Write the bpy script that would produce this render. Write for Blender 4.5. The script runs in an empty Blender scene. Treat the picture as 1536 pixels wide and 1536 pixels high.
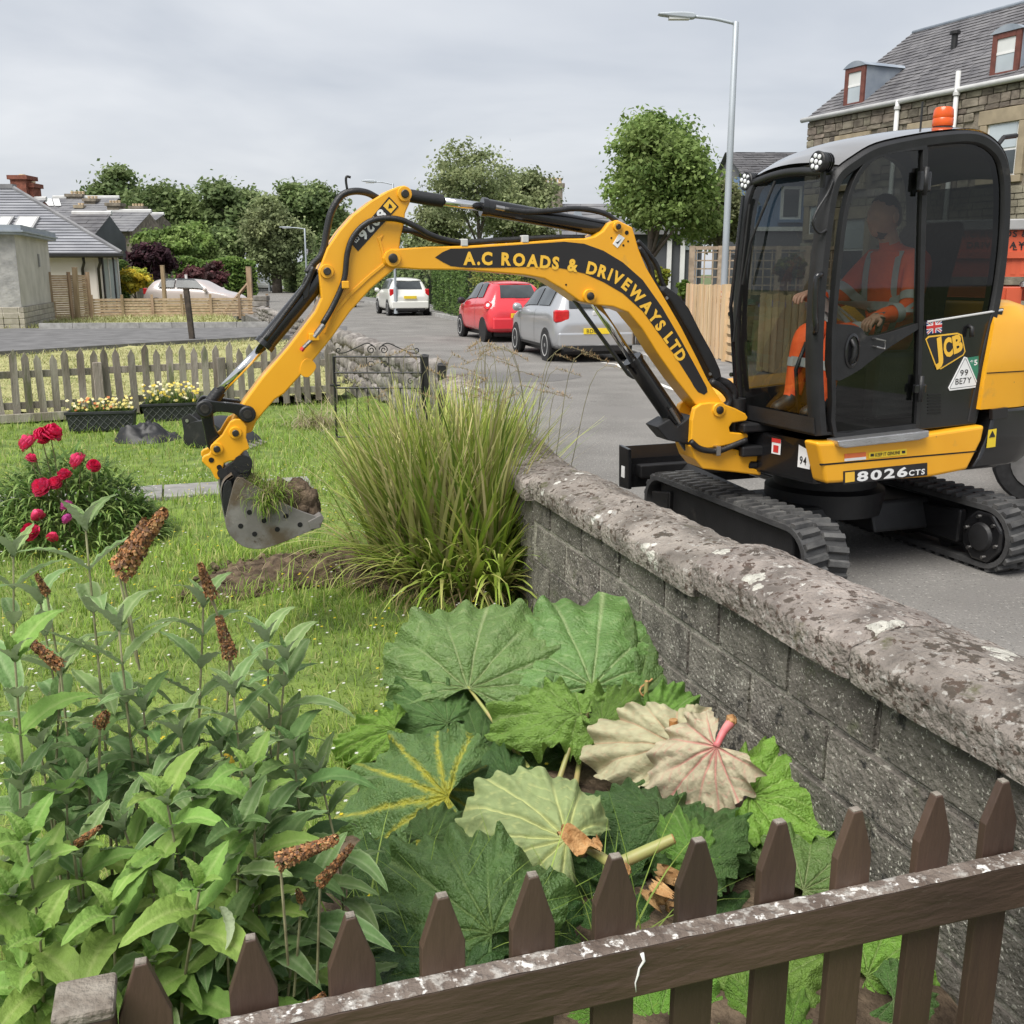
import bpy,bmesh,math,random
import numpy as np
from mathutils import Vector,Matrix,noise as mnoise
R=math.radians
random.seed(7)
rng=np.random.default_rng(7)
scene=bpy.context.scene
COL=scene.collection

# ------------------------------------------------------------------ camera, sky, sun, exposure
CAMZ,PITCH,FPX=1.68,R(13.12),1536.0
cam_d=bpy.data.cameras.new('camera')
cam_d.sensor_width=36.0
cam_d.lens=36.0
cam_d.clip_start=0.05
cam_d.clip_end=3000.0
cam=bpy.data.objects.new('camera',cam_d)
COL.objects.link(cam)
cam.location=(0,0,CAMZ)
cam.rotation_euler=(R(90)-PITCH,0,0)
scene.camera=cam

SUN_EL,SUN_AZ=R(58),R(215)          # azimuth clockwise from +Y (the viewing direction)
world=bpy.data.worlds.new('World')
scene.world=world
world.use_nodes=True
wt=world.node_tree
wt.nodes.clear()
w_out=wt.nodes.new('ShaderNodeOutputWorld')
w_bg=wt.nodes.new('ShaderNodeBackground')
w_sky=wt.nodes.new('ShaderNodeTexSky')
w_sky.sky_type='NISHITA'
w_sky.sun_disc=False
w_sky.sun_elevation=SUN_EL
w_sky.sun_rotation=SUN_AZ
w_sky.dust_density=3.0
w_tc=wt.nodes.new('ShaderNodeTexCoord')
w_sep=wt.nodes.new('ShaderNodeSeparateXYZ')
wt.links.new(w_tc.outputs['Generated'],w_sep.inputs[0])
def wmath(op,a,b=None):
    n=wt.nodes.new('ShaderNodeMath');n.operation=op
    for i,q in enumerate((a,b)):
        if q is None:continue
        if isinstance(q,(int,float)):n.inputs[i].default_value=q
        else:wt.links.new(q,n.inputs[i])
    return n.outputs[0]
zz=wmath('ADD',wmath('ABSOLUTE',w_sep.outputs[2]),0.16)
w_cmb=wt.nodes.new('ShaderNodeCombineXYZ')
wt.links.new(wmath('DIVIDE',w_sep.outputs[0],zz),w_cmb.inputs[0])
wt.links.new(wmath('DIVIDE',w_sep.outputs[1],zz),w_cmb.inputs[1])
w_n=wt.nodes.new('ShaderNodeTexNoise')
w_n.inputs['Scale'].default_value=0.8
w_n.inputs['Detail'].default_value=5.0
w_n.inputs['Roughness'].default_value=0.5
w_n.inputs['Distortion'].default_value=0.35
wt.links.new(w_cmb.outputs[0],w_n.inputs['Vector'])
w_r=wt.nodes.new('ShaderNodeValToRGB')
w_r.color_ramp.elements[0].position=0.32
w_r.color_ramp.elements[0].color=(1.34,1.43,1.58,1)
w_r.color_ramp.elements[1].position=0.68
w_r.color_ramp.elements[1].color=(2.06,2.10,2.17,1)
wt.links.new(w_n.outputs[0],w_r.inputs[0])
w_mix=wt.nodes.new('ShaderNodeMix');w_mix.data_type='RGBA'
w_mix.inputs[0].default_value=0.95
wt.links.new(w_sky.outputs[0],w_mix.inputs[6])
wt.links.new(w_r.outputs[0],w_mix.inputs[7])
wt.links.new(w_mix.outputs[2],w_bg.inputs[0])
w_bg.inputs[1].default_value=0.10
wt.links.new(w_bg.outputs[0],w_out.inputs[0])

sun_d=bpy.data.lights.new('sun','SUN')
sun_d.energy=1.2
sun_d.angle=R(40)
sun_d.color=(1.0,0.965,0.91)
sun=bpy.data.objects.new('sun',sun_d)
COL.objects.link(sun)
_sd=Vector((math.sin(SUN_AZ)*math.cos(SUN_EL),math.cos(SUN_AZ)*math.cos(SUN_EL),math.sin(SUN_EL)))
sun.rotation_euler=(-_sd).to_track_quat('-Z','Y').to_euler()
sun.location=(0,0,30)

scene.view_settings.view_transform='Standard'
scene.view_settings.look='None'
scene.view_settings.gamma=1.0
scene.view_settings.use_curve_mapping=False
scene.view_settings.exposure=1.98

# ------------------------------------------------------------------ pixel -> place
CT,ST=math.cos(PITCH),math.sin(PITCH)
CAM=Vector((0,0,CAMZ))
def ray(px,py):
    u,v=(px-768)/FPX,(py-768)/FPX
    return Vector((u,CT-v*ST,-ST-v*CT))
def PZ(px,py,z=0.0):                       # point on a level at height z
    d=ray(px,py);return CAM+d*((z-CAMZ)/d.z)
def PY(px,py,Y):                           # point at forward distance Y
    d=ray(px,py);return CAM+d*(Y/d.y)
class Frame:                                 # a local frame: x along xdir (level), y its left, z up
    def __init__(s,origin,ang=None,xdir=None):
        s.o=Vector(origin)
        if xdir is not None:ang=math.atan2(xdir[1],xdir[0])
        s.ang=ang
        s.x=Vector((math.cos(ang),math.sin(ang),0));s.y=Vector((-math.sin(ang),math.cos(ang),0))
        s.M=Matrix.Translation(s.o)@Matrix.Rotation(ang,4,'Z')
    def px(s,px,py,off=0.0):              # pixel on the upright plane y = off -> (x, z) in the frame
        d=ray(px,py)
        t=(off-(CAM-s.o).dot(s.y))/d.dot(s.y)
        p=CAM+d*t-s.o
        return (p.dot(s.x),p.z)
    def poly(s,pts,off=0.0):return [s.px(a,b,off) for a,b in pts]
    def w(s,x,y,z=0.0):return s.o+s.x*x+s.y*y+Vector((0,0,z))

# ------------------------------------------------------------------ materials
MATS={}
def lk(nt,a,b):nt.links.new(a,b)
def mat(name,col,rough=0.6,metal=0.0,col2=None,var=0.12,scale=6.0,detail=4.0,bump=0.0,bscale=40.0,spec=0.5,
        coat=0.0,orand=0.0,attr=None,trans=0.0,lo=0.35,hi=0.65,stretch=None,spots=None,emit=None,coord='Object',back=None):
    """A procedural principled material. col/col2 mix by noise, orand varies by object, attr multiplies a colour
    attribute, spots = (colour, scale, threshold, softness) lays blotches over it."""
    m=bpy.data.materials.new(name);m.use_nodes=True;MATS[name]=m
    nt=m.node_tree;N=nt.nodes;b=N['Principled BSDF'];out=N['Material Output']
    b.inputs['Roughness'].default_value=rough;b.inputs['Metallic'].default_value=metal
    b.inputs['Specular IOR Level'].default_value=spec
    if coat:b.inputs['Coat Weight'].default_value=coat;b.inputs['Coat Roughness'].default_value=0.06
    tc=N.new('ShaderNodeTexCoord');vec=tc.outputs[coord]
    if stretch:
        mp=N.new('ShaderNodeMapping');mp.inputs['Scale'].default_value=stretch
        lk(nt,vec,mp.inputs[0]);vec=mp.outputs[0]
    oi=None
    if orand:
        oi=N.new('ShaderNodeObjectInfo')
        ad=N.new('ShaderNodeVectorMath');ad.operation='ADD'
        ml=N.new('ShaderNodeMath');ml.operation='MULTIPLY';ml.inputs[1].default_value=37.0
        lk(nt,oi.outputs['Random'],ml.inputs[0]);lk(nt,vec,ad.inputs[0]);lk(nt,ml.outputs[0],ad.inputs[1]);vec=ad.outputs[0]
    n1=N.new('ShaderNodeTexNoise');n1.inputs['Scale'].default_value=scale;n1.inputs['Detail'].default_value=detail
    lk(nt,vec,n1.inputs['Vector'])
    if col2 is None:
        c1=[max(0,c*(1-var)) for c in col[:3]];c2=[min(1,c*(1+var)) for c in col[:3]]
    else:c1,c2=col,col2
    rp=N.new('ShaderNodeValToRGB');rp.color_ramp.elements[0].position=lo;rp.color_ramp.elements[1].position=hi
    rp.color_ramp.elements[0].color=(*c1[:3],1);rp.color_ramp.elements[1].color=(*c2[:3],1)
    lk(nt,n1.outputs[0],rp.inputs[0]);c=rp.outputs[0]
    for sp in (spots or []):
        sc,ss,th,sf=sp
        n2=N.new('ShaderNodeTexNoise');n2.inputs['Scale'].default_value=ss;n2.inputs['Detail'].default_value=6.0
        n2.inputs['Roughness'].default_value=0.62
        lk(nt,vec,n2.inputs['Vector'])
        mr=N.new('ShaderNodeMapRange');mr.inputs[1].default_value=th;mr.inputs[2].default_value=th+sf
        lk(nt,n2.outputs[0],mr.inputs[0])
        mx=N.new('ShaderNodeMix');mx.data_type='RGBA';lk(nt,mr.outputs[0],mx.inputs[0]);lk(nt,c,mx.inputs[6])
        mx.inputs[7].default_value=(*sc[:3],1);c=mx.outputs[2]
    if attr:
        at=N.new('ShaderNodeAttribute');at.attribute_name=attr
        mx=N.new('ShaderNodeMix');mx.data_type='RGBA';mx.blend_type='MULTIPLY';mx.inputs[0].default_value=1.0
        lk(nt,c,mx.inputs[6]);lk(nt,at.outputs['Color'],mx.inputs[7]);c=mx.outputs[2]
    if orand:
        hs=N.new('ShaderNodeHueSaturation');mr=N.new('ShaderNodeMapRange')
        mr.inputs[3].default_value=1-orand;mr.inputs[4].default_value=1+orand
        lk(nt,oi.outputs['Random'],mr.inputs[0]);lk(nt,mr.outputs[0],hs.inputs['Value']);lk(nt,c,hs.inputs['Color'])
        mr2=N.new('ShaderNodeMapRange');mr2.inputs[3].default_value=0.5-orand*0.07;mr2.inputs[4].default_value=0.5+orand*0.07
        fr=N.new('ShaderNodeMath');fr.operation='FRACT';m7=N.new('ShaderNodeMath');m7.operation='MULTIPLY';m7.inputs[1].default_value=7.31
        lk(nt,oi.outputs['Random'],m7.inputs[0]);lk(nt,m7.outputs[0],fr.inputs[0]);lk(nt,fr.outputs[0],mr2.inputs[0]);lk(nt,mr2.outputs[0],hs.inputs['Hue'])
        c=hs.outputs[0]
    if back:
        ge=N.new('ShaderNodeNewGeometry');mx=N.new('ShaderNodeMix');mx.data_type='RGBA'
        lk(nt,ge.outputs['Backfacing'],mx.inputs[0]);lk(nt,c,mx.inputs[6]);mx.inputs[7].default_value=(*back,1);c=mx.outputs[2]
    lk(nt,c,b.inputs['Base Color'])
    if emit:b.inputs['Emission Color'].default_value=(*emit[:3],1);b.inputs['Emission Strength'].default_value=emit[3]
    if bump:
        nb=N.new('ShaderNodeTexNoise');nb.inputs['Scale'].default_value=bscale;nb.inputs['Detail'].default_value=5.0
        lk(nt,vec,nb.inputs['Vector'])
        bp=N.new('ShaderNodeBump');bp.inputs['Strength'].default_value=min(1.0,bump);bp.inputs['Distance'].default_value=0.012*max(1.0,bump)
        lk(nt,nb.outputs[0],bp.inputs['Height']);lk(nt,bp.outputs[0],b.inputs['Normal'])
    if trans:
        tl=N.new('ShaderNodeBsdfTranslucent');lk(nt,c,tl.inputs[0])
        ms=N.new('ShaderNodeMixShader');ms.inputs[0].default_value=trans
        lk(nt,b.outputs[0],ms.inputs[1]);lk(nt,tl.outputs[0],ms.inputs[2]);lk(nt,ms.outputs[0],out.inputs[0])
    return m
def glass(name,tint,refl=0.06,rough=0.02):
    m=bpy.data.materials.new(name);m.use_nodes=True;MATS[name]=m
    nt=m.node_tree;N=nt.nodes;N.remove(N['Principled BSDF']);out=N['Material Output']
    tr=N.new('ShaderNodeBsdfTransparent');tr.inputs[0].default_value=(*tint,1)
    gl=N.new('ShaderNodeBsdfGlossy');gl.inputs['Roughness'].default_value=rough;gl.inputs[0].default_value=(1,1,1,1)
    lw=N.new('ShaderNodeLayerWeight');lw.inputs[0].default_value=0.5
    pw=N.new('ShaderNodeMath');pw.operation='POWER';pw.inputs[1].default_value=4.5;lk(nt,lw.outputs['Facing'],pw.inputs[0])
    ad=N.new('ShaderNodeMath');ad.operation='MULTIPLY_ADD';ad.inputs[1].default_value=0.7;ad.inputs[2].default_value=refl;lk(nt,pw.outputs[0],ad.inputs[0])
    ms=N.new('ShaderNodeMixShader');lk(nt,ad.outputs[0],ms.inputs[0]);lk(nt,tr.outputs[0],ms.inputs[1]);lk(nt,gl.outputs[0],ms.inputs[2])
    lk(nt,ms.outputs[0],out.inputs[0])
    return m

# ------------------------------------------------------------------ mesh building
class MB:
    def __init__(s):s.v=[];s.f=[]
    def add(s,vs,fs):
        k=len(s.v);s.v.extend([tuple(p) for p in vs]);s.f.extend([tuple(i+k for i in f) for f in fs]);return s
    def box(s,c,d,rot=None):
        c=Vector(c);hx,hy,hz=d[0]/2,d[1]/2,d[2]/2
        vs=[Vector((a*hx,b*hy,e*hz)) for a in (-1,1) for b in (-1,1) for e in (-1,1)]
        if rot is not None:vs=[rot@q for q in vs]
        return s.add([q+c for q in vs],[(0,1,3,2),(4,6,7,5),(0,4,5,1),(2,3,7,6),(0,2,6,4),(1,5,7,3)])
    def box2(s,a,b):                        # by two corners
        return s.box([(p+q)/2 for p,q in zip(a,b)],[abs(p-q) for p,q in zip(a,b)])
    def prism(s,poly,y0,y1):               # (x, z) outline drawn out along y
        n=len(poly)
        ar=sum(poly[i][0]*poly[(i+1)%n][1]-poly[(i+1)%n][0]*poly[i][1] for i in range(n))
        if ar<0:poly=poly[::-1]
        vs=[(x,y0,z) for x,z in poly]+[(x,y1,z) for x,z in poly]
        fs=[tuple(range(n)),tuple(range(2*n-1,n-1,-1))]
        fs+=[(i,i+n,(i+1)%n+n,(i+1)%n) for i in range(n)]
        if y1<y0:fs=[f[::-1] for f in fs]
        return s.add(vs,fs)
    def zprism(s,poly,z0,z1):
        n=len(poly)
        ar=sum(poly[i][0]*poly[(i+1)%n][1]-poly[(i+1)%n][0]*poly[i][1] for i in range(n))
        if ar<0:poly=poly[::-1]
        vs=[(p[0],p[1],z0) for p in poly]+[(p[0],p[1],z1) for p in poly]
        fs=[tuple(range(n-1,-1,-1)),tuple(range(n,2*n))]+[(i,(i+1)%n,(i+1)%n+n,i+n) for i in range(n)]
        return s.add(vs,fs)
    def tube(s,pts,r,seg=8,cap=True,closed=False):
        pts=[Vector(p) for p in pts];n=len(pts)
        rs=r if isinstance(r,(list,tuple)) else [r]*n
        up=None;rings=[]
        for i,p in enumerate(pts):
            if closed:t=pts[(i+1)%n]-pts[i-1]
            else:t=pts[min(i+1,n-1)]-pts[max(i-1,0)]
            t.normalize()
            if up is None:
                up=Vector((0,0,1)) if abs(t.z)<0.9 else Vector((1,0,0))
            up=(up-t*up.dot(t))
            if up.length<1e-6:up=t.orthogonal()
            up.normalize();sd=t.cross(up)
            rings.append([p+(up*math.cos(a)+sd*math.sin(a))*rs[i] for a in [2*math.pi*j/seg for j in range(seg)]])
        vs=[q for rg in rings for q in rg];fs=[]
        for i in range(n if closed else n-1):
            a,b=i*seg,((i+1)%n)*seg
            for j in range(seg):
                k=(j+1)%seg;fs.append((a+j,b+j,b+k,a+k))
        if cap and not closed:
            fs.append(tuple(range(seg)));fs.append(tuple((n-1)*seg+j for j in range(seg-1,-1,-1)))
        return s.add(vs,fs)
    def cyl(s,a,b,r,seg=16,r2=None):return s.tube([a,b],[r,r if r2 is None else r2],seg)
    def lathe(s,prof,o=(0,0,0),axis=(0,0,1),seg=16):   # prof: (radius, height)
        ax=Vector(axis).normalized();u=ax.orthogonal().normalized();w=ax.cross(u);o=Vector(o);vs=[];fs=[]
        for r,h in prof:
            for j in range(seg):
                a=2*math.pi*j/seg;vs.append(o+ax*h+(u*math.cos(a)+w*math.sin(a))*r)
        for i in range(len(prof)-1):
            for j in range(seg):
                k=(j+1)%seg;fs.append((i*seg+j,i*seg+k,(i+1)*seg+k,(i+1)*seg+j))
        fs.append(tuple(range(seg-1,-1,-1)));fs.append(tuple((len(prof)-1)*seg+j for j in range(seg)))
        return s.add(vs,fs)
    def grid(s,fn,nu,nv,flip=False):
        vs=[fn(i/nu,j/nv) for i in range(nu+1) for j in range(nv+1)]
        fs=[]
        for i in range(nu):
            for j in range(nv):
                q=(i*(nv+1)+j,(i+1)*(nv+1)+j,(i+1)*(nv+1)+j+1,i*(nv+1)+j+1)
                fs.append(q[::-1] if flip else q)
        return s.add(vs,fs)
    def mesh(s,name,M=None,off=None):
        vs=s.v
        if M is not None:vs=[M@Vector(p) for p in vs]
        if off is not None:o=Vector(off);vs=[Vector(p)-o for p in vs]
        me=bpy.data.meshes.new(name);me.from_pydata([tuple(p) for p in vs],[],s.f);me.update();return me
    def build(s,name,m,parent=None,M=None,smooth=False,bevel=0.0,sub=0,loc=None,bseg=2):
        off=None
        if parent is not None and M is not None:off=wloc(parent)
        if loc is not None:off=loc
        me=s.mesh(name,M,off)
        o=link(name,me,m,parent)
        if loc is not None:o.location=loc
        if smooth:shade(me,smooth)
        if bevel:
            md=o.modifiers.new('bevel','BEVEL');md.width=bevel;md.segments=bseg;md.limit_method='ANGLE';md.angle_limit=R(38)
        if sub:
            md=o.modifiers.new('sub','SUBSURF');md.levels=sub;md.render_levels=sub
        return o
def shade(me,ang=True):
    for p in me.polygons:p.use_smooth=True
    if ang is not True and ang is not 1:
        try:me.set_sharp_from_angle(angle=R(ang))
        except Exception:pass
def wloc(o):
    p=Vector((0,0,0))
    while o is not None:p=p+Vector(o.location);o=o.parent
    return p
def link(name,me,m,parent=None):
    o=bpy.data.objects.new(name,me)
    if m is not None and not me.materials:me.materials.append(MATS[m] if isinstance(m,str) else m)
    COL.objects.link(o)
    if parent is not None:o.parent=parent
    return o
def tag(o,label=None,cat=None,group=None,kind=None):
    if label:o['label']=label
    if cat:o['category']=cat
    if group:o['group']=group
    if kind:o['kind']=kind
    return o
def thing(name,label,cat,loc=(0,0,0),rz=0.0,group=None):
    o=bpy.data.objects.new(name,None);o.empty_display_size=0.1;COL.objects.link(o)
    o.location=loc;o.rotation_euler=(0,0,rz);return tag(o,label,cat,group)
def copy_tree(o,parent=None):
    c=o.copy();COL.objects.link(c);c.parent=parent
    for ch in o.children:copy_tree(ch,c)
    return c
def npmesh(name,V,F,col=None):
    V=np.ascontiguousarray(V,dtype=np.float32);F=np.ascontiguousarray(F,dtype=np.int32)
    me=bpy.data.meshes.new(name);k=F.shape[1]
    me.vertices.add(len(V));me.vertices.foreach_set('co',V.ravel())
    me.loops.add(F.size);me.loops.foreach_set('vertex_index',F.ravel())
    me.polygons.add(len(F));me.polygons.foreach_set('loop_start',np.arange(0,F.size,k,dtype=np.int32))
    me.update(calc_edges=True)
    if col is not None:setcol(me,col)
    return me
def setcol(me,col):
    at=me.color_attributes.new('Col','FLOAT_COLOR','POINT');c=np.ones((len(col),4),np.float32);c[:,:3]=col
    at.data.foreach_set('color',c.ravel())
_gl={}
def glyph(ch,size,fat=0.0):
    key=(ch,size,fat)
    if key not in _gl:
        cu=bpy.data.curves.new('g','FONT');cu.body=ch;cu.size=size;cu.offset=fat*size;cu.resolution_u=3
        o=bpy.data.objects.new('g',cu);COL.objects.link(o)
        dg=bpy.context.evaluated_depsgraph_get();me=bpy.data.meshes.new_from_object(o.evaluated_get(dg))
        vs=[(p.co.x,p.co.y) for p in me.vertices];fs=[tuple(p.vertices) for p in me.polygons]
        bpy.data.objects.remove(o);bpy.data.curves.remove(cu);bpy.data.meshes.remove(me)
        w=(max(p[0] for p in vs)-min(p[0] for p in vs)) if vs else size*0.3
        x0=min(p[0] for p in vs) if vs else 0
        _gl[key]=([(x-x0,y) for x,y in vs],fs,w)
    return _gl[key]
def text2d(txt,size,fat=0.02,gap=0.12,wide=1.0):
    """flat letters from x = 0 along a line: list of (verts, faces) merged, and the total width"""
    V,F,x=[],[],0.0
    for ch in txt:
        if ch==' ':x+=size*0.32*wide;continue
        vs,fs,w=glyph(ch,size,fat);k=len(V)
        V+=[(x+a*wide,b) for a,b in vs];F+=[tuple(i+k for i in f) for f in fs];x+=w*wide+size*gap
    return V,F,x-size*gap
def text_on(name,txt,size,m,parent,o,xd,yd,fat=0.02,gap=0.12,wide=1.0,centre=True):
    """letters on a plane through o with reading direction xd and up yd"""
    V,F,w=text2d(txt,size,fat,gap,wide);o=Vector(o);xd=Vector(xd).normalized();yd=Vector(yd).normalized()
    sh=w/2 if centre else 0
    mb=MB();mb.add([o+xd*(a-sh)+yd*b for a,b in V],F)
    return mb.build(name,m,parent,M=Matrix.Identity(4))
def smoothpts(pts,n=6,closed=False):
    """Catmull-Rom through the points"""
    pts=[Vector(p) for p in pts];out=[];L=len(pts)
    for i in range(L if closed else L-1):
        p0=pts[(i-1)%L] if closed or i>0 else pts[0]*2-pts[1]
        p1,p2=pts[i],pts[(i+1)%L]
        p3=pts[(i+2)%L] if closed or i+2<L else pts[-1]*2-pts[-2]
        for k in range(n):
            t=k/n
            out.append(0.5*((2*p1)+(p2-p0)*t+(2*p0-5*p1+4*p2-p3)*t*t+(3*p1-p0-3*p2+p3)*t**3))
    if not closed:out.append(pts[-1])
    return out
def sp2(pts,n=5,closed=False):return [(p.x,p.y) for p in smoothpts([(a,b,0) for a,b in pts],n,closed)]

# garden frame: n runs across the garden to the road, a runs along the wall, away from the viewer
GA=R(18)
GN=Vector((math.cos(GA),math.sin(GA),0));GE=Vector((-math.sin(GA),math.cos(GA),0))
def W(n,a,z=0.0):return GN*n+GE*a+Vector((0,0,z))
LAWN=-0.2
# ------------------------------------------------------------------ materials of the place
mat('asphalt',(0.155,0.149,0.140),0.95,col2=(0.235,0.226,0.212),scale=1.1,detail=10,bump=1.0,bscale=70,spec=0.2,spots=[((0.36,0.345,0.32),42,0.585,0.06),((0.075,0.072,0.068),55,0.59,0.06),((0.30,0.29,0.27),95,0.62,0.05),((0.19,0.182,0.172),0.45,0.56,0.05),((0.09,0.088,0.085),2.3,0.68,0.03)],lo=0.3,hi=0.7)
mat('asphalt_patch',(0.135,0.13,0.124),0.9,var=0.2,scale=60,bump=0.5,bscale=120)
mat('pavement',(0.20,0.195,0.19),0.9,var=0.2,scale=3,detail=8,bump=0.4,bscale=90)
mat('kerb',(0.34,0.335,0.32),0.85,var=0.18,scale=7,bump=0.4,bscale=50,orand=0.12)
mat('road_paint',(0.70,0.69,0.66),0.7,var=0.12,scale=9,spots=[((0.22,0.215,0.21),14,0.56,0.06)])
mat('driveway',(0.13,0.128,0.128),0.92,var=0.25,scale=2,detail=8,bump=0.4,bscale=80)
mat('earth',(0.06,0.045,0.03),0.95,col2=(0.13,0.10,0.07),scale=9,bump=1.5,bscale=30,detail=8)
mat('soil',(0.05,0.036,0.025),0.97,col2=(0.165,0.122,0.083),scale=11,spec=0.15,bump=1.8,bscale=40,detail=8)
mat('lawn_earth',(0.10,0.155,0.03),0.95,col2=(0.19,0.265,0.05),scale=5,detail=8,bump=1.5,bscale=70)
mat('mown_ground',(0.25,0.25,0.09),0.95,col2=(0.42,0.40,0.18),scale=3.0,detail=9,bump=1.8,bscale=22,lo=0.3,hi=0.7,spots=[((0.13,0.17,0.045),5,0.56,0.12)])
mat('far_ground',(0.07,0.10,0.035),0.95,col2=(0.12,0.15,0.05),scale=0.2,detail=8)
mat('grass_blade',(1,1,1),0.6,spec=0.25,var=0.08,scale=2,attr='Col',trans=0.35)
mat('straw',(0.9,0.9,0.9),0.7,var=0.1,scale=20,attr='Col',trans=0.2)
mat('leaf',(1,1,1),0.6,spec=0.25,var=0.12,scale=0.6,attr='Col',trans=0.42)
mat('petal',(0.9,0.9,0.9),0.55,var=0.1,scale=30,attr='Col',trans=0.25)
mat('flag_stone',(0.19,0.185,0.175),0.85,col2=(0.30,0.29,0.275),scale=5,detail=8,bump=0.6,bscale=40,orand=0.12)
mat('block_stone',(0.080,0.072,0.061),0.95,col2=(0.205,0.187,0.160),scale=9,detail=9,bump=1.3,bscale=60,orand=0.14,spots=[((0.50,0.48,0.42),85,0.60,0.03),((0.36,0.345,0.30),24,0.62,0.04),((0.09,0.095,0.055),6,0.60,0.1),((0.03,0.028,0.026),13,0.60,0.08)],lo=0.3,hi=0.7)
mat('mortar',(0.24,0.225,0.19),0.95,col2=(0.40,0.375,0.32),scale=20,detail=8,bump=1.5,bscale=90)
mat('coping_stone',(0.125,0.108,0.093),0.95,col2=(0.35,0.308,0.272),scale=6.5,detail=10,bump=1.8,bscale=50,orand=0.10,lo=0.32,hi=0.68,
    spots=[((0.075,0.06,0.046),13,0.575,0.04),((0.36,0.34,0.31),34,0.58,0.06),((0.085,0.06,0.045),30,0.57,0.04),((0.10,0.095,0.05),7,0.62,0.08),((0.62,0.61,0.56),4.3,0.655,0.02)])
mat('lichen',(0.42,0.41,0.36),0.97,col2=(0.60,0.585,0.52),scale=34,bump=1.5,bscale=90,spec=0.1,spots=[((0.22,0.20,0.175),36,0.56,0.06)])
mat('moss',(0.05,0.042,0.03),0.97,col2=(0.12,0.09,0.06),scale=40,bump=2.0,bscale=120)
mat('rubble_stone',(0.17,0.155,0.14),0.95,col2=(0.32,0.295,0.27),scale=4,bump=1.5,bscale=30,orand=0.25)
mat('fence_brown',(0.046,0.029,0.021),0.5,col2=(0.090,0.056,0.039),scale=3.2,detail=9,bump=0.5,bscale=30,stretch=(1,1,0.22),orand=0.10,spots=[((0.15,0.12,0.10),24,0.68,0.05),((0.035,0.026,0.022),7,0.60,0.12)])
mat('fence_brown_rail',(0.048,0.030,0.022),0.5,col2=(0.094,0.059,0.042),scale=5,detail=9,bump=0.5,bscale=45,stretch=(0.25,1,1),spots=[((0.15,0.12,0.10),26,0.68,0.05),((0.035,0.026,0.022),9,0.62,0.1)])
mat('weathered_top',(0.095,0.070,0.055),0.9,col2=(0.20,0.165,0.14),scale=12,detail=9,bump=1.2,bscale=60,spots=[((0.36,0.34,0.31),30,0.53,0.10),((0.70,0.685,0.65),44,0.565,0.07)])
mat('cut_edge',(0.15,0.125,0.10),0.85,col2=(0.28,0.25,0.21),scale=30,detail=8,bump=0.8,bscale=90)
mat('droppings',(0.78,0.78,0.75),0.8,var=0.1,scale=40)
mat('fence_grey',(0.17,0.145,0.115),0.9,col2=(0.32,0.29,0.245),scale=7,detail=9,bump=1.0,bscale=45,stretch=(1,1,0.18),orand=0.28,spots=[((0.13,0.145,0.07),5,0.60,0.08)])
mat('new_timber',(0.55,0.38,0.21),0.75,col2=(0.70,0.52,0.32),scale=6,detail=8,bump=0.4,bscale=40,stretch=(1,1,0.15),orand=0.12)
mat('old_timber',(0.24,0.165,0.10),0.85,col2=(0.38,0.28,0.185),scale=6,detail=8,bump=0.5,bscale=40,stretch=(1,1,0.2),orand=0.15)
mat('lap_timber',(0.34,0.245,0.15),0.85,col2=(0.47,0.36,0.24),scale=6,detail=8,bump=0.5,bscale=40,orand=0.12)
mat('dark_timber',(0.035,0.028,0.022),0.85,col2=(0.07,0.055,0.042),scale=8,bump=0.5,bscale=40,orand=0.2)
mat('trellis',(0.36,0.28,0.20),0.85,var=0.2,scale=8,orand=0.1)
mat('black_iron',(0.012,0.012,0.013),0.45,var=0.3,scale=20,bump=0.3,bscale=90)
mat('black_plastic',(0.018,0.018,0.02),0.42,var=0.2,scale=8,bump=0.2,bscale=80)
mat('planter',(0.028,0.030,0.034),0.5,var=0.25,scale=8)
mat('planter_line',(0.11,0.115,0.115),0.6,var=0.2,scale=20)
mat('tarp',(0.010,0.010,0.011),0.5,var=0.3,scale=6,spots=[((0.07,0.055,0.04),7,0.6,0.1)])
# machine
mat('yellow',(0.85,0.41,0.018),0.36,col2=(0.80,0.37,0.014),scale=3,detail=9,coat=0.2,spots=[((0.52,0.29,0.06),5.5,0.64,0.16),((0.20,0.14,0.07),38,0.715,0.03)])
mat('black_paint',(0.010,0.010,0.011),0.24,var=0.15,scale=5,coat=0.3,spots=[((0.030,0.028,0.026),4,0.6,0.2)])
mat('roof_gloss',(0.16,0.155,0.15),0.10,var=0.05,scale=3,coat=1.0,spec=0.8)
mat('black_matt',(0.013,0.013,0.014),0.5,var=0.25,scale=9,bump=0.15,bscale=120,spots=[((0.05,0.046,0.04),7,0.64,0.15)])
mat('decal_black',(0.018,0.016,0.017),0.4,var=0.08,scale=5)
mat('decal_yellow',(0.86,0.50,0.05),0.45,var=0.04,scale=5)
mat('decal_white',(0.80,0.80,0.79),0.5,var=0.04,scale=9)
mat('decal_red',(0.58,0.035,0.03),0.5,var=0.05,scale=9)
mat('decal_orange',(0.75,0.17,0.05),0.5,var=0.1,scale=9)
mat('decal_green',(0.03,0.21,0.13),0.5,var=0.06,scale=9)
mat('decal_blue',(0.02,0.04,0.21),0.5,var=0.06,scale=9)
mat('rubber',(0.030,0.030,0.031),0.78,col2=(0.062,0.062,0.062),scale=7,detail=8,bump=0.35,bscale=90,spots=[((0.115,0.11,0.10),5,0.60,0.2)])
mat('rubber_lug',(0.042,0.042,0.043),0.75,col2=(0.095,0.094,0.091),scale=11,detail=8,bump=0.35,bscale=90,orand=0.25)
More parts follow.
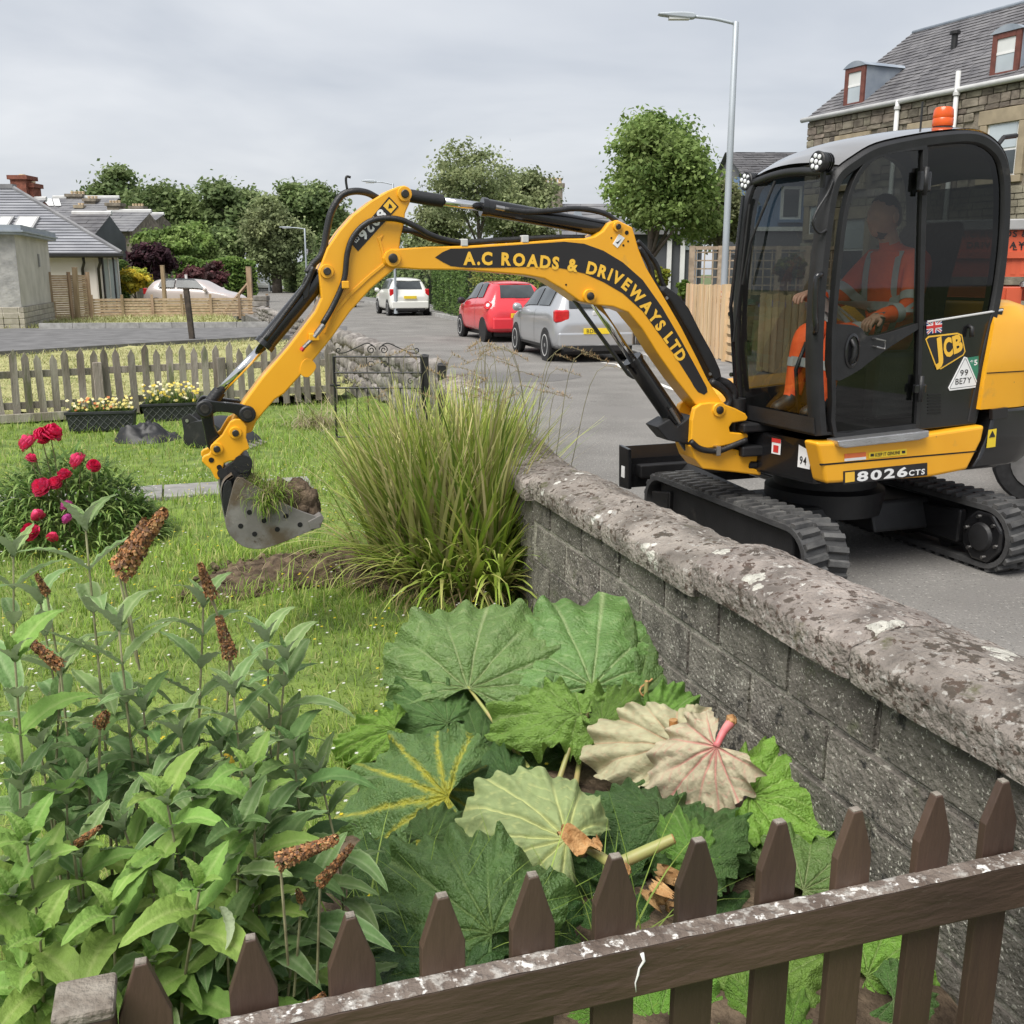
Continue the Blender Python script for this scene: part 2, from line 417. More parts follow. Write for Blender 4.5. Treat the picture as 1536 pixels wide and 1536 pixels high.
mat('hose',(0.014,0.014,0.015),0.45,var=0.3,scale=30,bump=0.2,bscale=160)
mat('chrome',(0.75,0.75,0.75),0.12,metal=1.0,var=0.04,scale=9)
mat('steel',(0.42,0.41,0.40),0.35,metal=1.0,var=0.15,scale=12,bump=0.1,bscale=90)
mat('alu_tread',(0.55,0.55,0.55),0.4,metal=1.0,var=0.1,scale=12,bump=0.5,bscale=140)
mat('bucket_steel',(0.155,0.145,0.135),0.62,col2=(0.25,0.235,0.22),scale=6,detail=8,bump=0.10,bscale=60,metal=0.25,spots=[((0.12,0.09,0.06),5,0.50,0.15),((0.075,0.055,0.038),11,0.58,0.08),((0.33,0.31,0.28),22,0.66,0.06)])
mat('pin_steel',(0.055,0.05,0.045),0.45,metal=0.6,var=0.3,scale=40)
mat('pin_hole',(0.006,0.006,0.006),0.9,var=0.1)
mat('beacon',(0.85,0.13,0.015),0.3,var=0.08,scale=14,coat=0.5,trans=0.25)
mat('lamp_lens',(0.75,0.76,0.78),0.12,var=0.1,scale=60,coat=0.6)
mat('hi_vis',(0.85,0.115,0.022),0.75,col2=(0.70,0.075,0.015),scale=9,detail=5,bump=0.8,bscale=16)
mat('reflective',(0.36,0.36,0.36),0.5,var=0.1,scale=20)
mat('skin',(0.50,0.27,0.19),0.55,var=0.08,scale=14)
mat('hair',(0.02,0.015,0.012),0.7,var=0.3,scale=60,bump=1.0,bscale=150)
mat('seat_cloth',(0.03,0.03,0.032),0.85,var=0.3,scale=30)
glass('cab_glass',(0.46,0.49,0.47),0.045)
glass('front_glass',(0.74,0.78,0.76),0.035)  # clearer windscreen tint, set to let more light onto the operator
mat('car_glass',(0.045,0.05,0.054),0.12,col2=(0.09,0.10,0.105),scale=1.4,spec=0.25)
glass('dim_glass',(0.17,0.185,0.18),0.03)  # darker tint for far, rear and quarter panes, shading the view behind the operator
# buildings and street
mat('rubble_wall',(0.13,0.11,0.085),0.93,col2=(0.26,0.225,0.178),scale=3.5,detail=9,bump=1.2,bscale=26)
mat('wall_stone',(0.105,0.088,0.068),0.93,col2=(0.255,0.222,0.175),scale=1.3,detail=6,bump=1.4,bscale=12,orand=0.30)
mat('dressed_stone',(0.31,0.255,0.175),0.85,var=0.15,scale=3,bump=0.3,bscale=30)
mat('slate',(0.085,0.082,0.088),0.62,col2=(0.16,0.155,0.16),scale=1.6,detail=8,bump=0.4,bscale=14,orand=0.25)
mat('roof_tile',(0.20,0.205,0.225),0.6,col2=(0.29,0.295,0.315),scale=0.9,detail=8,orand=0.12)
mat('far_slate',(0.13,0.13,0.14),0.7,col2=(0.20,0.20,0.205),scale=1.2,detail=8,bump=0.6,bscale=6)
mat('lead',(0.20,0.235,0.285),0.5,col2=(0.30,0.335,0.38),scale=1.8,detail=8,spots=[((0.42,0.45,0.48),4,0.66,0.06)])
mat('harling',(0.42,0.405,0.37),0.95,col2=(0.56,0.54,0.50),scale=1.2,detail=8,bump=0.9,bscale=26)
mat('grey_harling',(0.25,0.25,0.25),0.95,col2=(0.40,0.395,0.39),scale=3.5,detail=9,bump=1.3,bscale=16)
mat('white_render',(0.70,0.655,0.615),0.85,var=0.05,scale=1.0)
mat('brick_red',(0.20,0.07,0.045),0.9,var=0.25,scale=6,bump=0.6,bscale=14)
mat('base_stone',(0.36,0.335,0.285),0.9,var=0.18,scale=4,bump=0.7,bscale=20,orand=0.12)
mat('chimney_pot',(0.55,0.43,0.28),0.85,var=0.15,scale=4)
mat('white_paint',(0.75,0.75,0.74),0.5,var=0.05,scale=3)
mat('grey_pipe',(0.55,0.55,0.54),0.5,var=0.1,scale=3)
mat('window_red',(0.14,0.045,0.032),0.55,var=0.2,scale=6)
mat('window_pane',(0.42,0.47,0.50),0.08,var=0.12,scale=0.7,spec=0.8)
mat('dark_pane',(0.06,0.07,0.08),0.08,var=0.2,scale=0.7,spec=0.8)
mat('blind',(0.62,0.63,0.62),0.7,var=0.06,scale=2)
mat('blue_render',(0.16,0.25,0.42),0.8,var=0.07,scale=1)
mat('dark_render',(0.085,0.09,0.10),0.8,var=0.1,scale=1)
mat('galvanised',(0.40,0.435,0.47),0.5,metal=0.35,var=0.10,scale=2.5,stretch=(1,1,0.3))
mat('bin_green',(0.02,0.045,0.028),0.5,var=0.1,scale=5)
mat('bin_blue',(0.03,0.065,0.33),0.45,var=0.08,scale=5)
mat('bin_maroon',(0.055,0.018,0.022),0.5,var=0.1,scale=5)
mat('truck_red',(0.55,0.095,0.04),0.45,var=0.08,scale=2.5)
mat('truck_grey',(0.30,0.30,0.30),0.5,var=0.1,scale=4)
# cars
mat('car_white',(0.74,0.74,0.70),0.25,var=0.02,scale=1,coat=0.8)
mat('car_red',(0.70,0.04,0.055),0.25,var=0.03,scale=1,coat=0.8)
mat('car_silver',(0.44,0.45,0.465),0.28,metal=0.5,var=0.02,scale=1,coat=0.7)
mat('car_pink',(0.46,0.405,0.39),0.3,var=0.03,scale=1,coat=0.6)
mat('tyre',(0.018,0.018,0.019),0.85,var=0.3,scale=20)
mat('tail_red',(0.55,0.015,0.02),0.18,var=0.15,scale=14,coat=0.7)
mat('plate_yellow',(0.80,0.58,0.03),0.45,var=0.04,scale=9)
mat('car_trim',(0.014,0.014,0.015),0.5,var=0.2,scale=9)
# ================================================================== the excavator
EXC=Vector((1.94,6.24,0))
exc=thing('mini_excavator','yellow and black mini excavator reaching over the stone wall with its bucket','excavator',EXC)
HF=Frame(EXC,xdir=(-0.921,-0.390))                   # upper structure: x forward, y to the operator's left (towards the viewer)
BFO=PY(1078,614,5.85)
BF=Frame((BFO.x,BFO.y,0),xdir=(-0.951,-0.309))     # boom plane
TF=Frame(EXC,xdir=(-0.342,0.940))                    # undercarriage: x towards the blade, y towards the wall
ID=Matrix.Identity(4)
def ex(mb,name,m,F,parent=None,**k):return mb.build(name,m,parent or exc,M=F.M,**k)
def circ(c,r,n=16,a0=0,a1=360):return [(c[0]+r*math.cos(R(a0+(a1-a0)*i/n)),c[1]+r*math.sin(R(a0+(a1-a0)*i/n))) for i in range(n if a1-a0==360 else n+1)]

# ---- tracks
TL0,TL1,TH,TW,TYC=-0.98,0.86,0.41,0.27,0.675
rr=TH/2
def track_path(n):
    """points round the belt by arc length: (x, z, tangent angle)"""
    x0,x1=TL0+rr,TL1-rr;L=x1-x0;per=2*L+2*math.pi*rr;out=[]
    for i in range(n):
        s=per*i/n
        if s<L:out.append((x0+s,TH,0.0))
        elif s<L+math.pi*rr:
            a=(s-L)/rr;out.append((x1+rr*math.sin(a),rr+rr*math.cos(a),-a))
        elif s<2*L+math.pi*rr:out.append((x1-(s-L-math.pi*rr),0.0,math.pi))
        else:
            a=(s-2*L-math.pi*rr)/rr;out.append((x0-rr*math.sin(a),rr-rr*math.cos(a),math.pi-a))
    return out
lug_mb=MB();lug_mb.prism([(-0.021,0),(0.021,0),(0.014,0.022),(-0.014,0.022)],-0.062,0.062)
lug_me=lug_mb.mesh('lug');lug_me.materials.append(MATS['rubber_lug'])
guide_me=MB().box((0,0,0),(0.03,0.05,0.03)).mesh('lug_inner')
for sgn in (1,-1):
    yc=sgn*TYC
    mb=MB();pth=track_path(72);n=len(pth);t=0.03;b0=0.022
    vs=[]
    for x,z,a in pth:
        nx,nz=math.sin(-a)*-1,math.cos(a)
        nx,nz=-math.sin(a),math.cos(a)
        for (d,yy) in ((-b0,-TW/2),(-b0,TW/2),(-b0-t,TW/2),(-b0-t,-TW/2)):
            vs.append((x+nx*d,yc+yy,z+nz*d+0.0))
    fs=[]
    for i in range(n):
        for k in range(4):
            fs.append((i*4+k,((i+1)%n)*4+k,((i+1)%n)*4+(k+1)%4,i*4+(k+1)%4))
    mb.add(vs,fs);trk=ex(mb,'track','rubber',TF,smooth=40)
    lp=track_path(52)
    for i,(x,z,a) in enumerate(lp):
        for side in (-1,1):
            s2=lp[i];xx,zq,aa=s2
            if side==1:
                k2=track_path(104)[(2*i+1)%104];xx,zq,aa=k2
            o=bpy.data.objects.new('lug',lug_me);COL.objects.link(o);o.parent=trk
            Mx=Matrix.Translation((xx+math.sin(aa)*b0,yc+side*0.066,zq-math.cos(aa)*b0))@Matrix.Rotation(-aa,4,'Y')@Matrix.Rotation(0.16*side,4,'Z')
            o.matrix_local=Matrix.Translation(-wloc(trk))@TF.M@Mx
    # frame, rollers, idler, sprocket with its motor cover
    mb=MB();mb.box2((TL0+0.2,yc-0.09,0.09),(TL1-0.16,yc+0.09,0.345));ex(mb,'track_frame','black_matt',TF,bevel=0.015)
    mb=MB();mb.prism([(TL1-0.34,0.12),(TL1-0.12,0.14),(TL1-0.10,0.27),(TL1-0.34,0.31)],yc+sgn*0.09-0.02,yc+sgn*0.105+0.02);ex(mb,'frame_end','black_paint',TF,bevel=0.012)
    for kx,rd in ((TL1-rr,0.135),(TL0+rr,0.14)):
        mb=MB();mb.lathe([(rd,-0.045),(rd,0.045)],(kx,yc,rr),(0,1,0),24);ex(mb,'idler_wheel' if kx>0 else 'drive_sprocket','black_matt',TF,smooth=40)
    for kx in (-0.42,-0.08,0.26):
        mb=MB();mb.lathe([(0.065,-0.08),(0.065,0.08)],(kx,yc,0.12),(0,1,0),16);ex(mb,'roller','black_matt',TF,smooth=40)
    yi=yc-sgn*0.10
    mb=MB();oc=[(TL0+rr+0.155*math.cos(R(22.5+45*i))+0.01,rr+0.155*math.sin(R(22.5+45*i))) for i in range(8)]
    mb.prism(oc,yi-sgn*0.0,yi-sgn*0.05);cov=ex(mb,'motor_cover','black_paint',TF,bevel=0.014)
    mb=MB();mb.lathe([(0.085,0),(0.075,0.02),(0.03,0.03)],(TL0+rr+0.01,yi-sgn*0.05,rr),(0,-sgn,0),20);ex(mb,'hub','black_matt',TF,parent=cov,smooth=40)
    for i in range(6):
        a=R(60*i+15);mb=MB();mb.lathe([(0.011,0),(0.011,0.012)],(TL0+rr+0.01+0.118*math.cos(a),yi-sgn*0.05,rr+0.118*math.sin(a)),(0,-sgn,0),6)
        ex(mb,'bolt','steel',TF,parent=cov)
    mb=MB();mb.prism([(TL0+0.38,0.13),(-0.1,0.14),(-0.1,0.30),(TL0+0.38,0.33)],yi,yi-sgn*0.06);ex(mb,'motor_guard','black_paint',TF,bevel=0.012)
    # cross leg of the X frame
    mb=MB();mb.prism([(-0.35,0.16),(0.35,0.16),(0.28,0.34),(-0.28,0.34)],sgn*0.12,sgn*0.58);ex(mb,'cross_frame','black_matt',TF,bevel=0.02)
mb=MB();mb.lathe([(0.36,0.26),(0.36,0.40),(0.31,0.42),(0.31,0.60)],(0,0,0),(0,0,1),36);ex(mb,'slew_ring','black_matt',TF,smooth=40)

# ---- dozer blade
bl=MB();prof=[(1.22,0.20),(1.20,0.30),(1.215,0.40),(1.25,0.49),(1.235,0.495),(1.195,0.41),(1.18,0.30),(1.19,0.20)]
bl.prism(prof,-0.79,0.79);blade=ex(bl,'dozer_blade','black_paint',TF,bevel=0.004)
for yy in (-0.785,0.785):
    mb=MB();mb.prism([(1.10,0.21),(1.255,0.20),(1.27,0.50),(1.12,0.49)],yy-0.012*(1 if yy>0 else-1),yy+0.013*(1 if yy>0 else-1));ex(mb,'blade_end_plate','black_paint',TF,parent=blade,bevel=0.004)
mb=MB();mb.box2((1.115,-0.7,0.28),(1.19,0.7,0.37));ex(mb,'blade_beam','black_matt',TF,parent=blade,bevel=0.01)
for yy in (-0.33,0.33):
    mb=MB();mb.tube([(0.30,yy*0.9,0.26),(1.19,yy,0.32)],0.05,4);ex(mb,'blade_arm','black_matt',TF)
mb=MB();mb.cyl((0.25,0,0.36),(0.8,0,0.36),0.045);ex(mb,'blade_cylinder','black_paint',TF,smooth=40)
mb=MB();mb.cyl((0.8,0,0.36),(1.15,0,0.36),0.022);ex(mb,'blade_rod','chrome',TF,smooth=40)
mb=MB();mb.box2((1.165,0.799,0.28),(1.215,0.8015,0.36));ex(mb,'blade_sticker','decal_white',TF)

# ---- upper structure
YL,YR=0.75,-0.74
sk=HF.poly([(1226,664),(1256,663),(1392,651),(1478,638),(1473,661),(1451,705),(1395,716),(1240,726)],YL)
mb=MB();mb.prism(sk,YL,YL-0.12);skirt=ex(mb,'side_skirt','yellow',HF,bevel=0.018,bseg=3)
g=HF.poly([(1231,696),(1465,676),(1464.5,678),(1231.5,698.5)],YL+0.001);mb=MB();mb.prism(g,YL+0.0015,YL-0.01);ex(mb,'skirt_groove','pin_hole',HF,parent=skirt)
st=HF.poly([(1256,661),(1393,645.5),(1393,655),(1378,660),(1268,672),(1258,670)],YL+0.03)
mb=MB();mb.prism(st,YL+0.035,YL-0.06);stp=ex(mb,'door_step','alu_tread',HF,bevel=0.006)
# platform under the cab and the black front panel
mb=MB();mb.zprism([(0.60,0.62),(0.66,0.10),(0.62,-0.55),(0.45,YR),(-0.75,YR),(-1.0,-0.4),(-1.0,0.4),(-0.75,0.62)],0.56,0.80);ex(mb,'platform','black_paint',HF,bevel=0.02)
fl=HF.poly([(1124,640),(1226,664),(1240,726),(1196,722),(1128,700)],0.60)
mb=MB();mb.add([HF.w(0.66,-0.12,0.80),HF.w(0.615,YL-0.06,0.80),HF.w(0.565,YL-0.06,0.575),HF.w(0.60,-0.12,0.575)],[(0,1,2,3)])
mb.v=[HF.M.inverted()@Vector(p) for p in mb.v]
ex(mb,'front_panel','black_paint',HF)
# rear engine cover (yellow) and counterweight (black), rounded in plan
def rearplan(xf,xr,yl,yr,n=10):
    pts=[(xf,yr)]
    for i in range(n+1):
        a=-math.pi/2+math.pi*i/n
        pts.append((xr+0.42-0.42*math.cos(a)*1.0,0.5*(yl+yr)+0.5*(yl-yr)*math.sin(a)**1*(1 if True else 0)))
    pts.append((xf,yl));return pts
cw=HF.poly([(1478,640),(1473,661),(1451,706),(1536,684)],YL)
mb=MB()
def rring(z,xf,xr,yl,yr,n=14):
    out=[]
    for i in range(n+1):
        a=-math.pi/2+math.pi*i/n
        ca=math.copysign(abs(math.cos(a))**0.55,math.cos(a));sa=math.copysign(abs(math.sin(a))**0.55,math.sin(a))
        out.append((xf-(xf-xr)*ca,0.5*(yl+yr)+0.5*(yl-yr)*sa,z))
    return out
def loft(mb,rings,cap=True):
    n=len(rings[0]);k=len(mb.v)
    mb.v.extend([tuple(p) for r_ in rings for p in r_])
    for i in range(len(rings)-1):
        for j in range(n-1):mb.f.append((k+i*n+j,k+(i+1)*n+j,k+(i+1)*n+j+1,k+i*n+j+1))
        mb.f.append((k+i*n+n-1,k+(i+1)*n+n-1,k+(i+1)*n,k+i*n))
    if cap:
        mb.f.append(tuple(k+j for j in range(n)));mb.f.append(tuple(k+(len(rings)-1)*n+j for j in range(n-1,-1,-1)))
xj=sk[3][0]
rings=[rring(0.60,xj+0.06,-1.02,YL-0.005,YR),rring(0.66,xj+0.02,-1.12,YL,YR),rring(0.80,xj-0.04,-1.16,YL,YR),rring(0.93,xj-0.06,-1.15,YL,YR)]
mb=MB();loft(mb,rings);ex(mb,'counterweight','black_paint',HF,smooth=35,bevel=0.015)
ec=HF.poly([(1471,632),(1490,520),(1504,466)],YL)
rings=[rring(0.935,ec[0][0],-1.10,YL-0.01,YR),rring(1.15,ec[1][0]+0.02,-1.09,YL-0.012,YR),rring(1.40,ec[2][0]+0.03,-1.03,YL-0.02,YR+0.02),rring(1.50,ec[2][0]+0.0,-0.95,YL-0.07,YR+0.06),rring(1.53,ec[2][0]-0.04,-0.86,YL-0.14,YR+0.12)]
mb=MB();loft(mb,rings);eng=ex(mb,'engine_cover','yellow',HF,smooth=40)
mb=MB();rings=[[(p[0],0.5*(YL+YR)+(p[1]-0.5*(YL+YR))*1.002,z) for p in rring(z,ec[1][0]+0.015,-1.094,YL-0.0105,YR)] for z in (1.135,1.141)]
loft(mb,rings,False);ex(mb,'cover_seam','pin_hole',HF,parent=eng)
vb=HF.poly([(1488,614),(1511,611),(1511,626),(1488,629)],YL);mb=MB();mb.prism(vb,YL+0.004,YL-0.02);ex(mb,'vent','decal_black',HF,parent=eng)
# right hand tank (beyond the cab)
mb=MB();mb.prism(sp2([(0.50,0.80),(0.52,0.94),(0.30,1.0),(-0.75,1.02),(-0.75,0.80)],3),-0.27,YR);ex(mb,'tank_cover','yellow',HF,bevel=0.03,bseg=3)

# ---- cab
CL,CR=0.71,-0.03                                    # cab sides (y)
cab_px=[(1227,655),(1223,600),(1221,545),(1222,496),(1225,437),(1231,378),(1238,318),(1246,277),(1258,253),(1282,234),(1318,214),(1377,201),(1421,195),
          (1457,193),(1481,198.5),(1501,213),(1513,232),(1519,259),(1521,290),(1519,348),(1513,407),(1504,461),(1490,520),(1477,580),(1466,634)]
cab_o=HF.poly(cab_px,CL)
cab_base=[(cab_o[-1][0],cab_o[-1][1]),(cab_o[0][0],cab_o[0][1])]
prof=sp2(cab_o,4)                                     # front bottom -> over the roof -> rear bottom
def inset(pl,d):
    out=[];n=len(pl)
    for i in range(n):
        a,b=Vector(pl[i-1] if i else pl[0]),Vector(pl[min(i+1,n-1)]);t=(b-a).normalized();nn=Vector((-t.y,t.x))
        c=sum((Vector(p) for p in pl),Vector((0,0)))/n
        if (c-Vector(pl[i])).dot(nn)<0:nn=-nn
        out.append((pl[i][0]+nn.x*d,pl[i][1]+nn.y*d))
    return out
cabp=thing('cab',None,None);cabp.parent=exc
# side frames: a swept rounded member along the outline
def member(pl,y0,y1,depth,name,m,rnd=0.018):
    """a frame that follows the open outline pl between y0 and y1, depth into the cab"""
    q=inset(pl,depth);mb=MB();n=len(pl);vs=[]
    ys=1 if y1>y0 else-1
    for i in range(n):
        ox,oz=pl[i];ix,iz=q[i]
        ux,uz=ix-ox,iz-oz
        def at(t,y):return (ox+ux*t,y,oz+uz*t)
        vs+=[at(0.0,y0+ys*rnd*2.2),at(0.10,y0+ys*rnd*0.8),at(0.34,y0),at(0.86,y0+ys*0.004),at(1,y0+ys*rnd),at(1,y1),at(0.0,y1)]
    k=7;fs=[]
    for i in range(n-1):
        for j in range(k):fs.append((i*k+j,i*k+(j+1)%k,(i+1)*k+(j+1)%k,(i+1)*k+j))
    fs+=[tuple(range(k)),tuple((n-1)*k+j for j in range(k-1,-1,-1))]
    mb.add(vs,fs);return ex(mb,name,m,HF,parent=cabp,smooth=45)
member(prof,CL,CL-0.07,0.072,'side_frame','black_matt')
member(prof,CR,CR+0.07,0.066,'side_frame','black_matt')
# roof, rear and front openings between the two side frames
fi=next(i for i,p in enumerate(prof) if p[1]>2.20)            # where the windscreen ends and the roof begins
ri=max(i for i,p in enumerate(prof) if p[1]>2.16)
def skin_strip(i0,i1,name,m,y0=CL-0.066,y1=CR+0.066,lift=0.0,crown=0.0,**kw):
    mb=MB();ny=10;seg=prof[i0:i1+1];ins=inset(prof,-lift)[i0:i1+1]
    vs=[]
    for i,(x,z) in enumerate(ins):
        for j in range(ny+1):
            t=j/ny;bulge=crown*(1-(2*t-1)**2) ;cx,cz=seg[i]
            mid=prof[len(prof) // 2]
            vs.append((x+bulge*(0.8 if i<4 else 0.0),y0+(y1-y0)*t,z+bulge))
    fs=[(i*(ny+1)+j,i*(ny+1)+j+1,(i+1)*(ny+1)+j+1,(i+1)*(ny+1)+j) for i in range(len(seg)-1) for j in range(ny)]
    mb.add(vs,fs);return ex(mb,name,m,HF,parent=cabp,**kw)
roof=skin_strip(fi,ri,'roof','roof_gloss',y0=CL-0.02,y1=CR+0.02,lift=0.004,crown=0.035,smooth=True)
rb=max(i for i,p in enumerate(prof) if p[1]>1.52)
skin_strip(ri,rb,'rear_window','dim_glass',lift=-0.02)
skin_strip(rb,len(prof)-1,'rear_panel','black_matt',lift=-0.01)
wb=next(i for i,p in enumerate(prof) if p[1]>0.93)
skin_strip(wb,fi,'windscreen','front_glass',lift=-0.012)
skin_strip(0,wb,'front_valance','black_matt',lift=-0.006)
# arched head of the windscreen: a rail across the front
mb=MB();p0=prof[fi];pts=[]
for j in range(13):
    t=j/12;yy=CL-0.03+(CR-CL+0.06)*t
    pts.append((p0[0]+0.02+0.02*math.sin(math.pi*t),yy,p0[1]-0.035+0.03*math.sin(math.pi*t)))
mb.tube(pts,0.022,8);ex(mb,'windscreen_rail','black_matt',HF,parent=cabp,smooth=True)
mid_i=next(i for i,p in enumerate(prof) if p[1]>1.55)
# floor and far side lower panel
mb=MB();mb.prism([prof[0],prof[2],(prof[2][0],0.86),(cab_base[0][0],0.86),cab_base[0]],CL-0.02,CR+0.02);ex(mb,'cab_floor','black_matt',HF,parent=cabp)
far=[p for p in prof];mb=MB();mb.add([(x,CR+0.02,z) for x,z in inset(prof,0.03)],[tuple(range(len(prof)))]);ex(mb,'far_window','dim_glass',HF,parent=cabp)
mb=MB();mb.prism([(prof[0][0]-0.03,0.8),(prof[0][0]-0.03,1.02),(0.1,1.05),(-0.3,1.25),(-0.62,1.25),(-0.55,0.8)],CR+0.05,CR+0.03);ex(mb,'far_panel','black_matt',HF,parent=cabp)
# near side: door and rear quarter
def loop_frame(mb,outer,inner,y0,y1):
    n=len(outer);vs=[(x,y0,z) for x,z in outer]+[(x,y0,z) for x,z in inner]+[(x,y1,z) for x,z in outer]+[(x,y1,z) for x,z in inner]
    fs=[]
    for i in range(n):
        k=(i+1)%n
        fs+=[(i,k,n+k,n+i),(n+i,n+k,3*n+k,3*n+i),(k,i,2*n+i,2*n+k)]
    mb.add(vs,fs)
def inset_closed(pl,d):
    n=len(pl);out=[];c=Vector((sum(p[0] for p in pl)/n,sum(p[1] for p in pl)/n))
    ar=sum(pl[i][0]*pl[(i+1)%n][1]-pl[(i+1)%n][0]*pl[i][1] for i in range(n));sg=1 if ar>0 else-1
    for i in range(n):
        a,b,e=Vector(pl[i-1]),Vector(pl[i]),Vector(pl[(i+1)%n])
        t=((b-a).normalized()+(e-b).normalized())
        t=t.normalized() if t.length>1e-6 else (e-b).normalized()
        nn=Vector((-t.y,t.x))*sg;out.append((b.x+nn.x*d,b.y+nn.y*d))
    return out
YD=CL-0.012
door_px=[(1250,655),(1247,600),(1246,545),(1247,490),(1251,437),(1257,378),(1265,318),(1277,275),(1292,249),(1312,231),(1346,221),(1384,217),(1389,225),(1386,340),(1383,480),(1381,560),(1378,637),(1371,643),(1300,651)]
door_o=sp2(HF.poly(door_px,YD),2,True)
door=thing('door',None,None);door.parent=exc
mb=MB();loop_frame(mb,door_o,inset_closed(door_o,0.026),YD+0.008,YD-0.03);dfr=ex(mb,'door_frame','black_matt',HF,parent=exc,smooth=50,bevel=0.004)
bpy.data.objects.remove(door)
mb=MB();gi=inset_closed(door_o,0.02);mb.add([(x,YD-0.01,z) for x,z in gi],[tuple(range(len(gi)))]);ex(mb,'door_window','cab_glass',HF,parent=dfr)
dp=HF.poly([(1249,490),(1252,486),(1280,488),(1293,494),(1301,504),(1330,500),(1384,483),(1384,489),(1335,520),(1301,545),(1283,558),(1249,568)],YD)
mb=MB();mb.prism(sp2(dp,3,True),YD+0.004,YD-0.05);ex(mb,'door_panel','black_matt',HF,parent=dfr,bevel=0.008)
hc=HF.px(1278,526,YD+0.006)
mb=MB();mb.lathe([(0.052,0),(0.052,0.006),(0.044,0.010),(0.040,0.003)],(0,0,0),(0,1,0),24)
mb.v=[(hc[0]+x*0.92,YD+0.004+y,hc[1]+z*1.75) for x,y,z in mb.v];ex(mb,'door_handle','black_paint',HF,parent=dfr,smooth=40)
mb=MB();mb.tube([(hc[0]+0.012,YD+0.008,hc[1]+0.06),(hc[0]-0.002,YD+0.024,hc[1]+0.02),(hc[0]-0.002,YD+0.024,hc[1]-0.03),(hc[0]+0.01,YD+0.008,hc[1]-0.07)],0.011,8);ex(mb,'handle_grip','black_matt',HF,parent=dfr,smooth=True)
a,b,c,d=[HF.px(*q,YD+0.02) for q in ((1312,508),(1326,511),(1325,523),(1313,520))]
mb=MB();mb.tube([(a[0],YD,a[1]),(a[0],YD+0.03,a[1]),(b[0],YD+0.03,b[1]),(c[0],YD+0.03,c[1]),(d[0],YD+0.03,d[1]),(d[0],YD,d[1])],0.005,6);ex(mb,'latch_loop','steel',HF,parent=dfr)
# rear quarter: window and black lower panel
q_px=[(1392,216),(1421,209),(1455,207),(1476,211),(1493,224),(1503,242),(1508,268),(1508,330),(1503,390),(1498,440),(1494,468),(1440,476),(1388,485)]
qo=sp2(HF.poly(q_px,YD),1,True);mb=MB();mb.add([(x,YD-0.012,z) for x,z in inset_closed(qo,-0.012)],[tuple(range(len(qo)))]);ex(mb,'quarter_window','dim_glass',HF,parent=cabp)
lp=HF.poly([(1386,484),(1440,476),(1506,462),(1491,520),(1478,580),(1464,636),(1377,645),(1380,560)],YD)
mb=MB();mb.prism(lp,YD+0.002,YD-0.03);quarter=ex(mb,'quarter_panel','black_paint',HF,parent=cabp,bevel=0.005)
a,b=HF.px(1390,483,YD),HF.px(1503,465,YD);mb=MB();mb.tube([(a[0],YD+0.004,a[1]),(b[0],YD+0.004,b[1])],0.006,6);ex(mb,'panel_trim','grey_pipe',HF,parent=cabp)
a,b=HF.px(1389,218,YD),HF.px(1378,642,YD);mb=MB();mb.prism([(a[0]+0.018,a[1]),(a[0]-0.02,a[1]),(b[0]-0.02,b[1]),(b[0]+0.012,b[1])],YD+0.0,YD-0.05);ex(mb,'door_post','black_matt',HF,parent=cabp,bevel=0.008)
for py in (272,583):
    h=HF.px(1386 if py<400 else 1379,py,YD+0.02);mb=MB();mb.box((h[0],YD+0.02,h[1]),(0.075,0.03,0.10 if py<400 else 0.05));hg=ex(mb,'hinge','black_paint',HF,parent=cabp,bevel=0.008)
    mb=MB();mb.cyl((h[0],YD+0.03,h[1]-0.07),(h[0],YD+0.03,h[1]+0.07),0.014,10);ex(mb,'hinge_pin','black_matt',HF,parent=cabp,smooth=True)
# quarter panel latch, grille
h=HF.px(1452,497,YD);mb=MB();mb.tube([(h[0],YD,h[1]+0.03),(h[0],YD+0.025,h[1]+0.02),(h[0],YD+0.03,h[1]-0.03)],0.012,8);ex(mb,'quarter_latch','black_matt',HF,parent=cabp,smooth=True)
for i in range(7):
    a,b=HF.px(1391,593+i*4.6,YD),HF.px(1410,591+i*4.6,YD)
    mb=MB();mb.box(((a[0]+b[0])/2,YD+0.004,(a[1]+b[1])/2),(abs(a[0]-b[0]),0.006,0.007));ex(mb,'grille_slat','pin_hole',HF,parent=cabp)
# grab handle on the near front pillar
pts=[HF.px(*q,CL+0.02) for q in ((1239,411),(1230,412),(1224,420),(1222,470),(1224,492),(1229,500))]
mb=MB();mb.tube(smoothpts([(p[0]+0.012,CL+(0.035 if 0<i<5 else 0.0),p[1]) for i,p in enumerate(pts)],4),0.014,8);ex(mb,'grab_rail','black_paint',HF,parent=cabp,smooth=True)
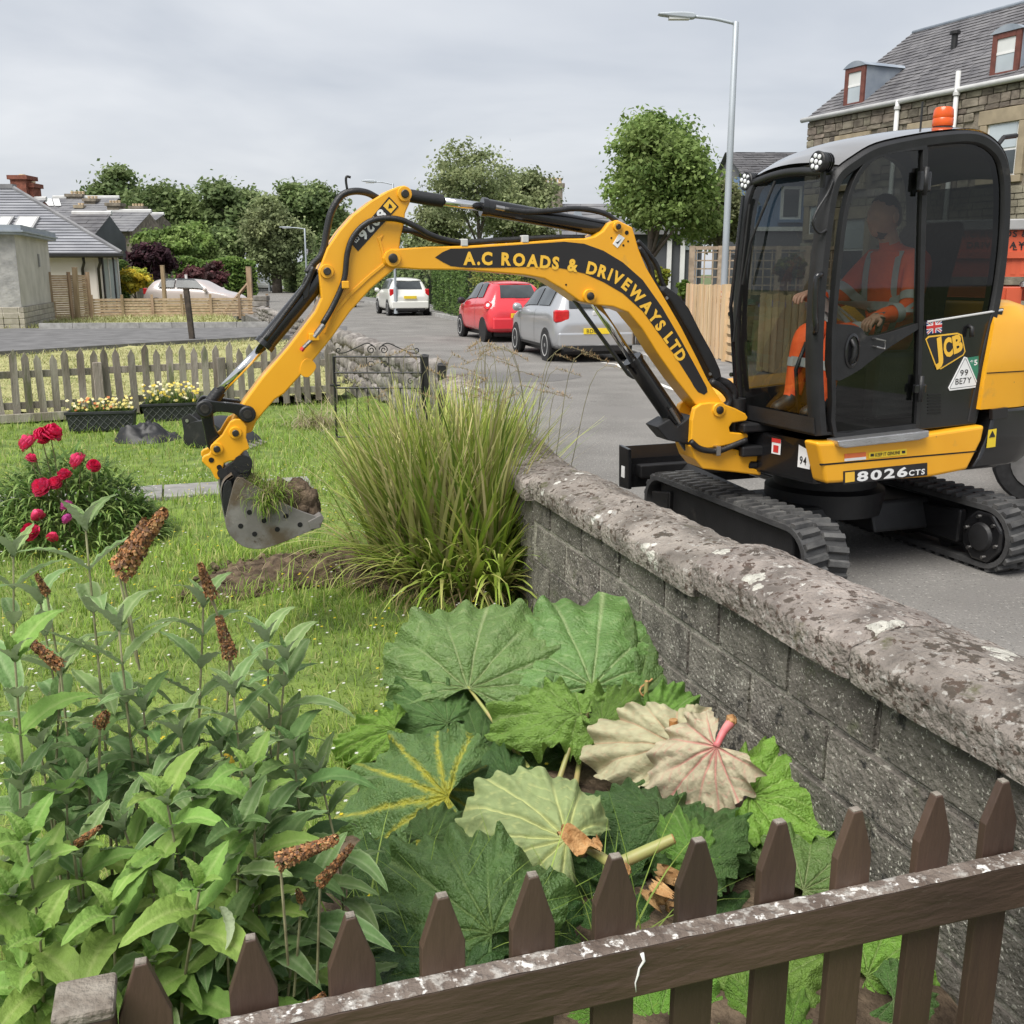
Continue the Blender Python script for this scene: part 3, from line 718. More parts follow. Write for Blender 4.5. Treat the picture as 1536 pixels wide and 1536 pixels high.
# wipers, work lamps, beacon, mirror arm
def on_front(t,z,out=0.02):
    """a point on the windscreen: t across from the near side (0) to the far side (1)"""
    q=min(prof[:len(prof) // 2],key=lambda p:abs(p[1]-z));return Vector((q[0]+out,CL-0.05+(CR-CL+0.1)*t,z))
mb=MB();mb.tube([on_front(0.62,2.16,0.03),on_front(0.78,1.85,0.035),on_front(0.86,1.62,0.025)],0.008,6);ex(mb,'wiper_arm','black_matt',HF,parent=cabp)
mb=MB();mb.tube([on_front(0.88,2.05,0.025),on_front(0.96,1.30,0.03)],0.007,6);ex(mb,'wiper_blade','black_matt',HF,parent=cabp)
mb=MB();mb.tube([on_front(1.0,2.1,0.03),on_front(1.0,1.5,0.035),on_front(0.97,1.0,0.03)],0.012,6);ex(mb,'gas_strut','black_paint',HF,parent=cabp)
for py in (270,385,470,560):
    z=HF.px(1120,py,CR)[1];p=on_front(1.03,z,0.02);mb=MB();mb.lathe([(0.013,0),(0.013,0.012)],p,(1,0.2,0),8);ex(mb,'bolt','black_paint',HF,parent=cabp)
def work_lamp(c,nm='work_lamp'):
    c=Vector(c);ax=Vector((0.96,0.10,0.04)).normalized()
    mb=MB();mb.lathe([(0.036,-0.045),(0.048,-0.016),(0.052,0.016),(0.047,0.021)],c,ax,18);lm=ex(mb,nm,'black_matt',HF,parent=cabp,smooth=35)
    u=ax.orthogonal().normalized();v=ax.cross(u);mb=MB()
    for k in range(7):
        q=c+ax*0.0215+((u*math.cos(k*math.pi/3)+v*math.sin(k*math.pi/3))*0.029 if k<6 else Vector((0,0,0)));mb.lathe([(0.0115,0),(0.0115,0.003),(0.007,0.005)],q,ax,10)
    ex(mb,'lamp_lens','lamp_lens',HF,parent=lm,smooth=40)
    for s in (-0.075,-0.06,-0.045):
        mb=MB();mb.lathe([(0.049,0),(0.049,0.005)],c+ax*(s+0.02),ax,16);ex(mb,'cooling_fin','black_paint',HF,parent=lm)
    mb=MB();mb.tube([c+Vector((-0.03,0,-0.03)),c+Vector((-0.035,-0.01,-0.12))],0.014,6);ex(mb,'lamp_bracket','black_matt',HF,parent=lm)
l1=HF.px(1234,243,CL-0.02);work_lamp((l1[0]+0.02,CL-0.02,l1[1]))
l2=HF.px(1122,272,CR);work_lamp((l2[0],CR,l2[1]))
pts=[HF.px(*q,CL-0.03) for q in ((1244,270),(1236,290),(1222,312),(1214,330),(1216,342),(1224,350),(1234,345))]
mb=MB();mb.tube(smoothpts([(p[0],CL-0.0,p[1]) for p in pts],4),0.007,6);ex(mb,'lamp_cable','hose',HF,parent=cabp,smooth=True)
bc=HF.px(1413,197,0.42);bcz=bc[1]+0.02
mb=MB();mb.lathe([(0.066,0),(0.062,0.025),(0.048,0.035)],(bc[0],0.42,bcz-0.03),(0,0,1),20);bcn=ex(mb,'beacon_base','black_matt',HF,parent=cabp,smooth=40)
mb=MB();mb.lathe([(0.052,0),(0.055,0.008),(0.055,0.038),(0.052,0.042),(0.055,0.047),(0.051,0.085),(0.043,0.098),(0.016,0.101)],(bc[0],0.42,bcz+0.005),(0,0,1),24);ex(mb,'beacon_lens','beacon',HF,parent=bcn,smooth=40)
mb=MB();p=HF.px(1380,200,0.2);mb.cyl((p[0],0.2,p[1]-0.05),(p[0],0.2,p[1]+0.17),0.006,6);ex(mb,'aerial','black_matt',HF,parent=cabp)
mb=MB();p=HF.px(1500,212,CR);mb.tube([(p[0]+0.05,CR,p[1]-0.06),(p[0]-0.06,CR-0.03,p[1]+0.03),(p[0]-0.2,CR-0.06,p[1]+0.05)],0.015,6);ex(mb,'mirror_arm','black_matt',HF,parent=cabp)
# seat, console, levers
sx=0.0
mb=MB();mb.prism(sp2([(0.16,1.14),(0.17,1.22),(-0.22,1.24),(-0.26,1.14)],3,True),0.09,0.53);seat=ex(mb,'seat','seat_cloth',HF,parent=cabp,bevel=0.03)
mb=MB();mb.prism(sp2([(-0.20,1.20),(-0.22,1.55),(-0.34,1.92),(-0.42,1.92),(-0.34,1.55),(-0.31,1.18)],3,True),0.10,0.52);ex(mb,'backrest','seat_cloth',HF,parent=cabp,bevel=0.03)
mb=MB();mb.box2((-0.28,0.15,0.86),(0.14,0.47,1.14));ex(mb,'seat_base','black_matt',HF,parent=cabp,bevel=0.02)
for yy in (0.60,0.02):
    mb=MB();mb.box2((-0.2,yy-0.06,0.90),(0.24,yy+0.06,1.27));ex(mb,'console','black_matt',HF,parent=cabp,bevel=0.03)
    mb=MB();mb.tube([(0.19,yy,1.26),(0.22,yy,1.36),(0.20,yy,1.45)],[0.014,0.016,0.024],8);ex(mb,'joystick','black_paint',HF,parent=cabp,smooth=True)
for yy in (0.24,0.38):
    mb=MB();mb.tube([(0.42,yy,0.86),(0.46,yy,1.15),(0.40,yy,1.30)],0.011,8);ex(mb,'travel_lever','black_matt',HF,parent=cabp,smooth=True)

# ---- lettering and stickers on the machine
def hf_pt(px,py,y):q=HF.px(px,py,y);return HF.w(q[0],y,q[1])
def quad_decal(name,pts,m,y,F=HF,parent=None):
    mb=MB();q=[F.px(a,b,y) for a,b in pts];mb.prism(q,y,y-0.0016);return ex(mb,name,m,F,parent=parent)
def hf_text(name,txt,m,p0,p1,y,size_px,parent,fat=0.03,wide=1.0,gap=0.10,F=HF):
    """letters whose baseline runs from pixel p0 to p1 on the plane"""
    A,B=F.px(*p0,y),F.px(*p1,y);L=math.hypot(B[0]-A[0],B[1]-A[1]);up=F.px(p0[0],p0[1]-size_px,y);h=math.hypot(up[0]-A[0],up[1]-A[1])
    size=h/0.72;V,Fc,w=text2d(txt,size,fat,gap,1.0);k=L/w
    xd=Vector((B[0]-A[0],B[1]-A[1]))/L;yd=Vector((-xd.y,xd.x))
    if yd.y<0:yd=-yd
    mb=MB();mb.add([(A[0]+xd.x*a*k+yd.x*b,y,A[1]+xd.y*a*k+yd.y*b) for a,b in V],Fc)
    return ex(mb,name,m,F,parent=parent)
YS=YL+0.002
quad_decal('model_plate',[(1265,707),(1391,694),(1391,713),(1265,727)],'decal_black',YS+0.0005,parent=skirt)
quad_decal('emblem',[(1268,709),(1282,707.5),(1282,722),(1268,724)],'decal_yellow',YS+0.002,parent=skirt)
hf_text('lettering','8026','decal_white',(1285,722),(1361,714),YS+0.003,14,skirt,fat=0.035)
hf_text('lettering','CTS','decal_white',(1363,713.5),(1387,711),YS+0.003,8,skirt,fat=0.03)
quad_decal('sticker',[(1267,681),(1299,678),(1299,685),(1267,688)],'decal_orange',YS+0.001,parent=skirt)
quad_decal('sticker',[(1267,688),(1299,685),(1299,689),(1267,692)],'decal_white',YS+0.001,parent=skirt)
quad_decal('sticker',[(1303,679),(1360,673),(1360,682),(1303,688)],'plate_yellow',YS+0.001,parent=skirt)
hf_text('lettering','KEEP IT GENUINE','decal_black',(1313,685),(1350,681),YS+0.002,5,skirt,fat=0.03)
for q in (1306,1353):quad_decal('sticker_mark',[(q,681-(q-1306)*0.1),(q+5,680.5-(q-1306)*0.1),(q+5,684.5-(q-1306)*0.1),(q,685-(q-1306)*0.1)],'decal_black',YS+0.002,parent=skirt)
quad_decal('warning_sticker',[(1483,645),(1495,643),(1493,670),(1480,672)],'plate_yellow',YL+0.012,parent=skirt)
tr_=[HF.px(*q,YL+0.014) for q in ((1489,646),(1493,655),(1484,656.5))];mb=MB();mb.prism(tr_,YL+0.0145,YL+0.012);ex(mb,'warning_mark','decal_black',HF,parent=skirt)
YQ=YD+0.004
jp=HF.poly([(1388,509),(1393,504),(1436,499),(1443,502),(1448,527),(1445,533),(1411,554),(1404,552)],YQ)
mb=MB();mb.prism(jp,YQ+0.001,YQ-0.001);ex(mb,'emblem_border','decal_yellow',HF,parent=quarter)
jp2=inset_closed(jp,0.0085);mb=MB();mb.prism(jp2,YQ+0.002,YQ);ex(mb,'emblem_field','decal_black',HF,parent=quarter)
# emblem letters, slanted and stepped in size
for ch,p0,p1,hpx in (('J',(1402,543),(1414,537),33),('C',(1416,536),(1429,531),27),('B',(1430,530),(1444,524),25)):
    A,B=HF.px(*p0,YQ),HF.px(*p1,YQ);U=HF.px(p0[0]-3,p0[1]-hpx,YQ);vs,fs,w=glyph(ch,1.0,0.05);hh=max(b for _,b in vs)
    mb=MB();mb.add([(A[0]+(B[0]-A[0])*a/w+(U[0]-A[0])*b/hh,YQ+0.004,A[1]+(B[1]-A[1])*a/w+(U[1]-A[1])*b/hh) for a,b in vs],fs);ex(mb,'emblem_letter','decal_yellow',HF,parent=quarter)
# flag
fl_=[(1390,482),(1413,479),(1413,498),(1390,501)]
quad_decal('flag_field',fl_,'decal_blue',YQ+0.001,parent=quarter)
def flag_bar(u0,v0,u1,v1,wd,m,y):
    def at(u,v):return (1390+23*u,482+19*v-3*u)
    A,B=HF.px(*at(u0,v0),y),HF.px(*at(u1,v1),y);d=Vector((B[0]-A[0],B[1]-A[1]));n_=Vector((-d.y,d.x)).normalized()*wd/2
    mb=MB();mb.prism([(A[0]+n_.x,A[1]+n_.y),(B[0]+n_.x,B[1]+n_.y),(B[0]-n_.x,B[1]-n_.y),(A[0]-n_.x,A[1]-n_.y)],y,y-0.0004);ex(mb,'flag_bar',m,HF,parent=quarter)
flag_bar(0.04,0.04,0.96,0.96,0.016,'decal_white',YQ+0.0016);flag_bar(0.04,0.96,0.96,0.04,0.016,'decal_white',YQ+0.0021)
flag_bar(0.04,0.04,0.96,0.96,0.005,'decal_red',YQ+0.0026);flag_bar(0.04,0.96,0.96,0.04,0.005,'decal_red',YQ+0.0031)
flag_bar(0.5,0,0.5,1,0.026,'decal_white',YQ+0.0036);flag_bar(0,0.5,1,0.5,0.026,'decal_white',YQ+0.0041)
flag_bar(0.5,0,0.5,1,0.015,'decal_red',YQ+0.0046);flag_bar(0,0.5,1,0.5,0.015,'decal_red',YQ+0.0051)
quad_decal('sticker',[(1449,537),(1468,534),(1467,568),(1458,571)],'decal_green',YQ+0.001,parent=quarter)
hf_text('lettering','*5','decal_white',(1455,549),(1466,547),YQ+0.002,8,quarter)
tp=HF.poly([(1446,535),(1450,536),(1467,577),(1464,581),(1424,586),(1422,582)],YQ);mb=MB();mb.prism(tp,YQ+0.003,YQ);ex(mb,'triangle_sticker','decal_white',HF,parent=quarter)
tin=inset_closed(tp,0.010);tin2=inset_closed(tp,0.013);mb=MB();loop_frame(mb,tin,tin2,YQ+0.0035,YQ+0.003);ex(mb,'triangle_line','decal_black',HF,parent=quarter)
hf_text('lettering','99','decal_black',(1440,564),(1452,562.5),YQ+0.004,9,quarter,fat=0.01)
hf_text('lettering','BE7Y','decal_black',(1433,577),(1457,574),YQ+0.004,9,quarter,fat=0.01)
# stickers on the black front panel
def fp_dec(name,y0,y1,z0,z1,m,o=0.005):
    fx_=lambda y:0.66-0.06*(y-0.10)/0.52+o
    mb=MB();mb.add([(fx_(y0),y0,z0),(fx_(y1),y1,z0),(fx_(y1),y1,z1),(fx_(y0),y0,z1)],[(0,1,2,3)]);return ex(mb,name,m,HF)
fp_dec('sticker',0.30,0.37,0.69,0.775,'decal_white');fp_dec('sticker',0.30,0.37,0.755,0.778,'decal_red',0.007);fp_dec('sticker_mark',0.315,0.355,0.70,0.74,'decal_red',0.007)
fp_dec('sticker',0.505,0.595,0.645,0.775,'decal_white')
V,Fc,w=text2d('94',0.062,0.02,0.1);mb=MB();mb.add([(0.66-0.06*(0.53+a*0.75-0.10)/0.52+0.008,0.52+a*0.75,0.665+b) for a,b in V],Fc);ex(mb,'lettering','decal_black',HF)
# ---- swing post
kp=BF.poly([(1041,612),(1063,604),(1085,606),(1117,620),(1118,631),(1097,634),(1094,648),(1119,650),(1117,659),(1082,669),(1040,672),(1036,650)],0.10)
mb=MB();mb.prism(sp2(kp,2,True),0.11,0.07);ex(mb,'swing_post','yellow',BF,bevel=0.006)
mb=MB();mb.prism(sp2(kp,2,True),-0.07,-0.11);ex(mb,'swing_post','yellow',BF,bevel=0.006)
kq=BF.poly([(1049,625),(1056,622),(1068,650),(1062,690),(1036,685),(1038,650)],0.06)
mb=MB();mb.prism(sp2(kq,2,True),0.07,-0.07);ex(mb,'post_web','yellow',BF,bevel=0.006)
fb=BF.poly([(1034,668),(1082,670),(1140,682),(1141,692),(1125,692),(1122,700),(1141,706),(1140,713),(1100,708),(1053,703),(1041,688)],0.09)
mb=MB();mb.prism(fb,0.10,-0.10);ex(mb,'swing_foot','yellow',BF,bevel=0.008)
mb=MB();a=BF.px(1100,690,0);mb.cyl((a[0],0,0.60),(a[0],0,0.98),0.055,20);ex(mb,'swing_pin','black_matt',BF,smooth=40)
a,b=BF.px(1085,640,0),BF.px(1140,660,0);mb=MB();mb.box2((a[0]-0.05,-0.14,0.66),(b[0]-0.05,0.14,0.72));mb.box2((a[0]-0.05,-0.14,0.80),(b[0]-0.05,0.14,0.85));ex(mb,'front_lug','black_matt',BF,bevel=0.01)
a,b,c=BF.px(1118,697,0.06),BF.px(1160,695,0.06),BF.px(1215,691,0.06)
mb=MB();mb.cyl((a[0],0.08,a[1]),(b[0],0.08,b[1]),0.025);ex(mb,'swing_rod_end','black_matt',BF,smooth=40)
mb=MB();mb.cyl((b[0],0.08,b[1]),(c[0],0.08,c[1]),0.019);ex(mb,'swing_rod','chrome',BF,smooth=40)

# ---- boom
BW=0.085
top=[(598,373),(640,370),(700,368.6),(788,363),(850,358),(878,357.5),(893,354),(905,346),(914,334),(926,329.5),(949,341),(952.5,353),(958,373),(970,402),(993,440),(1022,490),(1046,537),(1062,570),(1082,601)]
bot=[(1062,622),(1043,606),(1016,572),(987,531),(964,494),(943,469),(920,460),(890,457),(870,452),(846,435),(817,418),(788,412.6),(700,405),(632,404.5),(598,402)]
foot=[(1090,608),(1091,618),(1084,626),(1072,627)]
nose=[(588,402),(576,396),(574,387),(578,378),(588,373)]
boom_o=BF.poly(top+foot+bot+nose,BW)
mb=MB();mb.prism(boom_o,BW,-BW);boom=ex(mb,'boom','yellow',BF,bevel=0.007)
dec=BF.poly([(652.6,386),(664,378),(676,373),(700,372.5),(788,366.5),(846,362.5),(876,365.5),(905,376),(934,393.5),(964,420),(993,461),(1022,511),(1046,555),(1060,581),(1061,588),(1056,592),(1047,588),(1041,580),(1036,571),(1010.5,531),(987,499),(964,467),(934,440),(905,423),(876,410),(846,403),(817,399.5),(744,401.5),(700,401.5),(676,399),(664,393)],BW)
mb=MB();mb.prism(dec,BW+0.002,BW-0.002);ex(mb,'boom_decal','decal_black',BF,parent=boom)
# letters along the boom
base_px=[(695,396.5),(722,396.5),(751,397),(780,398.5),(810,401),(840,404),(860,406.5),(878,409),(902,415.5),(918,422),(931.5,430),(944,441),(955,453),(966,467),(977,482),(989,499),(1000,514),(1010,530),(1019,546)]
bp_=smoothpts([(x,y,0) for x,y in [BF.px(*q,BW+0.004) for q in base_px]],10)
bl_=[0.0]
for i in range(1,len(bp_)):bl_.append(bl_[-1]+(bp_[i]-bp_[i-1]).length)
def along(s):
    i=max(1,min(len(bl_)-1,int(np.searchsorted(bl_,s))));t=(s-bl_[i-1])/max(1e-9,bl_[i]-bl_[i-1])
    p=bp_[i-1].lerp(bp_[i],t);d=(bp_[i]-bp_[i-1]).normalized();return p,d
txt='A.C ROADS & DRIVEWAYS LTD';LS=0.084;gp=0.010;widths=[]
for ch in txt:widths.append(0.046 if ch==' ' else glyph(ch,LS,0.045)[2]*(1.12 if ch not in '.I' else 1.0)+gp)
sc_=(bl_[-1]-0.0)/sum(widths);s=0.0
for ch,wd in zip(txt,widths):
    if ch != ' ':
        vs,fs,w=glyph(ch,LS,0.045);gw=(wd-gp)*sc_;p,d=along(s+gw/2);up=Vector((d.y,-d.x,0))
        if up.y<0 and abs(up.y)>0.2:up=-up
        # reading direction runs towards the machine (-x of the boom frame)
        mb=MB();mb.add([(p.x+d.x*(a/w-0.5)*gw+up.x*b,BW+0.004,p.y+d.y*(a/w-0.5)*gw+up.y*b) for a,b in vs],fs)
        ex(mb,'letter','decal_yellow',BF,parent=boom)
    s+=wd*sc_
def pin(px,py,F,y,r,parent,hub='yellow',depth=0.02,r2=None):
    c=F.px(px,py,y);mb=MB();mb.lathe([(r,-0.01),(r,depth*0.7),(r*0.93,depth)],(c[0],y,c[1]),(0,1,0),24);h=ex(mb,'pin_boss',hub,F,parent=parent,smooth=40)
    mb=MB();mb.lathe([(r*0.55,0),(r*0.55,0.008),(r*0.45,0.011)],(c[0],y+depth,c[1]),(0,1,0),16);ex(mb,'pin','pin_steel',F,parent=h if False else parent,smooth=40)
pin(926,340,BF,BW,0.026,boom,depth=0.012);pin(883.5,444,BF,BW,0.037,boom,depth=0.018);pin(1078,614.5,BF,BW+0.025,0.040,boom,depth=0.012)
for q in ((940,349,0.011),(917,357,0.005),(935,368,0.006),(942,362,0.005),(849,427,0.005)):
    c=BF.px(q[0],q[1],BW);mb=MB();mb.lathe([(q[2],0),(q[2],0.002)],(c[0],BW,c[1]),(0,1,0),12);ex(mb,'bolt_hole','pin_hole',BF,parent=boom)
mb=MB();q=[BF.px(a,b,BW) for a,b in ((919,366),(928,351),(937,357),(926,372))];mb.prism(q,BW+0.003,BW-0.001);lb=ex(mb,'lifting_label','decal_white',BF,parent=boom)
q=[BF.px(a,b,BW) for a,b in ((923,363),(926,366),(932,358),(926,363))];mb=MB();mb.prism(q,BW+0.004,BW);ex(mb,'label_mark','decal_black',BF,parent=boom)
# hose guard behind the boom
hg=BF.poly([(984,436),(992,428),(1010,440),(1028,462),(1046,498),(1064,530),(1074,552),(1077,565),(1066,572),(1056,552),(1030,502),(1000,452)],0.0)
mb=MB();mb.prism(hg,0.05,-0.07);hgo=ex(mb,'hose_guard','black_matt',BF,bevel=0.012)
for q in ((1000,447),(1065,561)):
    c=BF.px(*q,0.05);mb=MB();mb.lathe([(0.010,0),(0.008,0.006)],(c[0],0.05,c[1]),(0,1,0),10);ex(mb,'bolt','steel',BF,parent=hgo)
# rams
def ram(name,a,b,c,rb,rr_,y,F=BF):
    A,B,C=F.px(*a,y),F.px(*b,y),F.px(*c,y)
    mb=MB();d=Vector((B[0]-A[0],B[1]-A[1])).normalized()
    mb.tube([(A[0],y,A[1]),(B[0]-d.x*0.03,y,B[1]-d.y*0.03),(B[0]-d.x*0.028,y,B[1]-d.y*0.028),(B[0],y,B[1])],[rb,rb,rb*1.1,rb*1.1],18);o=ex(mb,name,'black_paint',F,smooth=35)
    mb=MB();mb.cyl((B[0],y,B[1]),(C[0],y,C[1]),rr_,14);ex(mb,'piston_rod','chrome',F,parent=o,smooth=True);return o
dram=ram('dipper_ram',(918,345),(722,310),(658,301.5),0.043,0.022,0.0)
a,b=BF.px(664,302,0),BF.px(608,292.5,0);mb=MB();mb.cyl((a[0],0,a[1]),(b[0],0,b[1]),0.032,14);ex(mb,'rod_eye','black_matt',BF,parent=dram,smooth=40)
a,b,c=BF.px(742,311,0.03),BF.px(760,314,0.05),BF.px(905,322,0.05)
mb=MB();mb.cyl((a[0],0.048,a[1]),(b[0],0.05,b[1]),0.012,8);ex(mb,'fitting','steel',BF,parent=dram,smooth=40)
mb=MB();mb.tube(smoothpts([(p[0],0.055,p[1]) for p in [BF.px(*q,0.05) for q in ((757,314),(790,318),(830,316),(862,313),(890,316),(910,322),(924,332))]],4),0.014,8);ex(mb,'hose','hose',BF,parent=dram,smooth=True)
bram=ram('boom_ram',(1040,672),(948,538),(886,446),0.052,0.023,0.0)
a,b=BF.px(860,453,0),BF.px(942,566,0.0);d=(b[0]-a[0],b[1]-a[1])
mb=MB();mb.prism([(a[0]+0.02,a[1]+0.012),(a[0]-0.012,a[1]-0.004),(b[0]-0.02,b[1]-0.01),(b[0]+0.018,b[1]+0.012)],0.06,0.02);ex(mb,'ram_guard','black_matt',BF,parent=bram,bevel=0.006)
q=BF.poly([(983,640),(1003,628),(1014,640),(1036,622),(1042,648),(1046,668),(1022,664),(1000,660)],0.06);mb=MB();mb.prism(q,0.075,-0.075);ex(mb,'ram_bracket','black_matt',BF,parent=bram,bevel=0.006)
a,b=BF.px(1003,612,0.06),BF.px(1016,634,0.06);mb=MB();mb.cyl((a[0],0.085,a[1]),(b[0],0.085,b[1]),0.010,8);ex(mb,'fitting','steel',BF,parent=bram)
# ---- dipper
DW=0.07
dip_px=[(598,279.5),(608,278),(616,284),(617.5,291),(615,304),(608,320),(607,333),(601,356),(599,374),(600,388),(598,398),(592,404),(580,413.5),(556,434),(525,468),(499,505),(478,531),(452,562),(426,591),(413,599),(398,616),(384,633),
          (378,648),(366,652),(352,660),(344,652),(346,640),(352,624),(360,613),(367,602),(393,567),(433,520),(473,467),(482,447),(479,418),(478,405),(483,393),(491,372),(509,346),(530,322),(556,301.6),(582,286)]
dip_o=BF.poly(dip_px,DW);mb=MB();mb.prism(dip_o,DW,-DW);dip=ex(mb,'dipper','yellow',BF,bevel=0.007)
for (px_,py_,r_,dp_) in ((606.5,291,0.036,0.014),(587.5,387.5,0.042,0.030),(490,407,0.034,0.014)):pin(px_,py_,BF,DW,r_,dip,depth=dp_)
# raised rib on the dipper
rb_=BF.poly([(575,352),(566,357),(572,378),(574,395),(553,412),(520,442),(500,468),(486,500),(489,500),(504,470),(524,446),(556,416),(578,398),(576,380),(571,360)],DW)
mb=MB();mb.prism(rb_,DW+0.006,DW-0.002);ex(mb,'dipper_rib','yellow',BF,parent=dip,bevel=0.002)
dd=BF.poly([(583.5,295),(598,310),(537,377),(526,364)],DW);mb=MB();mb.prism(dd,DW+0.002,DW-0.002);ex(mb,'dipper_decal','decal_black',BF,parent=dip)
dd=BF.poly([(584,298.5),(595,310),(586,320),(574.5,309)],DW);mb=MB();mb.prism(dd,DW+0.003,DW);ex(mb,'dipper_emblem','decal_yellow',BF,parent=dip)
c0=BF.px(585,309,DW);mb=MB();mb.prism([(c0[0]-0.012,c0[1]-0.008),(c0[0]+0.010,c0[1]-0.012),(c0[0]+0.004,c0[1]+0.012),(c0[0]-0.006,c0[1]+0.004)],DW+0.004,DW);ex(mb,'emblem_mark','decal_black',BF,parent=dip)
# model number running down the dipper
for word,p0,p1,pu in (('8026',(571,312.5),(536.5,351.5),(581.5,323)),('CTS',(535,354),(529,360.5),(540,358.5))):
    A,B,U=BF.px(*p0,DW),BF.px(*p1,DW),BF.px(*pu,DW);V,Fc,w=text2d(word,0.1,0.04,0.10);hh=max(b for _,b in V)
    mb=MB();mb.add([(A[0]+(B[0]-A[0])*a/w+(U[0]-A[0])*b/hh,DW+0.004,A[1]+(B[1]-A[1])*a/w+(U[1]-A[1])*b/hh) for a,b in V],Fc)
    ex(mb,'lettering','decal_white',BF,parent=dip)
q=BF.poly([(452,545),(460,538),(470,542),(474,552),(462,566),(450,560)],DW);mb=MB();mb.prism(sp2(q,3,True),DW+0.003,DW-0.002);ex(mb,'dipper_boss','yellow',BF,parent=dip,bevel=0.002)
# valve with its fittings, low on the dipper
a,b,c=BF.px(484,486,DW),BF.px(470,505,DW),BF.px(454,521,DW)
mb=MB();mb.cyl((a[0],DW+0.03,a[1]),(b[0],DW+0.03,b[1]),0.014,8);mb.cyl((b[0],DW+0.03,b[1]),(c[0],DW+0.03,c[1]),0.010,8);vl=ex(mb,'valve','steel',BF,parent=dip,smooth=40)
mb=MB();mb.box((b[0],DW+0.02,b[1]),(0.05,0.04,0.035));ex(mb,'valve_block','yellow',BF,parent=dip,bevel=0.004)
mb=MB();mb.cyl((c[0],DW+0.03,c[1]),(c[0]+0.012,DW+0.03,c[1]-0.014),0.011,8);ex(mb,'valve_cap','decal_red',BF,parent=dip)
def hose(px,y,r=0.013,n=4,parent=None,name='hose'):
    ys=y if isinstance(y,(list,tuple)) else [y]*len(px)
    mb=MB();mb.tube(smoothpts([(q[0],yy,q[1]) for q,yy in [(BF.px(*p,yy),yy) for p,yy in zip(px,ys)]],n),r,8);return ex(mb,name,'hose',BF,parent=parent,smooth=True)
hose([(484,486),(500,458),(516,420),(521,380),(530,355),(548,336),(570,328),(598,329),(620,338),(645,352),(670,360),(700,364),(760,360),(830,356),(876,357)],[0.10,0.09,0.09,0.09,0.09,0.095,0.095,0.10,0.10,0.09,0.07,0.06,0.05,0.05,0.04],0.0145,5,dip)
hose([(600,345),(625,348),(650,358),(680,365),(720,362),(790,358),(870,356)],[0.05,0.05,0.05,0.04,0.03,0.02,0.02],0.013,5,boom)
hose([(600,340),(630,352),(660,362),(700,366)],[0.0,0.02,0.0,0.0],0.013,5,boom)
hose([(566,297),(550,289),(530,287),(512,294),(497,318),(490,348),(486,372),(480,386),(470,396),(460,410)],[0.0,0.02,0.03,0.03,0.03,0.03,0.03,0.03,0.02,0.02],0.017,5,dip)
hose([(521,285),(519,272),(520,265),(526,266)],0.03,0.006,4,dip,'hook')
hose([(958,372),(968,385),(976,402),(980,420),(988,436)],0.02,0.016,5,boom)
hose([(956,362),(966,372),(984,396),(992,420),(1000,440)],-0.03,0.014,5,boom)
hose([(1064,566),(1078,572),(1092,578),(1100,590),(1096,604),(1086,612)],0.0,0.030,5,boom)
hose([(1066,572),(1084,584),(1094,598),(1090,612)],0.06,0.022,5,boom)
hose([(1036,662),(1048,672),(1062,676),(1080,676),(1100,668),(1120,660)],0.125,0.017,5)
c=BF.px(1076,676,0.13);mb=MB();mb.box((c[0],0.128,c[1]),(0.03,0.042,0.055));ex(mb,'hose_clip','steel',BF,bevel=0.004)
for q in ((695,364),(786,358.5),(516,427)):
    c=BF.px(*q,0.06);mb=MB();mb.box((c[0],0.062 if q[0]>600 else 0.088,c[1]),(0.035,0.05,0.036));ex(mb,'hose_clip','grey_pipe' if q[0]>600 else 'yellow',BF,parent=boom if q[0]>600 else dip,bevel=0.004)
# bucket ram and linkage
cram=ram('bucket_ram',(484,412),(395,519),(328,589),0.046,0.021,0.0)
q=BF.poly([(456,418),(468,402),(474,404),(466,424),(462,446),(456,450),(452,432)],0.05);mb=MB();mb.prism(q,0.055,0.03);ex(mb,'ram_bracket','black_matt',BF,parent=cram,bevel=0.004)
hose([(470,400),(462,420),(448,442),(420,480),(398,510)],0.05,0.012,4,cram)
a,b=BF.px(330,586,0),BF.px(308,614,0);mb=MB();mb.cyl((a[0],0,a[1]),(b[0],0,b[1]),0.032,12);ex(mb,'rod_eye','black_matt',BF,parent=cram,smooth=40)
lk_=BF.poly([(296,612),(304,600),(318,601),(345,604),(366,607),(381,614),(382,627),(372,634),(360,629),(350,620),(324,618),(316,626),(302,626)],0.09)
for y0,y1 in ((0.10,0.075),(-0.075,-0.10)):
    mb=MB();mb.prism(sp2(lk_,3,True),y0,y1);ex(mb,'tipping_link','black_paint',BF,bevel=0.005)
l2_=BF.poly([(300,612),(318,612),(322,640),(334,664),(326,676),(312,672),(306,645)],0.05);mb=MB();mb.prism(sp2(l2_,3,True),0.05,-0.05);ex(mb,'bucket_link','black_paint',BF,bevel=0.006)
for q in ((307,613),(371,621)):
    c=BF.px(*q,0.10);mb=MB();mb.lathe([(0.040,-0.01),(0.040,0.012),(0.034,0.018)],(c[0],0.10,c[1]),(0,1,0),20);ex(mb,'pin_boss','black_matt',BF,smooth=40)
    mb=MB();mb.lathe([(0.022,0),(0.020,0.006)],(c[0],0.118,c[1]),(0,1,0),16);ex(mb,'pin','pin_steel',BF,smooth=40)
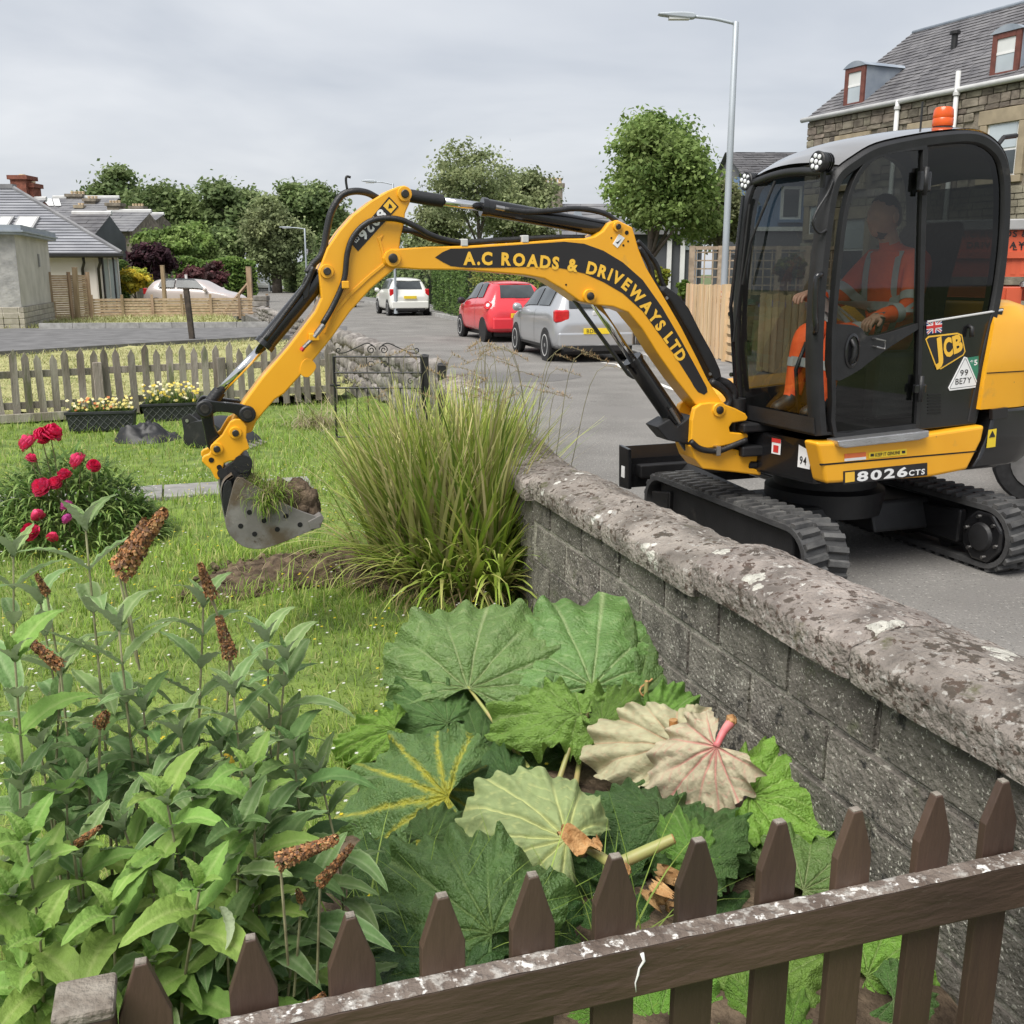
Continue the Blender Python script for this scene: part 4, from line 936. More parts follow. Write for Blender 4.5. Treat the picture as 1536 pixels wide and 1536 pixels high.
# quick hitch
qh=BF.poly([(345,632),(360,628),(370,640),(369,656),(374,672),(366,676),(352,690),(336,694),(330,718),(322,716),(316,704),(303,692),(306,683),(314,680),(320,664),(333,652)],0.09)
for y0,y1 in ((0.105,0.078),(-0.078,-0.105)):
    mb=MB();mb.prism(sp2(qh,2,True),y0,y1);hitch=ex(mb,'quick_hitch','yellow',BF,bevel=0.005)
    if y0>0:
        for q in ((353,649),(325,673)):pin(q[0],q[1],BF,0.105,0.030,hitch,depth=0.012)
        for q in ((329,701),(317,690)):
            c=BF.px(*q,0.105);mb=MB();mb.lathe([(0.013,0),(0.013,0.003)],(c[0],0.105,c[1]),(0,1,0),12);ex(mb,'bolt_hole','pin_hole',BF,parent=hitch)
mb=MB();c=BF.px(362,690,0);mb.cyl((c[0],-0.12,c[1]),(c[0],0.12,c[1]),0.045,16);c=BF.px(332,704,0);mb.cyl((c[0],-0.12,c[1]),(c[0],0.12,c[1]),0.025,12);ex(mb,'hitch_pin','black_matt',BF,smooth=40)
# ---- bucket: near cheek, far cheek, curved shell between, lip, ears
BK=0.19
ck=[(352,722),(360,716),(372,722),(393,734),(416,750),(450,766),(477,776),(481,786),(478,792),(455,801),(432,811),(410,819),(389,824),(365,820),(346,804),(338,784),(341,762)]
ck_o=sp2(BF.poly(ck,BK),3,True)
for y0,y1 in ((BK,BK-0.014),(-BK,-BK+0.014)):
    mb=MB();mb.prism(ck_o,y0,y1);chk=ex(mb,'bucket_cheek','bucket_steel',BF,bevel=0.003)
    if y0>0:
        for q in ((374,768.5),(396,781),(429,774),(361,789),(416,794),(382,801),(450,787)):
            c=BF.px(*q,BK);mb=MB();mb.lathe([(0.0125,0),(0.0125,0.0015)],(c[0],BK,c[1]),(0,1,0),14);ex(mb,'bucket_hole','pin_hole',BF,parent=chk)
sh=BF.poly([(348,712),(336,722),(332,740),(337,770),(342,798),(365,818),(389,822),(432,809),(477,791)],BK-0.01);sh=sp2(sh,5);shi=inset(sh,0.012)
mb=MB();n=len(sh);mb.add([(x,yy,z) for x,z in sh for yy in (BK-0.005,-BK+0.005)]+[(x,yy,z) for x,z in shi for yy in (BK-0.005,-BK+0.005)],
    [(2*i,2*i+1,2*i+3,2*i+2) for i in range(n-1)]+[(2*n+2*i,2*n+2*i+2,2*n+2*i+3,2*n+2*i+1) for i in range(n-1)]+[(0,1,2*n+1,2*n),(2*n-2,2*n-1,4*n-1,4*n-2)])
ex(mb,'bucket_shell','bucket_steel',BF,smooth=40)
lip=BF.poly([(462,782),(481,772),(486,776),(480,792),(466,794)],BK);mb=MB();mb.prism(lip,BK+0.006,-BK-0.006);ex(mb,'bucket_lip','bucket_steel',BF,bevel=0.003)
for yy in (0.10,-0.10):
    ear=BF.poly([(332,738),(330,712),(338,700),(352,690),(368,682),(378,690),(376,708),(366,722),(350,730)],yy);mb=MB();mb.prism(sp2(ear,2,True),yy+0.012,yy-0.012);ex(mb,'bucket_ear','black_matt',BF,bevel=0.004)
bk=BF.poly([(333,716),(344,712),(348,760),(346,790),(338,776),(331,744)],0);mb=MB();mb.prism(sp2(bk,2,True),BK-0.002,-BK+0.002);ex(mb,'bucket_back','black_matt',BF,bevel=0.004)
# ================================================================== ground, road, walls, fences
def sheet(name,pts,z,m,kind='structure'):
    mb=MB();mb.add([(p[0],p[1],z if len(p)<3 else p[2]) for p in pts],[tuple(range(len(pts)))])
    o=mb.build(name,m);tag(o,kind=kind);
    if o.data.polygons[0].normal.z<0:o.data.flip_normals()
    return o
mb=MB();mb.add([(-900,-60,-0.42),(900,-60,-0.42),(900,1500,-0.42),(-900,1500,-0.42)],[(0,1,2,3)]);tag(mb.build('ground','far_ground'),kind='structure')
# wall line (garden face of the coping)
WA,WB_=Vector((0.02,5.33,0)),Vector((-0.85,11.35,0));WC,WD,WE=Vector((-1.12,12.7,0)),Vector((-3.7,20.6,0)),Vector((-9.4,38.5,0))
W0=W(1.76,0.2);W1=W(1.76,5.2)
WA=W1
# road: left edge by the wall, right edge by the far kerb
kerb_r=[(9.6,-4),(7.9,0.6),(5.4,7.4),(3.35,13.6),(2.72,18),(2.35,22.3),(0.9,27.5),(-1.3,35),(-3.4,43.0),(-7.4,57),(-16,84),(-42,165)]
road_l=[(2.6,-4),(W0.x+0.25,W0.y+.1),(W1.x+0.25,W1.y),(WB_.x+0.25,WB_.y),(WC.x+0.25,WC.y),(WD.x+0.2,WD.y),(WE.x,WE.y),(-13,49),(-21,72),(-50,165)]
kr=[(p.x,p.y) for p in smoothpts([(a,b,0) for a,b in kerb_r],5)]
poly=[(a,b) for a,b in road_l]+kr[::-1]
mb=MB();mb.zprism(poly,-0.41,0.0);tag(mb.build('road','asphalt'),kind='structure')
# worn patches in the road
for c,rx,ry in (((0.02,17.0),1.1,0.8),):
    pts=[(c[0]+rx*(1+0.12*math.sin(3*a))*math.cos(a),c[1]+ry*(1+0.12*math.cos(2*a))*math.sin(a)) for a in [2*math.pi*i/28 for i in range(28)]]
    sheet('road_patch',pts,0.004,'asphalt_patch')
# far pavement with kerb stones and a white line
pv=kr+[(kr[-1][0]+8,kr[-1][1])]+[(a+3.0+0.1*b**0.5,b) for a,b in kr[::-1] if b>0]
mb=MB();mb.zprism([(a,b) for a,b in kr if True]+[(a+2.6,b+0.6) for a,b in kr[::-1]],-0.41,0.10);tag(mb.build('pavement','pavement'),kind='structure')
ks=smoothpts([(a,b,0) for a,b in kerb_r],24);acc=0;kb=[]
pos=ks[0].copy();run=[pos]
for p in ks[1:]:
    while (p-run[-1]).length>=0.9:run.append(run[-1]+(p-run[-1]).normalized()*0.9)
kme=MB().box((0,0,0.0),(0.885,0.13,0.24)).mesh('kerb_stone');kme.materials.append(MATS['kerb'])
pavo=bpy.data.objects['pavement']
for a,b in zip(run[:-1],run[1:]):
    if a.y>60 or a.y<3:continue
    o=bpy.data.objects.new('kerb_stone',kme);COL.objects.link(o);o.parent=pavo
    m=(a+b)/2;d=b-a;o.location=(m.x-0.06*d.y/d.length*-1-0.0,m.y,0.012+0.0);o.rotation_euler=(0,0,math.atan2(d.y,d.x))
def line_strip(name,pts,wd,z,m):
    mb=MB();vs=[];fs=[];pts=[Vector((p[0],p[1],0)) for p in pts]
    for i,p in enumerate(pts):
        t=(pts[min(i+1,len(pts)-1)]-pts[max(i-1,0)]).normalized();nn=Vector((-t.y,t.x,0))*wd/2;vs+=[p+nn+Vector((0,0,z)),p-nn+Vector((0,0,z))]
    fs=[(2*i,2*i+1,2*i+3,2*i+2) for i in range(len(pts)-1)];mb.add(vs,fs);o=mb.build(name,m)
    if o.data.polygons[0].normal.z<0:o.data.flip_normals()
    return tag(o,kind='structure')
line_strip('road_marking',[(a-0.62,b-0.1) for a,b in kr if 9<b<20],0.09,0.004,'road_paint')
p0,p1=PZ(903,544),PZ(945,549);line_strip('road_marking',[(p0.x,p0.y),(p1.x,p1.y)],0.10,0.0045,'road_paint')
# rough land behind the far pavement, so fences and gardens stand on something
sheet('garden_ground',[(a+2.5,b+0.5) for a,b in kr if b>2]+[(60,165),(60,3)],0.06,'far_ground')

# ---- garden lawn (gently uneven), with the dug patch left bare
dug=[(PZ(262,898,LAWN)),(PZ(325,852,LAWN)),(PZ(420,836,LAWN)),(PZ(520,828,LAWN)),(PZ(640,838,LAWN)),(PZ(790,880,LAWN)),(PZ(720,915,LAWN)),(PZ(620,903,LAWN)),(PZ(540,872,LAWN)),(PZ(440,876,LAWN)),(PZ(360,902,LAWN)),(PZ(290,910,LAWN))]
dugp=np.array([(p.x,p.y) for p in dug])
def inside(px,py,poly):
    px=np.asarray(px);py=np.asarray(py);res=np.zeros(px.shape,bool);n=len(poly);j=n-1
    for i in range(n):
        xi,yi=poly[i];xj_,yj=poly[j]
        cnd=((yi>py) != (yj>py))&(px<(xj_-xi)*(py-yi)/(yj-yi+1e-12)+xi);res ^= cnd;j=i
    return res
def wob(x,y):return 0.018*np.sin(1.7*x+0.6*y)+0.014*np.sin(2.9*y-1.1*x)+0.008*np.sin(6.3*x+2.0)*np.sin(5.1*y)
fence_a0,fence_a1=PZ(-60,640,LAWN),PZ(505,604,LAWN)          # foot of the far picket fence
lawn_poly=[(-7.5,0.6),W(1.9,0.6)[:2],W(1.9,5.2)[:2],(WB_.x+0.1,WB_.y),(WC.x+0.1,WC.y),(-2.25,16.2),(fence_a1.x,fence_a1.y+0.1),(fence_a0.x-4,fence_a0.y-2.9),(-16,8)]
gx=np.arange(-13,2.2,0.14);gy=np.arange(0.4,17.0,0.14);XX,YY=np.meshgrid(gx,gy,indexing='ij')
din=inside(XX,YY,dugp);dz=np.zeros(XX.shape)
def blur(a):
    for _ in range(2):a=(a+np.roll(a,1,0)+np.roll(a,-1,0)+np.roll(a,1,1)+np.roll(a,-1,1))/5
    return a
db=blur(din.astype(float));ZZ=LAWN+wob(XX,YY)-0.05*db
keep=inside(XX,YY,[(p[0],p[1]) for p in lawn_poly]);keep=blur(keep.astype(float))>0.01
idx=-np.ones(XX.shape,int);idx[keep]=np.arange(keep.sum());V=np.stack([XX[keep],YY[keep],ZZ[keep]],1)
q=(idx[:-1,:-1]>=0)&(idx[1:,:-1]>=0)&(idx[1:,1:]>=0)&(idx[:-1,1:]>=0)
F=np.stack([idx[:-1,:-1][q],idx[1:,:-1][q],idx[1:,1:][q],idx[:-1,1:][q]],1)
me=npmesh('lawn',V,F);shade(me);tag(link('lawn',me,'lawn_earth'),kind='structure')
def lawn_z(x,y):return LAWN+wob(x,y)
# dug soil: crumbly, proud of the pit
cx,cy=dugp.mean(0);pts=[];rings=26;segs=120;V=[];F=[]
ang_poly=np.array([(p[0]-cx,p[1]-cy) for p in dugp])
def edge_r(a):
    best=0.1
    d=(math.cos(a),math.sin(a));n=len(ang_poly)
    for i in range(n):
        x1,y1=ang_poly[i];x2,y2=ang_poly[(i+1)%n];ex_,ey_=x2-x1,y2-y1;den=d[0]*ey_-d[1]*ex_
        if abs(den)<1e-9:continue
        t=(x1*ey_-y1*ex_)/den;u=(x1*d[1]-y1*d[0])/den
        if t>0 and-0.001<=u<=1.001:best=max(best,t)
    return best
for i in range(rings+1):
    for j in range(segs):
        a=2*math.pi*j/segs;r_=edge_r(a)*1.06*i/rings;x,y=cx+r_*math.cos(a),cy+r_*math.sin(a);t=i/rings
        nz=mnoise.noise((x*5,y*5,1))*0.07+mnoise.noise((x*13,y*13,4))*0.04+mnoise.noise((x*37,y*37,4))*0.018
        V.append((x,y,LAWN+wob(x,y)+0.0+0.025*(1-t)+(nz+0.02)*(1-t**4)-0.05*t**6))
F=[(i*segs+j,i*segs+(j+1)%segs,(i+1)*segs+(j+1)%segs,(i+1)*segs+j) for i in range(rings) for j in range(segs)]
mb=MB();mb.add(V,[f[::-1] for f in F]);o=mb.build('dug_soil','soil',smooth=True);tag(o,kind='structure');
if o.data.polygons[200].normal.z<0:o.data.flip_normals()
def clod_mesh(r,seed,m,n=2):
    bm=bmesh.new();bmesh.ops.create_icosphere(bm,subdivisions=n,radius=r)
    for v in bm.verts:v.co*=1+0.45*mnoise.noise(v.co/r*1.3+Vector((seed,0,0)))+0.2*mnoise.noise(v.co/r*3.1+Vector((0,seed,0)))
    me=bpy.data.meshes.new('clod');bm.to_mesh(me);bm.free();me.materials.append(MATS[m]);return me
clods=MB()
for i in range(520):
    a=random.uniform(0,2*math.pi);r_=edge_r(a)*math.sqrt(random.random())*1.02;x,y=cx+r_*math.cos(a),cy+r_*math.sin(a);s_=random.choice((0.007,0.009,0.012,0.016,0.022,0.034))
    bm=bmesh.new();bmesh.ops.create_icosphere(bm,subdivisions=1,radius=s_)
    vs=[Vector((v.co.x*random.uniform(.7,1.3),v.co.y*random.uniform(.7,1.3),v.co.z*random.uniform(.5,1.0)))+Vector((x,y,LAWN+wob(x,y)+0.005)) for v in bm.verts];clods.add(vs,[tuple(v.index for v in f.verts) for f in bm.faces]);bm.free()
tag(clods.build('soil_crumbs','soil',smooth=50),kind='stuff')

bed=[PZ(*q,LAWN) for q in ((560,1090),(640,1020),(800,985),(930,960),(1060,1010),(1330,1300),(1536,1500),(1536,1640),(560,1700),(430,1500),(470,1300))]  # dark soil sheet added under the rhubarb so gaps between leaves read dark
bedp=np.array([(p.x,p.y) for p in bed]);bcx,bcy=bedp.mean(0);mb=MB();vs=[(bcx,bcy,LAWN+0.05)]
for k in range(1,9):
    for j in range(44):
        t_=j/44*len(bedp);i0=int(t_);q_=bedp[i0]*(1-t_+i0)+bedp[(i0+1)%len(bedp)]*(t_-i0);x,y=bcx+(q_[0]-bcx)*k/8,bcy+(q_[1]-bcy)*k/8;vs.append((x,y,LAWN+wob(x,y)+(0.05 if k<8 else-0.03)+0.03*mnoise.noise((x*9,y*9,0))*(k<8)))
mb.add(vs,[(0,1+j,1+(j+1)%44) for j in range(44)]+[(1+(k-1)*44+j,1+k*44+j,1+k*44+(j+1)%44,1+(k-1)*44+(j+1)%44) for k in range(1,8) for j in range(44)]);o=mb.build('dark_soil_sheet','soil',smooth=True);tag(o,kind='structure')
if o.data.polygons[60].normal.z<0:o.data.flip_normals()
# ---- flagstone path
PF=Frame(W(-3.1,9.25),xdir=GN)
pth=thing('garden_path','grey flagstone path crossing the lawn behind the peony bush','path',W(-3.1,9.25,LAWN),GA);
x=-1.2
for i in range(9):
    w=random.uniform(0.5,0.68);mb=MB();n_=[(x+0.008,-0.27),(x+w-0.008,-0.265+random.uniform(-.01,.01)),(x+w-0.008,0.27),(x+0.008,0.26)]
    mb.zprism(n_,-0.03,0.032+random.uniform(0,0.006));mb.build('flagstone','flag_stone',pth,bevel=0.006);x+=w

# ---- land beyond the far picket fence
MZ=-0.08
vp=[PZ(-80,545,MZ),PZ(505,528,MZ)]
mown=[(fence_a0.x-6,fence_a0.y-4),(fence_a0.x,fence_a0.y),(fence_a1.x,fence_a1.y),(-2.4,16.4),(WD.x,WD.y),(-6.0,27.6),(-9.6,37),(-13.2,48),(-40,52),(-60,30)]
gx=np.arange(-26,-1.5,0.3);gy=np.arange(9,50,0.3);XX,YY=np.meshgrid(gx,gy,indexing='ij')
keep=inside(XX,YY,mown);idx=-np.ones(XX.shape,int);idx[keep]=np.arange(keep.sum())
ZZ=MZ+0.03*np.sin(1.9*XX+YY)*np.sin(1.3*YY)+0.02*rng.standard_normal(XX.shape);V=np.stack([XX[keep],YY[keep],ZZ[keep]],1)
q=(idx[:-1,:-1]>=0)&(idx[1:,:-1]>=0)&(idx[1:,1:]>=0)&(idx[:-1,1:]>=0)
F=np.stack([idx[:-1,:-1][q],idx[1:,:-1][q],idx[1:,1:][q],idx[:-1,1:][q]],1);me=npmesh('mown_grass',V,F);shade(me);tag(link('mown_grass',me,'mown_ground'),kind='structure')
drv=[PZ(-90,531,0.02),PZ(0,527,0.02),PZ(120,520,0.02),PZ(250,512,0.02),PZ(420,503,0.02),PZ(520,500,0.02),PZ(520,489,0.02),PZ(400,489.5,0.02),PZ(230,489,0.02),PZ(70,492,0.02),PZ(-90,494,0.02)]
mb=MB();mb.zprism([(p.x,p.y) for p in drv],-0.3,0.02);tag(mb.build('driveway','driveway'),kind='structure')
a,b=PZ(60,491.5,0.06),PZ(405,489,0.06);d=(b-a);L=d.length;n=int(L/0.9);kerb2=thing('driveway_kerb','low concrete kerb along the back of the driveway','kerb',a,math.atan2(d.y,d.x))
for i in range(n):
    mb=MB();mb.box((0.45+i*L/n,0.09,0.0),(L/n-0.012,0.14,0.26));mb.build('kerb_stone','kerb',kerb2)

# ---- garden wall: mortar core, blocks, coping stones
gw=thing('garden_wall','weathered stone block garden wall with thick lichen covered coping beside the road','wall',W(1.76,0.2,LAWN),math.atan2(GE.y,GE.x))
# local frame: x along the wall (away), y to the garden
WFr=Frame(W(1.76,0.2,LAWN),xdir=GE);WL=5.0
def wall_core(par,x0,x1,zt,y0=-0.06,y1=-0.36):
    mb=MB();mb.box2((x0,y0,-0.15),(x1,y1,zt));return mb.build('wall_core','mortar',par)
wall_core(gw,0,WL,0.74)
bvar=[]
for v in range(10):
    bm=bmesh.new();bmesh.ops.create_cube(bm,size=1.0);bmesh.ops.scale(bm,vec=(0.432,0.05,0.190),verts=bm.verts)
    bmesh.ops.bevel(bm,geom=bm.edges[:],offset=0.010,segments=2,affect='EDGES')
    bmesh.ops.subdivide_edges(bm,edges=[e for e in bm.edges if e.calc_length()>0.1],cuts=3,use_grid_fill=True)
    for q_ in bm.verts:q_.co+=Vector((0.004,0.008,0.003))*mnoise.noise(q_.co*9+Vector((v*7.7,0,0)))
    me=bpy.data.meshes.new('block');bm.to_mesh(me);bm.free();me.materials.append(MATS['block_stone']);shade(me,40);bvar.append(me)
def blocks(par,x0,x1,nz,z0=0.0,face=-0.062,h=0.205,L=0.45):
    for k in range(nz):
        x=x0-(0.225 if k%2 else 0.0)
        while x<x1:
            o=bpy.data.objects.new('block',random.choice(bvar));COL.objects.link(o);o.parent=par
            xa,xb=max(x,x0),min(x+L,x1);o.scale=((xb-xa-0.008)/0.432,1,(h-0.008)/0.190)
            o.location=((xa+xb)/2,face-0.012+random.uniform(-0.004,0.004),z0+h*(k+0.5));x+=L
            if xb-xa<0.06:bpy.data.objects.remove(o)
blocks(gw,0.0,WL,4,-0.07)
def coping(par,x0,x1,zb,seed,wide=0.40,hh=0.10,crown=0.045,y_out=0.0):
    """one coping stone: upright faces, weathered rounded top"""
    nl=max(10,int((x1-x0)/0.018));prof_=[(0.0,0.0),(0.005,0.05),(0.002,hh*0.86),(-0.012,hh),(-0.07,hh+crown*0.5),(-0.14,hh+crown*0.85),(-0.20,hh+crown),(-0.26,hh+crown*0.85),(-0.33,hh+crown*0.5),(-wide+0.01,hh),(-wide,hh*0.6),(-wide,0.0)]
    pr=sp2(prof_,4);mb=MB();vs=[];L=x1-x0
    for i in range(nl+1):
        t=i/nl;x=x0+0.004+(L-0.008)*t;endr=min(t,1-t)*L;rd=0.012*max(0,1-endr/0.03)**2
        for j,(y,z) in enumerate(pr):
            nz=mnoise.noise((x*2.4+seed*9,y*5,z*5))*0.008+mnoise.noise((x*11,y*15+seed,z*13))*0.006+mnoise.noise((x*34,y*38+seed,z*34))*0.0055
            top_=1 if z>hh*0.7 else 0.6
            vs.append((x,y+y_out+(nz*0.9 if y>-0.05 else-nz if y<-wide+.05 else 0)-(rd if y>-0.2 else-rd),zb+z+(nz*top_ if z>0.03 else 0)-(rd if z>0.03 else 0)))
    m_=len(pr);fs=[(i*m_+j,(i+1)*m_+j,(i+1)*m_+j+1,i*m_+j+1) for i in range(nl) for j in range(m_-1)]
    fs+=[tuple(range(m_-1,-1,-1)),tuple(nl*m_+j for j in range(m_))];fs=[f[::-1] for f in fs]
    mb.add(vs,fs);return mb.build('coping_stone','coping_stone',par,smooth=60)
xs=[0.0,0.62,1.40,2.12,3.08,3.98,4.98]
step_x=None
for i,(a,b) in enumerate(zip(xs[:-1],xs[1:])):
    low=i>=4
    coping(gw,a,b,(0.745 if not low else 0.695),i+1,wide=0.40 if not low else 0.36,hh=0.105 if not low else 0.10,y_out=0.0 if not low else-0.015)
# lichen patches, slightly proud, irregular
def lichen(par,px,py,ra,seed):
    z=0.865
    for it in range(6):
        p=PZ(px,py,LAWN+z);loc=WFr.M.inverted()@p
        break
    d=ray(px,py);best=None
    for o in par.children:
        if not o.name.startswith('coping'):continue
        loc0=WFr.M.inverted()@CAM;dl=WFr.M.inverted().to_3x3()@d
        hit,pt,nr,_=o.ray_cast(loc0,dl)
        if hit and (best is None or (pt-loc0).length<best[2]):best=(o,pt.copy(),(pt-loc0).length,nr.copy())
    if best is None:return
    o,pt,_,nr=best;u=nr.orthogonal().normalized();v=nr.cross(u);vs=[];n1,n2=5,40
    for i in range(n1+1):
        for j in range(n2):
            a=2*math.pi*j/n2;r_=ra*(1+0.55*mnoise.noise((math.cos(a)*1.4+seed,math.sin(a)*1.4,seed))+0.35*mnoise.noise((math.cos(a)*4+seed,math.sin(a)*4,seed)))*max(0.02,i/n1)
            q_=pt+u*math.cos(a)*r_+v*math.sin(a)*r_;h_,p_,n_,_=o.closest_point_on_mesh(q_);vs.append((p_+n_*(0.0025*(1-(i/n1)**3)+(-0.002 if i==n1 else 0))) if h_ else q_)
    mb=MB();mb.add(vs,[(i*n2+j,i*n2+(j+1)%n2,(i+1)*n2+(j+1)%n2,(i+1)*n2+j) for i in range(n1) for j in range(n2)])
    me=mb.mesh('lichen_patch');me.materials.append(MATS['lichen']);oo=bpy.data.objects.new('lichen_patch',me);COL.objects.link(oo);oo.parent=par;shade(me)
bpy.context.view_layer.update()
for i,(px_,py_,r_) in enumerate(((966,818,.034),(976,834,.034),(984,848,.026),(1080,827,.034),(1132,866,.040),(1136,880,.024),(1330,940,.045),(1506,978,.05),(1080,783,.03),(1232,1001,.02),(1345,932,.02),(1500,985,.035))):lichen(gw,px_,py_,r_,i*3.1)
# bent length of wall from there to the gate, mostly behind the grass clump
d=WB_-WA;wz2=thing('garden_wall','overgrown length of stone wall running behind the tall grass clump to the gate','wall',WA+Vector((0,0,LAWN)),math.atan2(d.y,d.x))
wall_core(wz2,0.02,d.length,0.66);blocks(wz2,0.02,d.length,4,-0.12)
x=0.01;k=20
while x<d.length-0.3:
    L=min(random.uniform(0.7,1.0),d.length-x);coping(wz2,x,x+L,0.66,k,wide=0.36);x+=L;k+=1
# rubble wall beyond the gate
def rubble_wall(name,label,p,q,h,z0):
    d=q-p;t=thing(name,label,'wall',p+Vector((0,0,z0)),math.atan2(d.y,d.x));L=d.length
    mb=MB();mb.box2((0,-0.05,-0.2),(L,-0.3,h-0.08));mb.build('wall_core','mortar',t)
    me_v=[]
    for v in range(8):
        bm=bmesh.new();bmesh.ops.create_icosphere(bm,subdivisions=2,radius=0.5)
        for vv in bm.verts:
            c=vv.co;m_=max(abs(c.x),abs(c.y),abs(c.z));vv.co=c*(0.42/m_*0.6+0.5)*(1+0.25*mnoise.noise(c*2.5+Vector((v*5,0,0))))
        me=bpy.data.meshes.new('stone');bm.to_mesh(me);bm.free();me.materials.append(MATS['rubble_stone']);shade(me,50);me_v.append(me)
    cnt=0
    for r_ in range(4):
        x=0
        while x<L and cnt<280:
            w=random.uniform(0.22,0.42)*(1+x/16);o=bpy.data.objects.new('stone',random.choice(me_v));COL.objects.link(o);o.parent=t;hh=(h-0.05)/4
            o.location=(x+w/2,-0.10 if r_<3 else-0.17,hh*(r_+0.5)+random.uniform(-.02,.02));o.scale=(w*1.12,0.2 if r_<3 else 0.36,hh*random.uniform(1.15,1.5));o.rotation_euler=(0,random.uniform(-.15,.15),random.uniform(-.1,.1));x+=w;cnt+=1
    return t
rubble_wall('rubble_wall','rough rubble stone wall along the road beyond the iron gate',WC,WD,0.85,LAWN)
rubble_wall('rubble_wall','low far rubble wall beside the road where the driveway comes out',WD+Vector((-2.4,8.2,0)),WE,0.62,-0.1)

# ---- near brown picket fence
FT=W(0,1.5);FFr=Frame(FT,xdir=GN);fence=thing('picket_fence','dark brown painted picket fence with white weathered rail in front of the rhubarb','fence',FT+Vector((0,0,LAWN)),GA)
def fx(px,py):return FFr.px(px,py,0.0)
mb=MB();RZ0,RZ1=0.49-0.105-LAWN,0.49-LAWN
xl,xr=fx(330,1560)[0],fx(1600,1280)[0]
mb.box2((xl,-0.022,RZ0),(xr,0.022,RZ1));rail=mb.build('rail','fence_brown_rail',fence,bevel=0.004)
nseg=160;mb=MB();vs=[]
for i in range(nseg+1):
    x=xl+(xr-xl)*i/nseg
    for j in range(9):
        y=-0.0225+0.045*j/8;vs.append((x,y,RZ1+0.001+0.0022*mnoise.noise((x*30,y*60,2))+(0.0015 if 0<j<8 else-0.001)))
mb.add(vs,[(i*9+j,(i+1)*9+j,(i+1)*9+j+1,i*9+j+1) for i in range(nseg) for j in range(8)]);mb.build('rail_top','weathered_top',fence,smooth=True)
mb=MB();mb.box2((xl,-0.022,0.05),(xr,0.022,0.15));mb.build('rail','fence_brown_rail',fence,bevel=0.004)
picks=[(212,1442,-8),(371,1410,-4),(520,1370,-3),(658,1340,-2),(796,1310,0),(922,1280,0),(1046,1257,0),(1167,1233,0),(1283,1210,0),(1399,1188,0),(1503,1172,0),(1612,1155,0)]
for i,(px_,py_,tl) in enumerate(picks):
    x,z=FFr.px(px_,py_,0.036);zt=z-LAWN;hw=0.040+random.uniform(-0.001,0.001);tw=random.uniform(0.008,0.012);sh_=random.uniform(0.088,0.10)
    mb=MB();mb.prism([(-hw,0),(hw,0),(hw,zt-sh_-random.uniform(0,.004)),(tw,zt),(-tw,zt-random.uniform(0,.002)),(-hw,zt-sh_)],0.026,0.046)
    o=mb.build('picket','fence_brown',fence,bevel=0.0022);o.location=(x,0,0);o.rotation_euler=(R(random.uniform(-.6,.6)),R(random.uniform(-0.5,0.5)),R(random.uniform(-2,2)))
    mb=MB();mb.box2((-tw*0.9,0.028,zt-0.003),(tw*0.9,0.044,zt+0.0012));e=mb.build('weathered_tip','cut_edge',o)
# post end of weathered wood, left, and the streak of droppings
x,z=FFr.px(128,1516,0.0);mb=MB();mb.box2((x-0.04,-0.03,0.0),(x+0.04,0.05,z-LAWN));mb.build('post','fence_brown',fence,bevel=0.004)
mb=MB();mb.box2((x-0.045,-0.035,z-LAWN),(x+0.045,0.055,z-LAWN+0.022));mb.build('post_cap','cut_edge',fence,bevel=0.006)
pts=[FFr.px(*q_,-0.0235) for q_ in ((963,1430),(966,1441),(959,1452),(957,1462),(953,1474),(954,1488))]
mb=MB();mb.tube([(p[0],-0.0235,p[1]-LAWN) for p in pts],[0.004,0.003,0.002,0.0024,0.0014,0.001],6);mb.build('dropping_streak','droppings',fence,smooth=True)

# ---- far grey picket fence
d=fence_a1-fence_a0;fl=d.length;gf=thing('picket_fence','weathered grey wooden picket fence across the far end of the lawn','fence',fence_a0,math.atan2(d.y,d.x))
FG=Frame(fence_a0,xdir=d);n=int(fl/0.162)
pv_=[]
for v in range(4):
    h=0.86+0.03*v;mb=MB();mb.prism([(-0.045,0.06),(0.045,0.06),(0.045,h-0.085),(0.0+0.006*(v-1),h),(-0.045,h-0.09)],-0.032,-0.052);me=mb.mesh('picket');me.materials.append(MATS['fence_grey']);pv_.append(me)
for i in range(n+1):
    o=bpy.data.objects.new('picket',random.choice(pv_));COL.objects.link(o);o.parent=gf;o.location=(i*0.162+random.uniform(-.012,.012),random.uniform(-.006,.004),random.uniform(-0.03,0.02));o.rotation_euler=(R(random.uniform(-2,2)),R(random.uniform(-2,2)),0)
for z in (0.22,0.62):
    for i in range(3):
        a,b=fl*i/3,fl*(i+1)/3;mb=MB();mb.box2((a+0.004,-0.03,z-0.045),(b-0.004,0.012,z+0.045));o=mb.build('rail','fence_grey',gf,bevel=0.005);o.rotation_euler=(0,R(random.uniform(-0.3,0.3)),0)
for x in (0.02,fl*0.335,fl*0.66,fl*0.985):
    mb=MB();mb.box2((x-0.055,-0.075-0.04,-0.05),(x+0.055,-0.035+0.0,0.74));mb.build('post','fence_grey',gf,bevel=0.006)
mb=MB();mb.box2((0.2,-0.135,0.02),(fl*0.36,-0.095,0.13));mb.build('gravel_board','fence_grey',gf,bevel=0.006)

